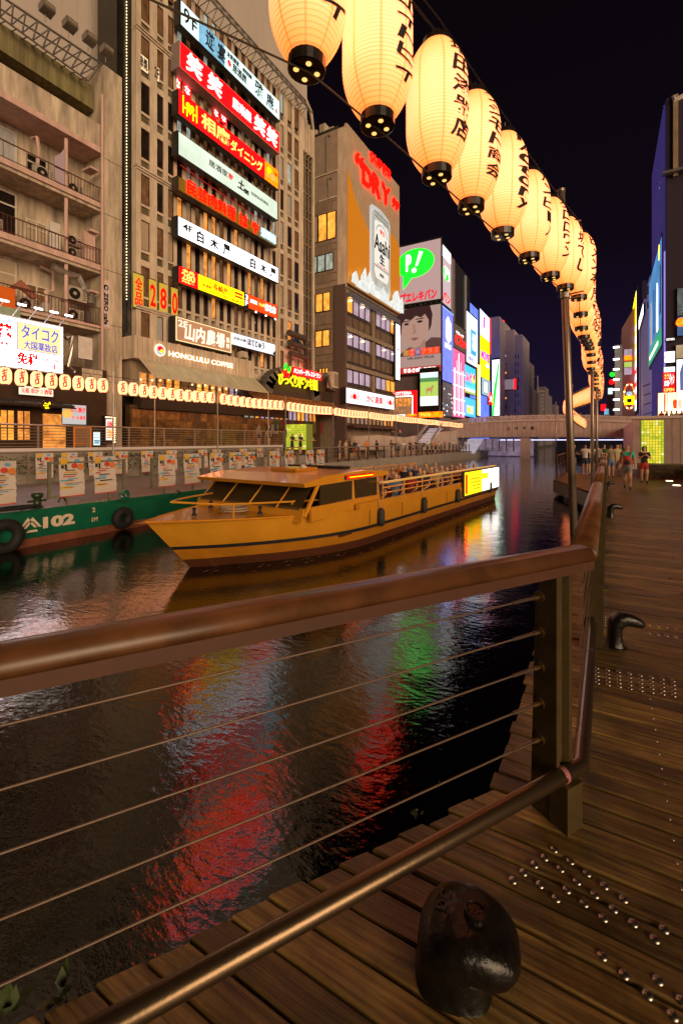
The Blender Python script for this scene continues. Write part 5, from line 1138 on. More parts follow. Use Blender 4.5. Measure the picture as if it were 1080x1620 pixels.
for (pa, pb) in ((715.5, 717), (737, 739)): a = onX(pa, 410, XP); c = onX(pb, 410, XP); MB().box(XP - .24, XP - .1, a.y, c.y, 19, onX(716, 410, XP).z).build('edge_trim', M('edge_grey', (.3, .3, .33), .4), b2_)
MB().box(XP - .24, XP - .1, 64, 74.2, onX(716, 512, XP).z, onX(716, 512, XP).z + .3).build('light_strip', E('white_strip', (.8, .82, 1), 1.4), b2_)
P, t = side('script_sign', 'grey board with a red script word and small white heading', (716, 508, 548, 738, 526, 560), M('grey_board', (.14, .12, .12), .6)); P.text('クロレッツ', .2, .62, .75, .75, l_white, t, .01, .02); P.text('Clo', .15, .2, .9, .62, s_red, t, .02, .06, shear=.2)
P, t = side('runner_screen', 'tall pink and blue striped screen standing over the bridge', (716, 550, 660, 735, 560, 660), E('pink_screen', (.70, .10, .24), 1.7, (.8, .4), (1, 1, .3)))
for k in range(5): P.part('light_streak', [s_white, E('ice_blue', (.55, .7, 1), 1.2)][k % 2], t, .12 + .17 * k, .02 + .05 * (k % 2), .17 + .17 * k, .96 - .12 * abs(k - 2), .01, .02)
for k in range(4): P.part('light_band', s_white, t, .02, .06 + .2 * k, .98, .075 + .2 * k, .02, .03)
# white and blue tower with stacked screens
tw = thing('screen_tower', 'bright white and blue tower stacked with coloured screens', 'building', (-21, 80, 0))
YT = onX(754, 500, XP).y
Ztw = onX(759, 488, XP).z
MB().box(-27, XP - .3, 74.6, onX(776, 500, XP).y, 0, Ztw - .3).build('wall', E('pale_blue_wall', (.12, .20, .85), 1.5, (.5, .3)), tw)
P, t = side('white_screen', 'tall white screen with a cyan panel on the tower', (738, 492, 573, 754.5, 506, 580), E('glow_white', (1, 1, 1.1), 2.0)); P.part('cyan_panel', E('cyan_glow', (.05, .45, .75), 1.1), t, .35, .2, .9, .72, .01, .03); P.text('北海道', .5, .3, .8, .65, l_white, t, .04, .03); P.text('ENERGY', .1, .05, .8, .15, l_blue, t, .01, .03)
P, t = side('crab_screen', 'light blue sign with red characters and a yellow figure', (735, 576, 607, 752, 584, 624), E('aqua', (.04, .42, .75), 1.7)); P.text('ふぐ', .08, .3, .6, .7, s_red, t, .01, .05); P.disc(.8, .5, .9, s_yellow, t, .01, squash=.8); P.disc(.8, .6, .5, s_red, t, .045); P.disc(.78, .3, .4, neon_green, t, .045)
P, t = side('field_screen', 'green and white sign below the light blue one', (735, 606, 620, 752, 615, 626), E('lime', (.45, .65, .12), 1.0)); P.part('stripe', s_white, t, .1, .3, .9, .6, .01, .02)
P, t = side('lower_blue_screen', 'sky blue sign with pale buildings at bridge level', (734, 627, 659, 752, 633, 659), E('sky_glow', (.05, .36, .85), 2.0)); P.part('shape', s_pale, t, .2, .15, .8, .6, .01, .03); P.part('shape', s_yellow, t, .3, .2, .5, .5, .032, .04)
P, t = side('corner_light', 'slim vertical yellow and white light strip on the tower', (755, 576, 657, 759, 578, 657), s_yellow); P.part('white_tube', s_bright, t, .6, 0, 1, 1, .01, .05)
P, t = side('top_screen', 'white and pale blue screen at the top of the tower', (759, 488, 529, 774, 503, 540), E('ice_white2', (.62, .74, 1), 2.2)); P.shape([(.3, .35), (.45, .4), (.5, .9), (.35, .8)], neon_magenta, t, .01); P.part('line', s_red, t, 1.0, -.5, 1.06, 1, 0, .1)
P, t = side('yellow_screen', 'large yellow screen with a magenta word', (759, 529.5, 597, 774, 540.5, 600), E('yellow_glow', (1, .62, .0), 2.2)); P.text('MOVIE', .1, .45, .95, .66, neon_magenta, t, .01, .08); P.text('ON', .6, .3, .95, .4, l_white, t, .01, .05)
P, t = side('pale_screen', 'pale blue screen under the yellow one', (762, 597, 622, 775, 603, 629), E('pale_blue_glow', (.40, .62, .68), .95)); P.part('shape', s_white, t, .3, .2, .6, .8, .01, .02)
P, t = side('red_strip_sign', 'small red lit strip beside the grey tower foot', (773, 620, 640, 779, 624, 640), s_red); P.text('大', .1, .2, .9, .8, l_white, t, .01, .03)
q = onX(759, 488, XP - .5); b = MB().tube([q, q + Vector((0, 0, 3))], .05, 5); b.build('mast', dark, tw)
q = onX(758, 483, XP)
# further grey towers
def block(name, label, pl, pr, pt, Y, depth_, mat, pb=697, side_=None, win=None):
    a, c = onY(pl, pt, Y), onY(pr, pt, Y); t = thing(name, label, 'building', ((a.x + c.x) / 2, Y, 0)); MB().box(a.x, c.x, Y, Y + depth_, -.5, a.z).build('wall', mat, t)
    if win:
        x0, x1, nx, y0_, y1_, nz, pn, wf, hf = win
        for i in range(nx):
            for k in range(nz):
                px = x0 + (x1 - x0) * (i + .5) / nx; py = y0_ + (y1_ - y0_) * (k + .5) / nz; p0 = onY(px, py, Y)
                w_ = abs(onY(x1, py, Y).x - onY(x0, py, Y).x) / nx * wf; h_ = abs(onY(px, y0_, Y).z - onY(px, y1_, Y).z) / nz * hf
                window(t, '-Y', (p0.x, Y - .05, p0.z), w_, h_, RND.choice(pn), frame_w, .12)
    return t
lav = M('lavender_concrete', (.5, .41, .45), .8, noise=(.3, .15)); lav2 = M('dim_lavender', (.30, .24, .28), .8)
block('grey_building', 'narrow grey building right of the screen tower', 776, 790, 502, 98, 12, lav)
t0 = block('pale_tower', 'pale square-shouldered tower with a column of small windows', 786, 813, 524, 104, 12, M('pale_lavender', (.62, .50, .53), .8, noise=(.3, .1)), win=(796, 804, 1, 556, 650, 7, [glass_dim, glass_warm2, glass_dark, glass_lav], .5, .35))
P, t = scr('red_screen', 'red and white lit sign high on the pale tower', '-Y', 103.5, (786, 507, 536, 797.5, 507, 536), s_red); P.part('white_foot', l_white, t, 0, -.28, 1, -.04, -.02, .0); P.part('outline', l_white, t, .05, .1, .12, .8, .01, .05)
block('tower_glass_bay', 'glass window bay joined to the right of the pale tower', 812.5, 826, 530, 104.5, 10, lav, win=(813, 822, 2, 558, 655, 8, [glass_dark, glass_dark, M('violet_glass', (.05, .03, .09), .1)], .85, .72))
P, t = scr('green_screen', 'tall white and green diagonal lit sign by the bridge', '-Y', 97.5, (778.5, 570, 657, 790, 568, 657), s_white); P.shape([(.0, .0), (.2, .0), (.95, .9), (.80, .95), (.3, .55), (.05, .3)], neon_green, t, .01)
P, t = scr('pale_banner', 'pale banner across the foot of the tower', '-Y', 103.6, (790, 600, 616, 816, 600, 616), E('dim_banner', (.30, .24, .27), .7)); P.part('red_end', s_red, t, .88, 0, 1, 1, .0, .02)
block('stepped_building', 'stepped dark building with glowing balconies right of the pale tower', 826, 831, 566, 112, 14, lav2, win=(826.5, 830, 1, 590, 650, 6, [glass_warm2, glass_cool], .8, .5))
block('low_building', 'low lavender building stepping down to the bridge', 830, 838, 612, 118, 12, lav2, win=(831, 837, 2, 618, 655, 5, [glass_warm, glass_dim, glass_dark], .7, .5))
block('far_block', 'distant dark block with an open roof frame', 838, 852, 622, 160, 12, M('far_grey', (.13, .11, .14), .9)); block('far_block', 'distant slab lit faintly behind the bridge, right of the open frame', 848, 862, 612, 190, 12, M('far_grey2', (.13, .105, .13), .9), win=(849, 861, 3, 616, 650, 6, [glass_dark, glass_dim], .6, .4)); block('far_block', 'lowest distant block before the open sky', 858, 868, 625, 210, 12, MATS['far_grey'])
tr = thing('open_roof_structure', 'thin open steel frame on a distant roof', 'frame', onY(842, 594, 160)); a, b_, c, d = onY(833, 622, 160), onY(833, 595, 160), onY(850, 595, 160), onY(850, 622, 160); MB().tube([a, b_, c, d], .22, 5).build('frame_bars', lav2, tr)
block('left_far_block', 'dark block behind the walking crowd left of the open sky', 868, 880, 640, 240, 12, MATS['far_grey'])

# ------------------------------------------------------------------ bridge
YBR = 64
br = thing('canal_bridge', 'gently arched stone-clad bridge across the canal with pale railing', 'bridge', (-10, 66, 2))
bm = M('mauve_stone_cladding', (.46, .33, .30), .7, noise=(.8, .2)); bm2 = M('mauve_trim', (.52, .40, .37), .6)
XA, XZ = onY(683, 680, YBR).x, onY(1012, 680, YBR).x
prof_t = [(683, 672), (715, 666), (760, 661), (820, 658.5), (880, 657.5), (940, 658), (985, 660), (1012, 661)]
prof_b = [(683, 694), (715, 692.5), (760, 691.5), (820, 691), (880, 691), (940, 691.5), (985, 692), (1012, 692)]
def ip(pr, px):
    for (a, b_), (c, d) in zip(pr, pr[1:]):
        if a <= px <= c: return b_ + (d - b_) * (px - a) / (c - a)
    return pr[-1][1]
N = 44
for i in range(N):
    p0, p1 = 683 + (1012 - 683) * i / N, 683 + (1012 - 683) * (i + 1) / N
    a, b_ = onY(p0 + .15, ip(prof_t, p0) + 8, YBR), onY(p1 - .15, ip(prof_t, p1) + 8, YBR); c, d = onY(p1 - .15, ip(prof_b, p1), YBR), onY(p0 + .15, ip(prof_b, p0), YBR)
    MB().slab([d, c, b_, a], (0, .25, 0)).build('fascia_panel', bm, br)
    a, b_ = onY(p0, ip(prof_t, p0) + 8, YBR), onY(p1, ip(prof_t, p1) + 8, YBR)
    MB().slab([a + Vector((0, -.15, 0)), b_ + Vector((0, -.15, 0)), b_ + Vector((0, -.15, .22)), a + Vector((0, -.15, .22))], (0, .5, 0)).build('kerb_stone', bm2, br)
    e0, e1 = onY(p0, ip(prof_t, p0), YBR), onY(p1, ip(prof_t, p1), YBR)
    MB().slab([e0, e1, e1 + Vector((0, 0, .12)), e0 + Vector((0, 0, .12))], (0, .15, 0)).build('coping', bm2, br)
    MB().slab([Vector((d.x, YBR + .26, d.z)), Vector((c.x, YBR + .26, c.z)), Vector((c.x, YBR + .26, e1.z - 1.0)), Vector((d.x, YBR + .26, e0.z - 1.0))], (0, 9, 0)).build('deck_segment', bm2, br)
    for k in range(5):
        f = (k + .5) / 5; lo = a.lerp(b_, f); hi = e0.lerp(e1, f); MB().box(lo.x - .03, lo.x + .03, YBR + .02, YBR + .08, lo.z + .22, hi.z).build('baluster', bm2, br) if (i * 5 + k) % 1 == 0 and i % 1 == 0 and i * 5 + k < 290 else None
pb = lambda px: onY(px, ip(prof_t, px) + 20, YBR)
for i, c_ in enumerate('えびす橋'): q = pb(802 + i * 12.5); text(c_, q + Vector((0, -.03, -.1)), (1, 0, 0), (0, 0, 1), .42, .42, dark, br, .03, .02)
# underpass: stair flights and lights below the deck on the left
st = thing('bridge_stair', 'lit white staircase descending beneath the bridge', 'stairs', onY(735, 720, 62.5))
for k in range(12): q = onY(738 + k * 1.2, 716 - k * 1.9, 62.5 + .12 * k); MB().box(q.x - 1.0, q.x + 1.0, q.y, q.y + .5, q.z - .06, q.z).build('step', E('lit_step', (.85, .80, .95), .8), st)
MB().box(-20.5, -9.5, 72.6, 72.9, -.6, 2.0).build('tunnel_wall', E('underpass_lavender', (.34, .24, .34), .55, (1, .6)), st)
for k in range(7): MB().box(-16 + k * .95, -15.85 + k * .95, 66, 66.2, .2, 2.0).build('support_post', steel, st)
b = MB().box(-14, 3, 70, 70.3, 1.75, 1.85); b.build('light_tube', E('under_light', (.75, .72, 1), 2.2), br)
MB().box(-6.5, 6, 71.8, 72.2, -.7, 1.9).build('far_abutment', M('dark_stone', (.05, .04, .035), .8, noise=(1, .6)), kind='structure')
MB().box(onY(823, 700, 64.5).x, onY(838, 700, 64.5).x, 64.3, 65.2, -.7, 2.1).build('bridge_pier', bm2, br)
# stairs and ramp wall on the left bank before the bridge
rw = M('pale_ramp_stone', (.42, .34, .30), .7, noise=(1, .15))
MB().slab([onX(560, 712, -18.5), onX(728, 712, -18.5), onX(728, 680, -18.5), onX(690, 684, -18.5), onX(640, 692, -18.5), onX(600, 688, -18.5), onX(560, 690, -18.5)], (-.3, 0, 0)).build('ramp_wall', rw, label='pale sloping ramp wall behind the crowd on the far bank', cat='wall')
es = thing('street_stairs', 'lit staircase with pale sloping sides rising to the bridge', 'stairs', onX(690, 700, -18.2))
a0, a1 = onY(655, 700, 50), onY(676, 674, 50); 
for (x0, x1) in ((655, 676), (681, 698)):
    a0, a1 = onY(x0, 699, 48), onY(x1, 673, 48); MB().slab([a0, a1, a1 + Vector((0, 0, .35)), a0 + Vector((0, 0, .35))], (0, .25, 0)).build('stair_side', M('bright_steel', (.5, .48, .5), .3, .5), es)
for k in range(10): q = onY(667 + k * 1.8, 699 - k * 2.4, 48.3); MB().box(q.x - .5, q.x + .9, 48.3 + .05 * k, 48.6 + .05 * k, q.z - .1, q.z).build('stair_tread', E('tread_glow', (.65, .55, .60), .7), es)

# ------------------------------------------------------------------ left bank promenade and landing stage
TX = -18.45
MB().box(-22.6, TX, -10, 24, -.9, TZ).build('upper_terrace', paving, kind='structure')
MB().box(-22.6, -16.0, 24.01, 75, -.9, .22).build('far_promenade', paving, kind='structure')
MB().box(TX + .002, -17.9, -10, 24, -.9, .10).build('lower_walk', paving, kind='structure')
wh = M('white_edge', (.55, .50, .50), .5)
MB().box(TX - .25, TX + .05, -10, 23.9, TZ + .004, TZ + .12).build('terrace_edge', wh, kind='structure')
r2 = random.Random(3); hg = MB()
for k in range(5200):
    x, y_, z = r2.uniform(TX + .05, TX + .42), r2.uniform(1, 23.8), r2.uniform(.45, 1.18); a_ = r2.uniform(0, 6.28); s_ = r2.uniform(.03, .06); d_ = Vector((math.cos(a_), math.sin(a_), r2.uniform(-.6, .9))).normalized() * s_; e_ = d_.cross(Vector((r2.uniform(-1, 1), r2.uniform(-1, 1), 1))).normalized() * s_ * .5; c = Vector((x, y_, z)); hg.poly([c - d_, c + e_, c + d_, c - e_])
hg.build('hedge', M('hedge_green', (.06, .07, .012), .6, noise=(2, .5), rnd=.3), label='clipped green hedge along the foot of the far terrace', cat='hedge', kind='stuff')
railm = M('beige_steel_rail', (.36, .28, .22), .4, .5, noise=(8, .2))
def railing(name, label, X, y0_, y1_, z, h, bars, step, zfun=None, mat=None, rr=.022, doubles=False):
    t = thing(name, label, 'railing', (X, (y0_ + y1_) / 2, z)); m = mat or railm; n_ = max(1, round((y1_ - y0_) / step))
    for i in range(n_ + 1):
        y_ = y0_ + (y1_ - y0_) * i / n_; MB().box(X - .025, X + .025, y_ - .03, y_ + .03, z, z + h - .02).build('post', m, t)
    MB().tube([(X, y0_, z + h), (X, y1_, z + h)], rr * 1.6, 8).build('handrail', m, t)
    for k in range(bars): MB().tube([(X + .03, y0_, z + h * (k + .6) / (bars + .6)), (X + .03, y1_, z + h * (k + .6) / (bars + .6))], rr * .5, 5).build('rail_bar', m, t)
    return t
railing('terrace_railing', 'long beige cable railing along the edge of the far terrace', TX + .02, 1.5, 24, TZ + .12, .86, 7, 1.9)
railing('stage_railing', 'low railing behind the second row of posters', -17.95, 1.5, 20, .1, 1.18, 3, 2.4)
pr_ = thing('promenade_railing', 'railing that people lean on along the far promenade', 'railing', (-16.1, 40, .22))
y_ = 24.1
while y_ < 63: MB().box(-16.14, -16.06, y_ - .04, y_ + .04, .22, 1.2).build('post', darkbrown, pr_); y_ += 1.5
MB().tube([(-16.1, 24, 1.24), (-16.1, 63, 1.24)], .045, 6).build('handrail', railm, pr_)
for z in (.5, .75, 1.0): MB().tube([(-16.1, 24, z), (-16.1, 63, z)], .015, 5).build('rail_bar', railm, pr_)
railing('promenade_fence', 'short beige fence where the promenade meets the terrace', -17.2, 20.5, 24, .22, 1.05, 3, 1.2)
MB().box(-17.9, -16.0, 20.2, 24, -.9, .21).build('promenade_corner', paving, kind='structure')
# floating stage (green barge)
bgz = .12
bg = thing('green_barge', 'long green floating stage numbered 102 moored at the far bank', 'barge', (-14.5, 10, WZ))
gm = M('green_hull_paint', (.004, .105, .055), .35, noise=(2, .3), coat=.3); gmd = M('hull_rust_line', (.20, .055, .025), .7, noise=(5, .4)); dkg = M('grey_deck_plate', (.24, .20, .19), .5, noise=(1.2, .3))
MB().box(-17.8, -11.3, 3.6, 18.2, -.52, bgz - .012).build('hull', gm, bg); MB().box(-17.81, -11.285, 3.59, 18.21, -1.0, -.521).build('boot_line', gmd, bg); MB().box(-17.75, -11.36, 3.66, 18.15, bgz - .011, bgz).build('deck_plate', dkg, bg)
MB().box(-11.36, -11.28, 3.6, 18.2, bgz - .10, bgz + .004).build('gunwale', gm, bg)
cw = M('cream_hull_letter', (.62, .50, .38), .6); P = Panel('+X', -11.28, 0, 812, 855, 190, 790, 836)
q0, q1 = onX(68, 838, -11.27), onX(118, 838, -11.27); hh = .27
text('102', (-11.275, q0.y, -.34), (0, 1, 0), (0, 0, 1), q1.y - q0.y, hh, cw, bg, .12, .012)
q0, q1 = onX(36, 842, -11.27), onX(62, 842, -11.27); ww = q1.y - q0.y
for k in range(2):
    c0 = q0.y + ww * .28 * (k + .9); MB().slab([(-11.275, c0 - .17, -.28), (-11.275, c0 - .11, -.28), (-11.275, c0 + .02, -.12), (-11.275, c0 + .15, -.28), (-11.275, c0 + .21, -.28), (-11.275, c0 + .02, -.04)], (.012, 0, 0)).build('hull_emblem', cw, bg)
MB().slab([(-11.275, q0.y + .06, -.38), (-11.275, q0.y + ww * .92, -.38), (-11.275, q0.y + ww * .86, -.33), (-11.275, q0.y + .12, -.33)], (.012, 0, 0)).build('hull_emblem', cw, bg)
q0 = onX(146, 818, -11.27); text('2', (-11.275, q0.y, -.12), (0, 1, 0), (0, 0, 1), .08, .12, cw, bg, .05, .01); text('1M', (-11.275, q0.y - .01, -.36), (0, 1, 0), (0, 0, 1), .15, .11, cw, bg, .05, .01)
rub = M('black_rubber', (.006, .006, .006), .75, noise=(9, .4))
def tyre(y_, z, label, r=.36):
    b = MB(); n, m = 22, 10
    for i in range(n):
        a = 2 * math.pi * i / n
        for j in range(m):
            c = 2 * math.pi * j / m; rr = r - .12 + .12 * math.cos(c); b.v.append((-11.14 + .11 * math.sin(c), y_ + rr * math.cos(a), z + rr * math.sin(a)))
    for i in range(n):
        for j in range(m): b.f.append((i * m + j, ((i + 1) % n) * m + j, ((i + 1) % n) * m + (j + 1) % m, i * m + (j + 1) % m)); b.mi.append(0)
    b.build('tyre_fender', rub, label=label, cat='fender', smooth=True)
tyre(onX(6, 850, -11.2).y, -.36, 'large black tyre fender at the left end of the green barge', .38); tyre(onX(192, 828, -11.2).y, -.36, 'black tyre fender on the barge just before the yellow boat', .30)
def bollard(px, py, label, m):
    q = onZ(px, py, bgz); t = thing('bollard', label, 'bollard', q); MB().lathe(tuple(q), [(.12, 0), (.12, .03), (.085, .05), (.08, .22), (.12, .25), (.13, .33), (.05, .36)], 14).build('post', m, t, smooth=True); MB().tube([q + Vector((0, -.2, .16)), q + Vector((0, .2, .16))], .03, 6).build('crossbar', m, t)
bollard(59, 803, 'dark green mooring bollard on the barge deck, far left', M('dark_green_iron', (.02, .035, .018), .4)); bollard(405, 768, 'small bollard near the far end of the barge', MATS['dark_green_iron'])
rp = MB()
for k in range(3):
    q = onZ(28, 803, bgz + .02 + .04 * k); n = 16; rp.tube([q + Vector((math.cos(a * 2 * math.pi / n) * (.25 - .03 * k), math.sin(a * 2 * math.pi / n) * .42, 0)) for a in range(n + 1)], .028, 6)
rp.build('coiled_rope', rub, label='coil of black rope on the barge deck beside the bollard', cat='rope')
q = onZ(198, 791, bgz); t = thing('eye_plate', 'green lifting eye on the barge edge', 'eye plate', q); b = MB(); n = 14; b.tube([q + Vector((0, math.cos(a * 2 * math.pi / n) * .09, .14 + math.sin(a * 2 * math.pi / n) * .09)) for a in range(n + 1)], .045, 6, False); b.build('ring', gm, t); MB().box(q.x - .03, q.x + .03, q.y - .1, q.y + .1, q.z, q.z + .06).build('base', gm, t)
b = MB(); p0 = onZ(38, 800, bgz + .1); p1 = Vector((-11.25, onX(14, 828, -11.25).y, -.2)); b.tube([p0, p0.lerp(p1, .5) - Vector((0, 0, .05)), p1], .022, 6); b.build('mooring_chain', M('rusty_chain', (.15, .08, .04), .7, bump=(60, 1)), label='rusty mooring chain hanging over the left end of the barge', cat='chain')
for (px, py) in ((92, 795), (187, 788), (277, 783)):
    q = onZ(px, py, bgz); MB().tube([q, q + Vector((0, .05, .12)), q + Vector((0, .15, .10)), q + Vector((0, .2, 0))], .02, 6).build('deck_shackle', dark, label={92: 'dark shackle on the barge edge right of the bollard', 187: 'dark shackle beside the green lifting eye', 277: 'dark shackle on the barge edge beyond the lifting eye'}[px], cat='shackle')
b = MB()
for k in range(9): q = onZ(128 + k * 5, 796.5 - k * .45, bgz); b.lathe(tuple(q), [(.05, 0), (.045, .05), (.01, .08)], 6)
b.build('rope_pile', M('grey_rope', (.18, .15, .13), .8), label='row of pale rope knots on the barge edge', cat='rope', kind='stuff')
# poster frames
pf = M('grey_green_frame', (.20, .19, .13), .5, .3, noise=(6, .3))
paper_w = M('poster_paper', (.55, .47, .42), .7); inks = [M('p_yellow', (.65, .38, .02), .7), M('p_red', (.55, .05, .02), .7), M('p_blue', (.12, .35, .55), .7), M('p_black', (.03, .02, .02), .7), M('p_orange', (.65, .18, .02), .7)]
def poster_mesh(s_):
    r_ = random.Random(s_); b = MB(); w, h = .60, .96
    cols, rws = 4, 6
    b.k = 0
    for j in range(rws):
        za, zb_ = h * j / rws, h * (j + 1) / rws; xa, xb = .02 * math.sin(j * 1.1), .02 * math.sin((j + 1) * 1.1)
        n_ = len(b.v); sk0, sk1 = -.05 * (1 - j / rws), -.05 * (1 - (j + 1) / rws)
        b.v += [(xa, -w / 2 - sk0 * .3, za), (xa, w / 2 + .02, za + (.03 if j == 0 else 0)), (xb, w / 2, zb_), (xb, -w / 2, zb_)]; b.f.append((n_, n_ + 1, n_ + 2, n_ + 3)); b.mi.append(0)
    def blk(y0_, y1_, z0_, z1_, k, pts_=None):
        b.k = k; b.obox((.024, (y0_ + y1_) / 2, (z0_ + z1_) / 2), (.003, 0, 0), (0, (y1_ - y0_) / 2, 0), (0, 0, (z1_ - z0_) / 2))
    blk(-.28, -.12, .80, .94, 1); blk(-.26, -.20, .70, .78, 4); blk(-.17, -.13, .66, .79, 4)
    n_ = 12; b.k = 2; b.slab([(.022, .06 + .075 * math.cos(a * math.pi / 6), .76 + .06 * math.sin(a * math.pi / 6)) for a in range(n_)], (.006, 0, 0))
    b.k = 5; b.slab([(.022, .21 + .07 * math.cos(a * math.pi / 6), .73 + .08 * math.sin(a * math.pi / 6)) for a in range(n_)], (.006, 0, 0)); b.k = 3; b.slab([(.022, .12 + .06 * math.cos(a * math.pi / 6), .89 + .04 * math.sin(a * math.pi / 6)) for a in range(n_)], (.006, 0, 0))
    for k in range(9): 
        z = .64 - k * .052; c_ = r_.choice((2, 2, 3, 4, 1, 5)); a = r_.uniform(-.27, -.1); blk(a, a + r_.uniform(.12, .34), z, z + r_.uniform(.012, .028), c_)
    blk(-.28, .02, .38, .42, 3); blk(-.28, -.02, .20, .25, 1); blk(-.15, .26, .32, .33, 4); blk(-.29, .30, -.001, .022, 2)
    return b.mesh('sheet', [paper_w] + inks, (0, 0, 0))
pms = [poster_mesh(i) for i in range(4)]
def poster(X, yc, z, label, s_=1.0):
    t = thing('event_poster', label, 'poster', (X, yc, z), 'white event posters along the landing stage'); o = inst('sheet', pms[RND.randrange(4)], t, (X, yc, z)); o.scale = (1, s_, s_); o.rotation_euler.y = RND.uniform(-.06, .02); o.rotation_euler.x = RND.uniform(-.02, .02)
    return t
def frame(X, y0_, y1_, label, z=bgz, h=1.08):
    t = thing('display_frame', label, 'frame', (X, (y0_ + y1_) / 2, z), 'steel poster frames on the barge edge')
    for y_ in (y0_, y1_): MB().box(X - .03, X + .03, y_ - .035, y_ + .035, z + .18, z + h).build('upright', pf, t)
    for zz in (z + .22, z + h - .04): MB().box(X - .02, X + .02, y0_ + .036, y1_ - .036, zz - .02, zz + .02).build('crossbar', pf, t)
    for f in (.22, .78): MB().box(X - .025, X + .025, y0_ + (y1_ - y0_) * f - .025, y0_ + (y1_ - y0_) * f + .025, z, z + .199).build('foot_post', pf, t)
FXx = -11.5
fr = [(78, 196, (112, 165)), (240, 321, (262, 302)), (352, 402, (341, 371, 395)), (425, 470, (432, 457)), (486, 512, (489, 505))]
yprev = None
q = onX(8, 760, FXx).y; frame(FXx, q - 1.6, onX(22, 760, FXx).y, 'steel poster frame at the extreme left of the barge'); poster(FXx + .05, q - .12, bgz + .17, 'orange-lit event poster at the extreme left edge')
od = 0
for fi, (a, c, ps) in enumerate(fr):
    ya, yb = onX(a, 760, FXx).y, onX(c, 760, FXx).y
    frame(FXx, ya, yb, f'{ordinal(fi + 2)} steel poster frame from the left on the barge edge')
    for px in ps: od += 1; poster(FXx + .05, onX(px, 760, FXx).y, bgz + .2, f'{ordinal(od)} event poster from the left in the front row on the barge', 1.0 if od < 3 else 1.0)
for k, px in enumerate((70, 110, 152, 191, 233, 272, 322, 343, 385, 412, 440)): poster(-17.9, onX(px, 740, -17.9).y, .28, f'{ordinal(k + 1)} event poster from the left in the back row on the railing', 1.0)
# lantern row on the left bank
paper2 = M('cream_lantern_paper', (.6, .5, .35), .6, emit=(1, .31, .13), es=2.9, noise=(5, .10, 1))
lb = MB(); R_, H_ = .185, .54
lb.lathe((0, 0, 0), [(R_ * (1 - .42 * max(0, (abs(z) / (H_ / 2) - .35) / .65) ** 2.2), z) for z in [-H_ / 2 + H_ * k / 10 for k in range(11)]], 14); lbm = lb.mesh('paper_shade', paper2, (0, 0, 0)); lbm.polygons.foreach_set('use_smooth', [True] * len(lbm.polygons))
cb = MB(); cb.lathe((0, 0, H_ / 2 - .005), [(.10, 0), (.10, .03), (.02, .05), (.015, .10)], 10); ctop = cb.mesh('top_cap', dark, (0, 0, 0)); cb = MB(); cb.lathe((0, 0, -H_ / 2 - .03), [(.09, 0), (.10, .035)], 10); cbot = cb.mesh('bottom_cap', dark, (0, 0, 0))
def wrap2(s, R0, m_):
    b = MB(); n = len(s)
    for i, c in enumerate(s):
        v, f = dense(*glyphs(c, .10, .001)); base = len(b.v)
        for x, y_, z_ in v: z = .20 - .40 * i / n - .40 / n * .9 * (1 - y_); a = -.10 + (x - .5) * .19 / R0 - .42; b.v.append(((R0 + .006) * math.cos(a), (R0 + .006) * math.sin(a), z))
        b.f += [tuple(base + k for k in q) for q in f]; b.mi += [0] * len(f)
    return b.mesh('painted_text', m_, (0, 0, 0))
def brush(R0, m_):
    b = MB()
    for (x0, x1, z0, z1) in ((-.022, .022, -.05, .21), (-.07, .065, .125, .165), (-.055, .075, .045, .085), (.02, .062, -.14, .02), (-.075, .05, -.035, .0), (-.06, -.02, -.13, -.035), (-.05, .07, -.185, -.14), (.06, .085, .13, .20)):
        nn = 4
        for i in range(nn):
            a0, a1 = [((x0 + (x1 - x0) * k / nn) / R0) - .48 for k in (i, i + 1)]; r = R0 + .006
            b.poly([(r * math.cos(a0), r * math.sin(a0), z0 + .06 * (a0 + .48)), (r * math.cos(a1), r * math.sin(a1), z0 + .06 * (a1 + .48)), (r * math.cos(a1), r * math.sin(a1), z1 + .06 * (a1 + .48)), (r * math.cos(a0), r * math.sin(a0), z1 + .06 * (a0 + .48))])
    return b.mesh('painted_text', m_, (0, 0, 0))
ltx = brush(R_, E('lantern_red', (.9, .002, .001), .9))
proto = thing('river_lantern', 'x', 'lantern', (-17, 0, 3.8), 'cream lanterns with red writing along the far bank')
inst('paper_shade', lbm, proto, (-17, 0, 3.8)); inst('painted_text', ltx, proto, (-17, 0, 3.8)); inst('top_cap', ctop, proto, (-17, 0, 3.8)); inst('bottom_cap', cbot, proto, (-17, 0, 3.8))
first = True; PY = [5.45 + 5.62 * k for k in range(11)]
def between(k): return 'left of the first far-bank pole' if k == 0 else f'right of the {ordinal(k)} far-bank pole'
for k in range(-0, 10):
    a = PY[k]; n_ = 11
    for j in range(n_):
        y_ = a + .42 + j * .477 ; z = 3.86 - .012 * k - .05 * math.sin(math.pi * (j + .5) / n_)
        if k == 0 and y_ > 10.8: continue
        o = proto if first else copy_tree(proto); first = False
        o.location = (-17, y_, z); o.rotation_euler.z = RND.uniform(-.12, .12); o.rotation_euler.x = RND.uniform(-.03, .03); o['label'] = f'{ordinal(j + 1)} cream lantern {between(k)}'
wl = thing('lantern_cable', 'thin cable holding the cream lanterns along the far bank', 'cable', (-17, 30, 4.2)); MB().tube([(-17, PY[0] + (PY[10] - PY[0]) * k / 40, 4.25) for k in range(41)], .012, 5).build('strand', dark, wl)
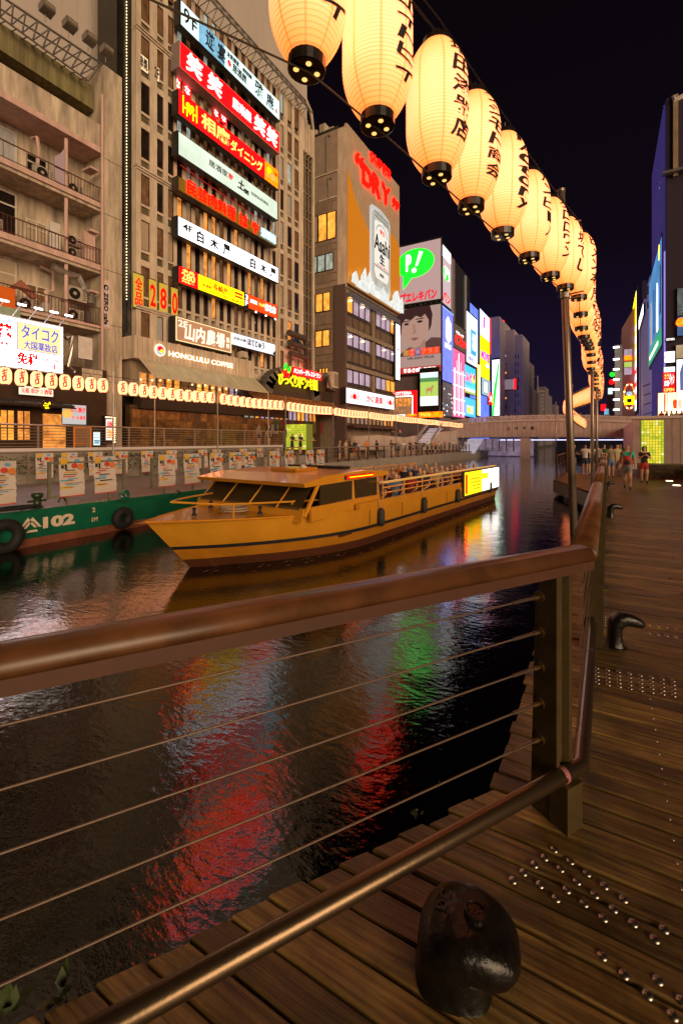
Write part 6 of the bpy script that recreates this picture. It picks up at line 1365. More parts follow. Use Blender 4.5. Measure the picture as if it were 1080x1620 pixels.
for k in range(11):
    t = thing('far_bank_pole', f'{["hidden", "first", "second", "third", "fourth", "fifth", "sixth", "seventh", "eighth", "ninth", "tenth"][k]} slim lantern pole from the left on the far bank', 'pole', (-17, PY[k], .1), 'slim lantern poles on the far bank'); MB().tube([(-17, PY[k], .1), (-17, PY[k], 4.45)], .035, 8).build('shaft', steel, t); MB().box(-17.05, -16.95, PY[k] - .08, PY[k] + .08, 1.9, 2.4).build('bracket_box', steel, t) if k in (3, 4) else None
# glowing green glass pillars
gl = [E('glass_yellow', (.80, .72, .05), 1.0, (3, .25)), E('glass_lime', (.50, .62, .04), .95, (3, .3)), E('glass_pale', (.85, .85, .30), 1.0)]
def glass_pillar(label, face, plane, args, nu, nv, cat='light pillar', bright=.5):
    P = Panel(face, plane, *args); t = thing('glass_pillar', label, cat, P.p(.5, 0)); P.part('core', M('pillar_frame', (.12, .13, .03), .5, emit=(.14, .16, .01), es=.6), t, 0, 0, 1, 1, -.8, -.03)
    for i in range(nu):
        for j in range(nv): P.part('glass_block', gl[0] if RND.random() < bright and abs(i - nu / 2 + .5) < nu / 2 - 1 else gl[1 if RND.random() < .8 else 2], t, (i + .08) / nu, (j + .06) / nv, (i + .92) / nu, (j + .94) / nv, -.03, .0)
    return P, t
glass_pillar('glowing lime glass pillar beside people on the far terrace', '-Y', 25.2, (452, 671, 711, 484, 671, 711), 7, 12, bright=.3)
# ================================================================== RIGHT BANK
wm = M('mauve_wall_panel', (.33, .235, .21), .75, noise=(1.2, .2))
aw_ = thing('abutment_wall', 'plain mauve panelled wall at the right end of the bridge', 'wall', (6, 40, 0))
XL, XRt = onY(1000, 680, 40).x, 14.0
n_ = 26
for i in range(n_):
    a, b_ = XL + (XRt - XL) * i / n_, XL + (XRt - XL) * (i + 1) / n_; MB().box(a + .012, b_ - .012, 40, 40.4, 0, 3.30).build('wall_panel', wm, aw_)
MB().box(XL - .1, XRt, 39.9, 41, 3.31, 3.50).build('coping', MATS['mauve_trim'], aw_); MB().box(XL + .02, XRt, 40.05, 64, -.8, 3.2).build('wall_core', MATS['mauve_trim'], aw_)
MB().box(6.98, 13, 20, 40, -.9, -.04).build('rear_path', paving, kind='structure')
P, t = glass_pillar('glowing lime glass block panel behind the woman in red shorts', '-Y', 27.4, (1014, 664, 733, 1050, 665, 733), 8, 16, bright=.75)
# stone wall of irregular blocks under it
sw = thing('stone_wall', 'low rough stone wall below the lime glass panel', 'wall', (2.6, 24.6, 0))
sm_ = M('mossy_stone', (.10, .075, .04), .85, noise=(3, .6), bump=(7, .6), rnd=.7)
def stones(x0, x1, y, z0, z1, axis='x', wd=.32):
    z = z0
    while z < z1 - .02:
        h_ = RND.uniform(.09, .15); h_ = min(h_, z1 - z); x = x0
        while x < x1 - .02:
            w_ = min(RND.uniform(.7, 1.3) * wd, x1 - x); d_ = RND.uniform(-.02, .02)
            m = MB()
            if axis == 'x': m.box(x + .008, x + w_ - .008, y + d_, y + .3, z + .006, z + h_ - .006)
            else: m.box(y + d_, y + .3, x + .008, x + w_ - .008, z + .006, z + h_ - .006)
            m.build('stone', sm_, sw); x += w_
        z += h_
stones(onY(1012, 740, 24.6).x, 3.2, 24.6, 0, .62); stones(15.5, 24.6, 3.0, 0, .52, 'y', .45)
MB().box(3.31, 6.9, 14.6, 27.3, -.2, .55).build('planter_bed', M('soil_paving', (.12, .09, .06), .8), sw); MB().box(onY(1012, 740, 24.6).x + .02, 3.3, 24.91, 27.3, -.2, .58).build('planter_bed', MATS['soil_paving'], sw)
for px, py, nmx in ((1058.5, 761, 'left'), (1070, 768, 'right')):
    q = onZ(px, py, .004); MB().box(q.x - .11, q.x + .11, q.y - .11, q.y + .11, .002, .02).build('floor_light', bulb, label=f'{nmx} glowing square light sunk in the boardwalk near the stone wall', cat='floor light')
q = onX(1068, 752, 2.96); b = MB(); b.box(2.92, 2.97, q.y - .12, q.y + .12, .06, .42); b.build('wall_light', E('lime_uplight', (.75, .8, .05), 1.6), label='lime glowing light strip on the stone wall side', cat='wall light')
railing('crowd_railing', 'pale railing in front of seated people on the right', 3.4, 19.6, 24.4, .55, 1.0, 2, .55, mat=whitepaint)
# blue glass tower
X1 = 5.8
bt = thing('blue_tower', 'tall dark tower with blue and violet light lines on its canal side', 'building', (10, 74, 0))
Yc = 64.0; zt_ = onX(1049, 180, X1).z
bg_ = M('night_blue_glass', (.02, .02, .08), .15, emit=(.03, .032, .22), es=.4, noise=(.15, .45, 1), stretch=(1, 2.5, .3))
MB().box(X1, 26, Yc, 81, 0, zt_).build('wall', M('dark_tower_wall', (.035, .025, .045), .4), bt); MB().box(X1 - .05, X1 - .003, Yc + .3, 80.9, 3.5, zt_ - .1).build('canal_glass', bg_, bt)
k = 0
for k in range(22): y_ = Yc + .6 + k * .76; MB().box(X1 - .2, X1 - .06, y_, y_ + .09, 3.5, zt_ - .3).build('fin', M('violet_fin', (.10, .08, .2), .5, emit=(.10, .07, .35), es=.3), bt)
for y_ in (Yc + .02, Yc + .45): MB().box(X1 - .16, X1 - .06, y_, y_ + .08, 3.5, onX(1052, 400, X1).z).build('light_line', E('violet_line', (.4, .32, 1), .8), bt)
for k in range(6): q = onX(1046 - k * 2.4, 288 + k * 9.5, X1 - .1); MB().box(q.x - .08, q.x, q.y, q.y + .2, q.z, q.z + .2).build('small_light', E('soft_violet', (.5, .4, .9), .9), bt)
MB().box(onY(1064, 200, Yc).x, onY(1072, 200, Yc).x, Yc - .3, Yc - .01, onY(1066, 280, Yc).z, zt_).build('tan_stripe', M('tan_strip', (.28, .20, .12), .7, noise=(.5, .3)), bt)
MB().box(X1 - .4, 12, Yc - .8, Yc - .02, onY(1060, 277, Yc).z, onY(1060, 273, Yc).z).build('canopy_beam', steel, bt)
MB().tube([(onY(1066, 164, Yc).x, Yc, zt_), (onY(1066, 160, Yc).x, Yc, onY(1066, 160, Yc).z), (onY(1085, 150, Yc).x, Yc, onY(1085, 150, Yc).z)], .3, 6).build('roof_crane', whitepaint, bt)
P, t = scr('movie_poster', 'huge blue and green lit poster on the canal side of the tower', '-X', X1 - .25, (1026, 440, 576, 1046, 386, 549), E('poster_blue', (.10, .30, .62), 1.0, (.25, .5)))
def rs(u0, v0, u1, v1, m, nm='picture_shape', d=.01): P.part(nm, m, t, u0, v0, u1, v1, d, d + .02)
rs(.0, .0, 1, .16, E('poster_green', (.03, .42, .16), 1.0)); rs(.1, .05, .8, .09, l_white, 'print_line', .04)
for u, v, m_ in ((.2, .2, 'sk'), (.45, .25, 'dk'), (.7, .2, 'sk2'), (.9, .3, 'dk')): P.shape([(u, v), (u + .08, v), (u + .06, v + .45), (u + .01, v + .5)], {'sk': E('fig_tan', (.75, .42, .22), 1), 'dk': E('fig_dark', (.04, .05, .10), 1), 'sk2': s_white}[m_], t, .01)
P.disc(.85, .93, 1.0, s_yellow, t, .015, squash=.5); pass
MB().box(X1 - .3, X1 - .2, onX(1027, 600, X1).y, onX(1050, 600, X1).y, 3.5, 5).build('lower_band', M('violet_fin'), bt) if False else None
# street shops on the face toward the camera
def shop(px0, px1, pt, pb_, mat, name, label, dY=0.0, cat='sign', tx=None, tm=None):
    P, t = scr(name, label, '-Y', Yc - .3 - dY, (px0, pt, pb_, px1, pt, pb_), mat)
    if tx: P.text(tx, .08, .15, .92, .85, tm, t, .01, .03)
    return P, t
shop(1052, 1068, 534, 539, dark, 'small_letter_sign', 'dark strip with small white letters at the tower base', tx='ООУОКА'.replace('О', 'O').replace('У', 'Y').replace('К', 'K').replace('А', 'A'), tm=l_white)
shop(1051, 1067, 556, 564, s_white, 'white_pink_sign', 'upper pink-edged white shop sign at the tower foot', tx='カラオケ', tm=E('pink_text', (.8, .1, .25), 1)); shop(1051, 1067, 565, 573, s_white, 'white_pink_sign', 'lower pink-edged white shop sign at the tower foot', tx='ボウリング', tm=MATS['pink_text'])
shop(1050, 1067, 580.5, 588, s_white, 'white_cyan_sign', 'white sign with a cyan mark above the red characters', tx='S', tm=E('cyan_mark', (.0, .45, .55), 1)); P, t = shop(1049, 1067, 589, 620, s_red, 'red_shop_sign', 'tall red sign with white and yellow characters', ); P.text('ジャン', .52, .35, .95, .95, l_white, t, .01, .06); P.text('カラ', .08, .66, .48, .95, l_yellow, t, .01, .06); P.text('広場', .08, .3, .48, .6, l_white, t, .01, .06); P.text('OPEN', .05, .03, .95, .2, l_yellow, t, .01, .05)
P, t = shop(1070, 1092, 568, 620, E('ad_white', (.92, .92, 1), 1.9), 'clothing_screen', 'bright white screen with a figure in a blue top at the right edge'); P.shape([(.25, .05), (.75, .05), (.72, .75), (.6, .85), (.4, .85), (.22, .6)], E('blue_garment', (.13, .16, .42), .9), t, .01)
P, t = shop(1040, 1100, 620.5, 657, E('shop_glow', (1, .60, .34), 3.0, (.5, .35)), 'shop_window', 'brightly lit clothes shop window above the wall on the right', cat='shop window')
for u, m_ in ((.42, s_vermil), (.55, E('pale_cloth', (.8, .7, .6), 1)), (.68, s_orange)): P.shape([(u, .3), (u + .08, .3), (u + .10, .62), (u + .04, .72), (u - .02, .62)], m_, t, .03, 'mannequin')
for u in (0, .26, .5, .76): P.part('window_bar', M('bar_brown', (.08, .05, .04), .5), t, u, 0, u + .012, 1, .02, .06)
P.part('red_strip', s_red, t, .17, .15, .21, .95, .03, .05)
for py, m_ in ((470, 'dark_fig'), (495, 'blue_fig')): pass
P, t = shop(1071, 1092, 500, 530, E('dark_picture', (.06, .12, .30), .9, (.6, .8)), 'picture_screen', 'dark blue picture screen at the right edge above the shops'); P.disc(.3, .7, .5, s_orange, t, .01)
P, t = shop(1069, 1092, 545, 566, E('cream_fascia', (.50, .38, .22), .8, (.5, .4)), 'cream_panel_sign', 'dim cream panel between the screens at the right edge')
P, t = shop(1071, 1092, 455, 498, E('crystal_dark', (.10, .12, .12), .8, (1.2, .95)), 'glass_lobby', 'dark glassy lobby with pale streaks at the right edge', cat='window')
for k in range(6): P.shape([(.05 + .1 * k, .1 + .13 * k), (.9, .16 + .12 * k), (.9, .19 + .12 * k)], E('pale_streak', (.35, .4, .4), .9), t, .01, 'streak')
# lavender building
X2 = 5.8
def xb(name, label, X, py_t, Y0_, Y1_, mat, w=9): 
    z = onY(1020, py_t, Y0_).z; t = thing(name, label, 'building', (X + w / 2, (Y0_ + Y1_) / 2, 0)); MB().box(X, X + w, Y0_, Y1_, 0, z).build('wall', mat, t); return t, z
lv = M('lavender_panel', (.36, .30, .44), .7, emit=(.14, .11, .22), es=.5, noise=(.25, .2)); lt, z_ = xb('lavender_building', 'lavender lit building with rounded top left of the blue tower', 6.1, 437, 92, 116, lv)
for (pa, pb2, y0_, y1_) in ((1015, 1023, 444, 460), (1015, 1023, 462, 472), (1023.2, 1027, 452, 465), (1023.2, 1027, 477, 487)): a = onY(pa, y0_, 91.9); c = onY(pb2, y1_, 91.9); MB().box(a.x, c.x, 91.85, 91.98, c.z, a.z).build('window_opening' , M('violet_dark', (.08, .06, .12), .5), lt)
for k in range(3): q = onX(1012 - k * 3, 0, 6.05); MB().box(5.9, 6.09, q.y, q.y + .5, 4, z_ - 1.0).build('pier', lv, lt)
P, t = scr('white_blade_sign', 'white slanted blade sign on the lavender building', '-X', 5.75, (1010, 500, 512, 1017, 488, 508), s_white)
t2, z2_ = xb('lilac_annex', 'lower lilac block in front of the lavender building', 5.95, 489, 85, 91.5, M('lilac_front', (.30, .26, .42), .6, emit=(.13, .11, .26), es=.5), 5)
for k in range(4): MB().obox((5.5, 86 + k * 1.2, 6 + k * 1.6), (.5, 0, .2), (0, .6, 0), (0, 0, .05)).build('awning', M('dark_violet_awning', (.06, .05, .08), .6), t2)
P, t = scr('striped_blade_sign', 'tall blade sign striped yellow, white and red', '-X', 5.65, (1001, 480, 651, 1006, 466, 651), s_white); P.part('yellow_top', s_yellow, t, 0, .72, 1, 1, .0, .02)
for k in range(6): P.shape([(0, .06 + .11 * k), (1, .09 + .11 * k), (1, .14 + .11 * k), (0, .11 + .11 * k)], s_red if k < 3 else s_yellow, t, .005, 'stripe')
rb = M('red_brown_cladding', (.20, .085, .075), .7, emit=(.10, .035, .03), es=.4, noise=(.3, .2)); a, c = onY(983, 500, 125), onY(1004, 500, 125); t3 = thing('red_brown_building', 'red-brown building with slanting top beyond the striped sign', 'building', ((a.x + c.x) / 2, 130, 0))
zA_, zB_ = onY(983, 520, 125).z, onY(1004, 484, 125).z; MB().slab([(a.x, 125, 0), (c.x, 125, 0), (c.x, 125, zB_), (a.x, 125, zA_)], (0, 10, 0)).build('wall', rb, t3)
for k, (ya, yb) in enumerate(((553, 562), (563, 569), (573, 580), (582, 592))):
    p0, p1 = onY(987, ya, 124.9), onY(999, yb, 124.9); MB().box(p0.x, p1.x, 124.7, 124.95, p1.z, p0.z).build('window', [glass_lav, s_orange, MATS['lime'] if 'lime' in MATS else glass_cool, glass_lav][k], t3)
bl = block('flood_lit_building', 'pale narrow building with a column of glaring white floodlights', 972, 984, 546, 122, 8, M('pale_flood_wall', (.30, .26, .22), .7))
for k, py in enumerate((549, 568, 584, 600, 616, 632, 648)): q = onY(974.5, py, 120.5); MB().box(q.x - .6, q.x + .6, q.y - .1, q.y + .1, q.z - .16, q.z + .16).build('floodlight', E('glare_white', (1, .95, .85), 7), bl)
for (px, py, m_, l_, s_) in ((968, 592, neon_green, 'small round green sign over the distant street', 0), (967, 604, s_red, 'small round red sign over the distant street', 0), (965, 617, s_cyan, 'small pale blue sign above the bridge end', 1), (954, 643, s_red, 'tiny red vertical sign beyond the lantern string', 1), (959, 650, s_blue, 'tiny blue vertical sign beyond the lantern string', 1)):
    q = onY(px, py, 121); t = thing('street_sign', l_, 'sign', q); r_ = .5
    if s_: MB().box(q.x - .45, q.x + .45, q.y, q.y + .2, q.z - .9, q.z + .5).build('panel', m_, t)
    else: MB().slab([q + Vector((math.cos(i * math.pi / 6) * r_, 0, math.sin(i * math.pi / 6) * r_)) for i in range(12)], (0, .2, 0)).build('disc', m_, t)
block('left_low_building', 'low dark building left of the floodlights', 960, 972, 600, 130, 8, M('far_brown', (.10, .07, .06), .8))
# oval wheel
q = onY(995, 627, 112); fw = thing('oval_wheel', 'yellow oval ferris wheel ring on the distant facade', 'ferris wheel', q)
b = MB(); n = 32; ring = [q + Vector((math.cos(i * 2 * math.pi / n) * .95, 0, math.sin(i * 2 * math.pi / n) * 2.6)) for i in range(n + 1)]; b.tube(ring, .16, 6, False); b.build('ring', E('wheel_yellow', (.75, .42, .02), 1.0), fw)
for i in range(0, n, 2): c = ring[i] + Vector((0, -.2, 0)); MB().ico(tuple(c), .15, n=5).build('wheel_bulb', bulb if i % 4 else s_red, fw)
MB().box(q.x - .9, q.x + .9, q.y - .4, q.y - .1, q.z - 1.7, q.z + .1).build('yellow_box', s_yellow, fw); MB().box(q.x - .4, q.x + .4, q.y - .5, q.y - .41, q.z - 1.3, q.z - .5).build('dark_window', dark, fw)
MB().lathe((q.x, q.y - .3, q.z + .4), [(.01, -.3), (.6, 0), (.4, .5), (.01, .6)], 10).build('round_top', E('blue_white', (.5, .65, .9), 1), fw)

# ================================================================== YELLOW CRUISE BOAT
BH = math.radians(-4.6)                       # heading: stern lies this way from the bow
SD = Vector((.080, .9968, 0)); TD = Vector((.9968, -.080, 0))
BO = Vector((-3.9, 19.3, 0)) - TD * 1.85       # middle of the stern
L = 14.6; HWD = 1.85
def bp_(s, t_, z): return BO - SD * s + TD * t_ + Vector((0, 0, z))    # s metres forward of the stern
boat = thing('cruise_boat', 'long low orange-yellow canal cruise boat full of passengers', 'boat', BO - SD * L / 2 + Vector((0, 0, WZ)))
yel = M('orange_yellow_hull', (.62, .27, .020), .28, noise=(1.5, .10), coat=.5); yel2 = M('amber_hull', (.52, .20, .015), .35, noise=(2, .12), coat=.3); blk_ = M('black_rub_strip', (.015, .015, .018), .5); brn = M('dark_underbody', (.10, .03, .012), .5)
def hw(s): 
    if s < 9.8: return HWD
    q = (s - 9.8) / (L - 9.8); return HWD * max(0, 1 - q ** 2.1)
def deckz(s): return .12 + (.18 * max(0, (s - 9) / (L - 9)) if s > 9 else 0)
ST = [L * i / 36 for i in range(37)]
def strip(z0f, z1f, in0, in1, name, mat):
    b = MB()
    for s in ST:
        for sg in (1, -1):
            for z, k in ((z0f(s), in0), (z1f(s), in1)):
                rake = (1.1 * (1 - (z + .7) / 1.2)) * max(0, (s - 9.8) / (L - 9.8)); w_ = hw(min(L, s)) - k * (1 if s < 13.8 else .2)
                b.v.append(tuple(bp_(s - max(0, rake), sg * max(.0, w_), z)))
    for i in range(len(ST) - 1):
        a = i * 4; c = a + 4; b.f += [(a, c, c + 1, a + 1), (c + 2, a + 2, a + 3, c + 3)]; b.mi += [0, 0]
    b.f.append((0, 1, 3, 2)); b.mi.append(0)
    return b.build(name, mat, boat, smooth=False)
strip(lambda s: -1.0, lambda s: -.52, .16, .07, 'underbody', brn); strip(lambda s: -.52, lambda s: -.30, .07, .03, 'hull_side', yel2); strip(lambda s: -.30, lambda s: -.235, -.03, -.03, 'rub_strip', blk_)
strip(lambda s: -.30, lambda s: deckz(s) , .03, 0, 'hull_side', yel)
b = MB()
for i, s in enumerate(ST): b.v += [tuple(bp_(s, hw(s) - .02, deckz(s) - .015)), tuple(bp_(s, -hw(s) + .02, deckz(s) - .015))]
for i in range(len(ST) - 1):
    if ST[i] > 10.6: b.f.append((2 * i, 2 * i + 2, 2 * i + 3, 2 * i + 1)); b.mi.append(0)
b.build('foredeck', yel, boat)
MB().slab([bp_(0.1, 1.75, -.35), bp_(0.1, -1.75, -.35), bp_(11, -1.75, -.35), bp_(11, 1.75, -.35)], (0, 0, .03)).build('cabin_floor', brn, boat)
# raised side panels and open rails
def bw(s0, s1, t0, t1, z0, z1, name, mat): 
    c = bp_((s0 + s1) / 2, (t0 + t1) / 2, (z0 + z1) / 2); return MB().obox(c, SD * (s1 - s0) / 2, TD * (t1 - t0) / 2, Vector((0, 0, (z1 - z0) / 2))).build(name, mat, boat)
for sg in (1, -1):
    a, c = (1.72, 1.82) if sg > 0 else (-1.82, -1.72)
    bw(.05, 10.4, a, c, .10, .28, 'side_panel', yel)
    for z in (.40, .53, .66): MB().tube([bp_(.1, sg * 1.77, z), bp_(9.3, sg * 1.77, z + .02)], .018, 6).build('side_rail', yel, boat)
    for k in range(9): s = .3 + k * 1.12; MB().tube([bp_(s, sg * 1.77, .28), bp_(s, sg * 1.77, .67)], .018, 6).build('rail_post', yel, boat)
    bw(.05, 9.3, a - .01, c + .01, .662, .70, 'rail_cap', E('gold_trim', (.85, .45, .08), .5) if sg > 0 else yel)
# stern lit panel (camera side and stern)
bw(.02, 4.05, 1.84, 1.92, -.20, .66, 'lit_panel_frame', darkbrown)
def onside(s0, s1, z0, z1, name, mat, d=1.925): bw(s0, s1, d, d + .012, z0, z1, name, mat)
onside(.08, 2.2, -.16, .62, 'lit_panel', E('panel_white', (1, .96, .90), 3.0)); onside(2.2, 4.0, -.16, .62, 'lit_panel', E('panel_yellow', (1, .74, .01), 1.8)); onside(1.5, 2.4, .28, .50, 'lit_panel', MATS['panel_yellow'], 1.938)
onside(3.8, 3.97, -.1, .55, 'panel_mark', s_red, 1.94)
for k_ in range(4): onside(2.5, 3.6 - .15 * k_, .34 - .12 * k_, .39 - .12 * k_, 'panel_line', s_orange, 1.938)
# wheelhouse
WH0, WH1 = 9.2, 11.6
roof = MB(); 
rp_ = [(WH0 - .5, .93), (WH0 + .6, 1.00), (WH1 - .3, .97), (WH1 + .5, .86), (WH1 + .45, .78), (WH0 - .5, .83)]
roof.slab([bp_(s, 1.62, z) for s, z in rp_], -TD * 3.24); roof.build('wheelhouse_roof', yel, boat)
for sg in (1, -1):
    for s, ds in ((WH0, 0), (WH0 + 1.1, 0), (WH1 - .1, .55)): MB().tube([bp_(s + ds, sg * 1.6, .2), bp_(s, sg * 1.55, .85)], .045, 6).build('window_post', yel, boat)
    bw(WH0, WH1 + .3, (1.6 if sg > 0 else -1.66), (1.66 if sg > 0 else -1.6), .10, .38, 'wheelhouse_side', yel)
    for (s0, s1) in ((WH0 + .07, WH0 + 1.03), (WH0 + 1.17, WH1 - .05)): bw(s0, s1, sg * 1.60 - .01, sg * 1.60 + .01, .385, .80, 'side_window', M('boat_glass', (.05, .035, .015), .08))
MB().slab([bp_(WH1 + .5, 1.5, .34), bp_(WH1 + .5, -1.5, .34), bp_(WH1 - .02, -1.45, .80), bp_(WH1 - .02, 1.45, .80)], SD * .02).build('windscreen', MATS['boat_glass'], boat)
MB().slab([bp_(WH1 + .55, 1.6, .1), bp_(WH1 + .55, -1.6, .1), bp_(WH1 + .48, -1.6, .36), bp_(WH1 + .48, 1.6, .36)], SD * .05).build('wheelhouse_front', yel, boat)
for t_ in (-.7, .1, .9): MB().tube([bp_(WH1 + .50, t_, .34), bp_(WH1 - .01, t_, .80)], .022, 5).build('windscreen_bar', yel, boat)
bw(WH0 + .3, WH0 + 1.5, 1.63, 1.67, .845, .935, 'led_housing', blk_); bw(WH0 + .34, WH0 + 1.46, 1.672, 1.69, .86, .92, 'led_display', neon_red); bw(WH0 + .40, WH0 + 1.40, 1.691, 1.70, .882, .898, 'led_line', s_yellow)
MB().tube([bp_(10.9, 1.2, .30)] + [bp_(s, hw(s) - .25, deckz(s) + .26) for s in (11.4, 12, 12.7, 13.3)] + [bp_(13.9, 0, .58)], .02, 6).build('bow_rail', yel, boat)
MB().tube([bp_(13.9, 0, .58)] + [bp_(s, -hw(s) + .25, deckz(s) + .26) for s in (13.3, 12.7, 12, 11.4)], .02, 6).build('bow_rail', yel, boat)
for s in (12, 13.1): MB().tube([bp_(s, hw(s) - .25, deckz(s)), bp_(s, hw(s) - .25, deckz(s) + .27)], .018, 5).build('bow_post', yel, boat)
for k in range(9):
    for t0 in (-1.5, .35): bw(.7 + k * .95, 1.1 + k * .95, t0, t0 + 1.15, .03, .08, 'bench_seat', brn); bw(.66 + k * .95, .71 + k * .95, t0, t0 + 1.15, .03, .42, 'bench_back', brn)
for s_ in (1.2, 4.6, 7.2, 9.6): q = bp_(s_, HWD + .07, -.10); MB().lathe(tuple(q - Vector((0, 0, .22))), [(.02, 0), (.075, .04), (.085, .12), (.085, .34), (.07, .40), (.015, .44)], 12).build('hull_fender', M('worn_rubber', (.03, .028, .026), .7, noise=(9, .5)), boat, smooth=True); MB().tube([q + Vector((0, 0, .20)), bp_(s_, HWD - .02, .30)], .010, 5).build('fender_rope', M('pale_rope', (.35, .28, .2), .8), boat)
for s_ in (1.3, 2.7, 5.4, 6.9, 8.4, 10.0): bw(s_, s_ + .012, HWD + .002, HWD + .008, -.22, .11, 'hull_seam', brn)
for s_, t_ in ((12.4, .75), (12.4, -.75), (13.4, 0)): q = bp_(s_, t_, deckz(s_)); MB().lathe(tuple(q), [(.06, 0), (.05, .03), (.03, .05), (.03, .12), (.05, .14), (.02, .16)], 10).build('deck_cleat', blk_, boat)
bw(WH1 - 1.5, WH1 - .7, -.4, .4, .985, 1.05, 'roof_hatch', yel2); bw(WH0 + .2, WH0 + .5, -.9, .9, .985, 1.06, 'roof_vent', blk_); MB().tube([bp_(WH0 + .9, -.8, .98), bp_(WH0 + .9, -.8, 1.5)], .015, 5).build('aerial', steel, boat); MB().lathe(tuple(bp_(WH0 + 1.2, .2, 1.0)), [(.09, 0), (.09, .08), (.02, .13)], 12).build('radar_dome', whitepaint, boat)
MB().tube([bp_(12.5 - .28 * math.cos(a * .5), .1 + .28 * math.sin(a * .5), deckz(12.5) + .03 + .004 * a) for a in range(26)], .022, 5).build('coiled_line', MATS['pale_rope'], boat)
for t_ in (-.9, .5): MB().tube([bp_(WH1 + .42, t_, .37), bp_(WH1 + .15, t_ + .5, .62)], .012, 4).build('wiper', blk_, boat)
fm = MB(); r_ = random.Random(8)
for k in range(110):
    s = r_.uniform(-1.5, 13.5); w_ = hw(min(L, max(0, s + .6))) + abs(r_.gauss(0, .22)) + .02; q = bp_(s, w_, WZ + .012); a = r_.uniform(.02, .06)
    fm.poly([q, q - SD * a * 2.2 + TD * a * .2, q - SD * a * 1.2 + TD * a * .7, q + TD * a * .4 + SD * a * .6])
fm.build('bow_wash', M('wash_foam', (.22, .16, .08), .6), label='broken foam and wash along the near side of the cruise boat', cat='foam', kind='stuff')

# ================================================================== PEOPLE
skin = M('skin', (.42, .22, .12), .55, noise=(8, .1)); skin2 = M('skin_light', (.52, .30, .19), .55); hair_b = M('black_hair', (.012, .008, .006), .45, noise=(30, .5)); hair_br = M('brown_hair', (.05, .022, .01), .5)
def cloth(n, c): return M('cloth_' + n, c, .8, noise=(9, .12), bump=(14, .3, .01))
CL = {'white': cloth('white', (.58, .54, .50)), 'black': cloth('black', (.018, .016, .018)), 'grey': cloth('grey', (.20, .19, .18)), 'teal': cloth('teal', (.02, .36, .27)), 'navy': cloth('navy', (.03, .04, .09)), 'red': cloth('red', (.40, .03, .02)), 'orange': cloth('orange', (.60, .17, .02)), 'olive': cloth('olive', (.20, .19, .11)), 'blue': cloth('blue', (.10, .17, .32)), 'pink': cloth('pink', (.50, .25, .24)), 'beige': cloth('beige', (.42, .32, .20)), 'green': cloth('green', (.04, .10, .04))}
_PM = {}
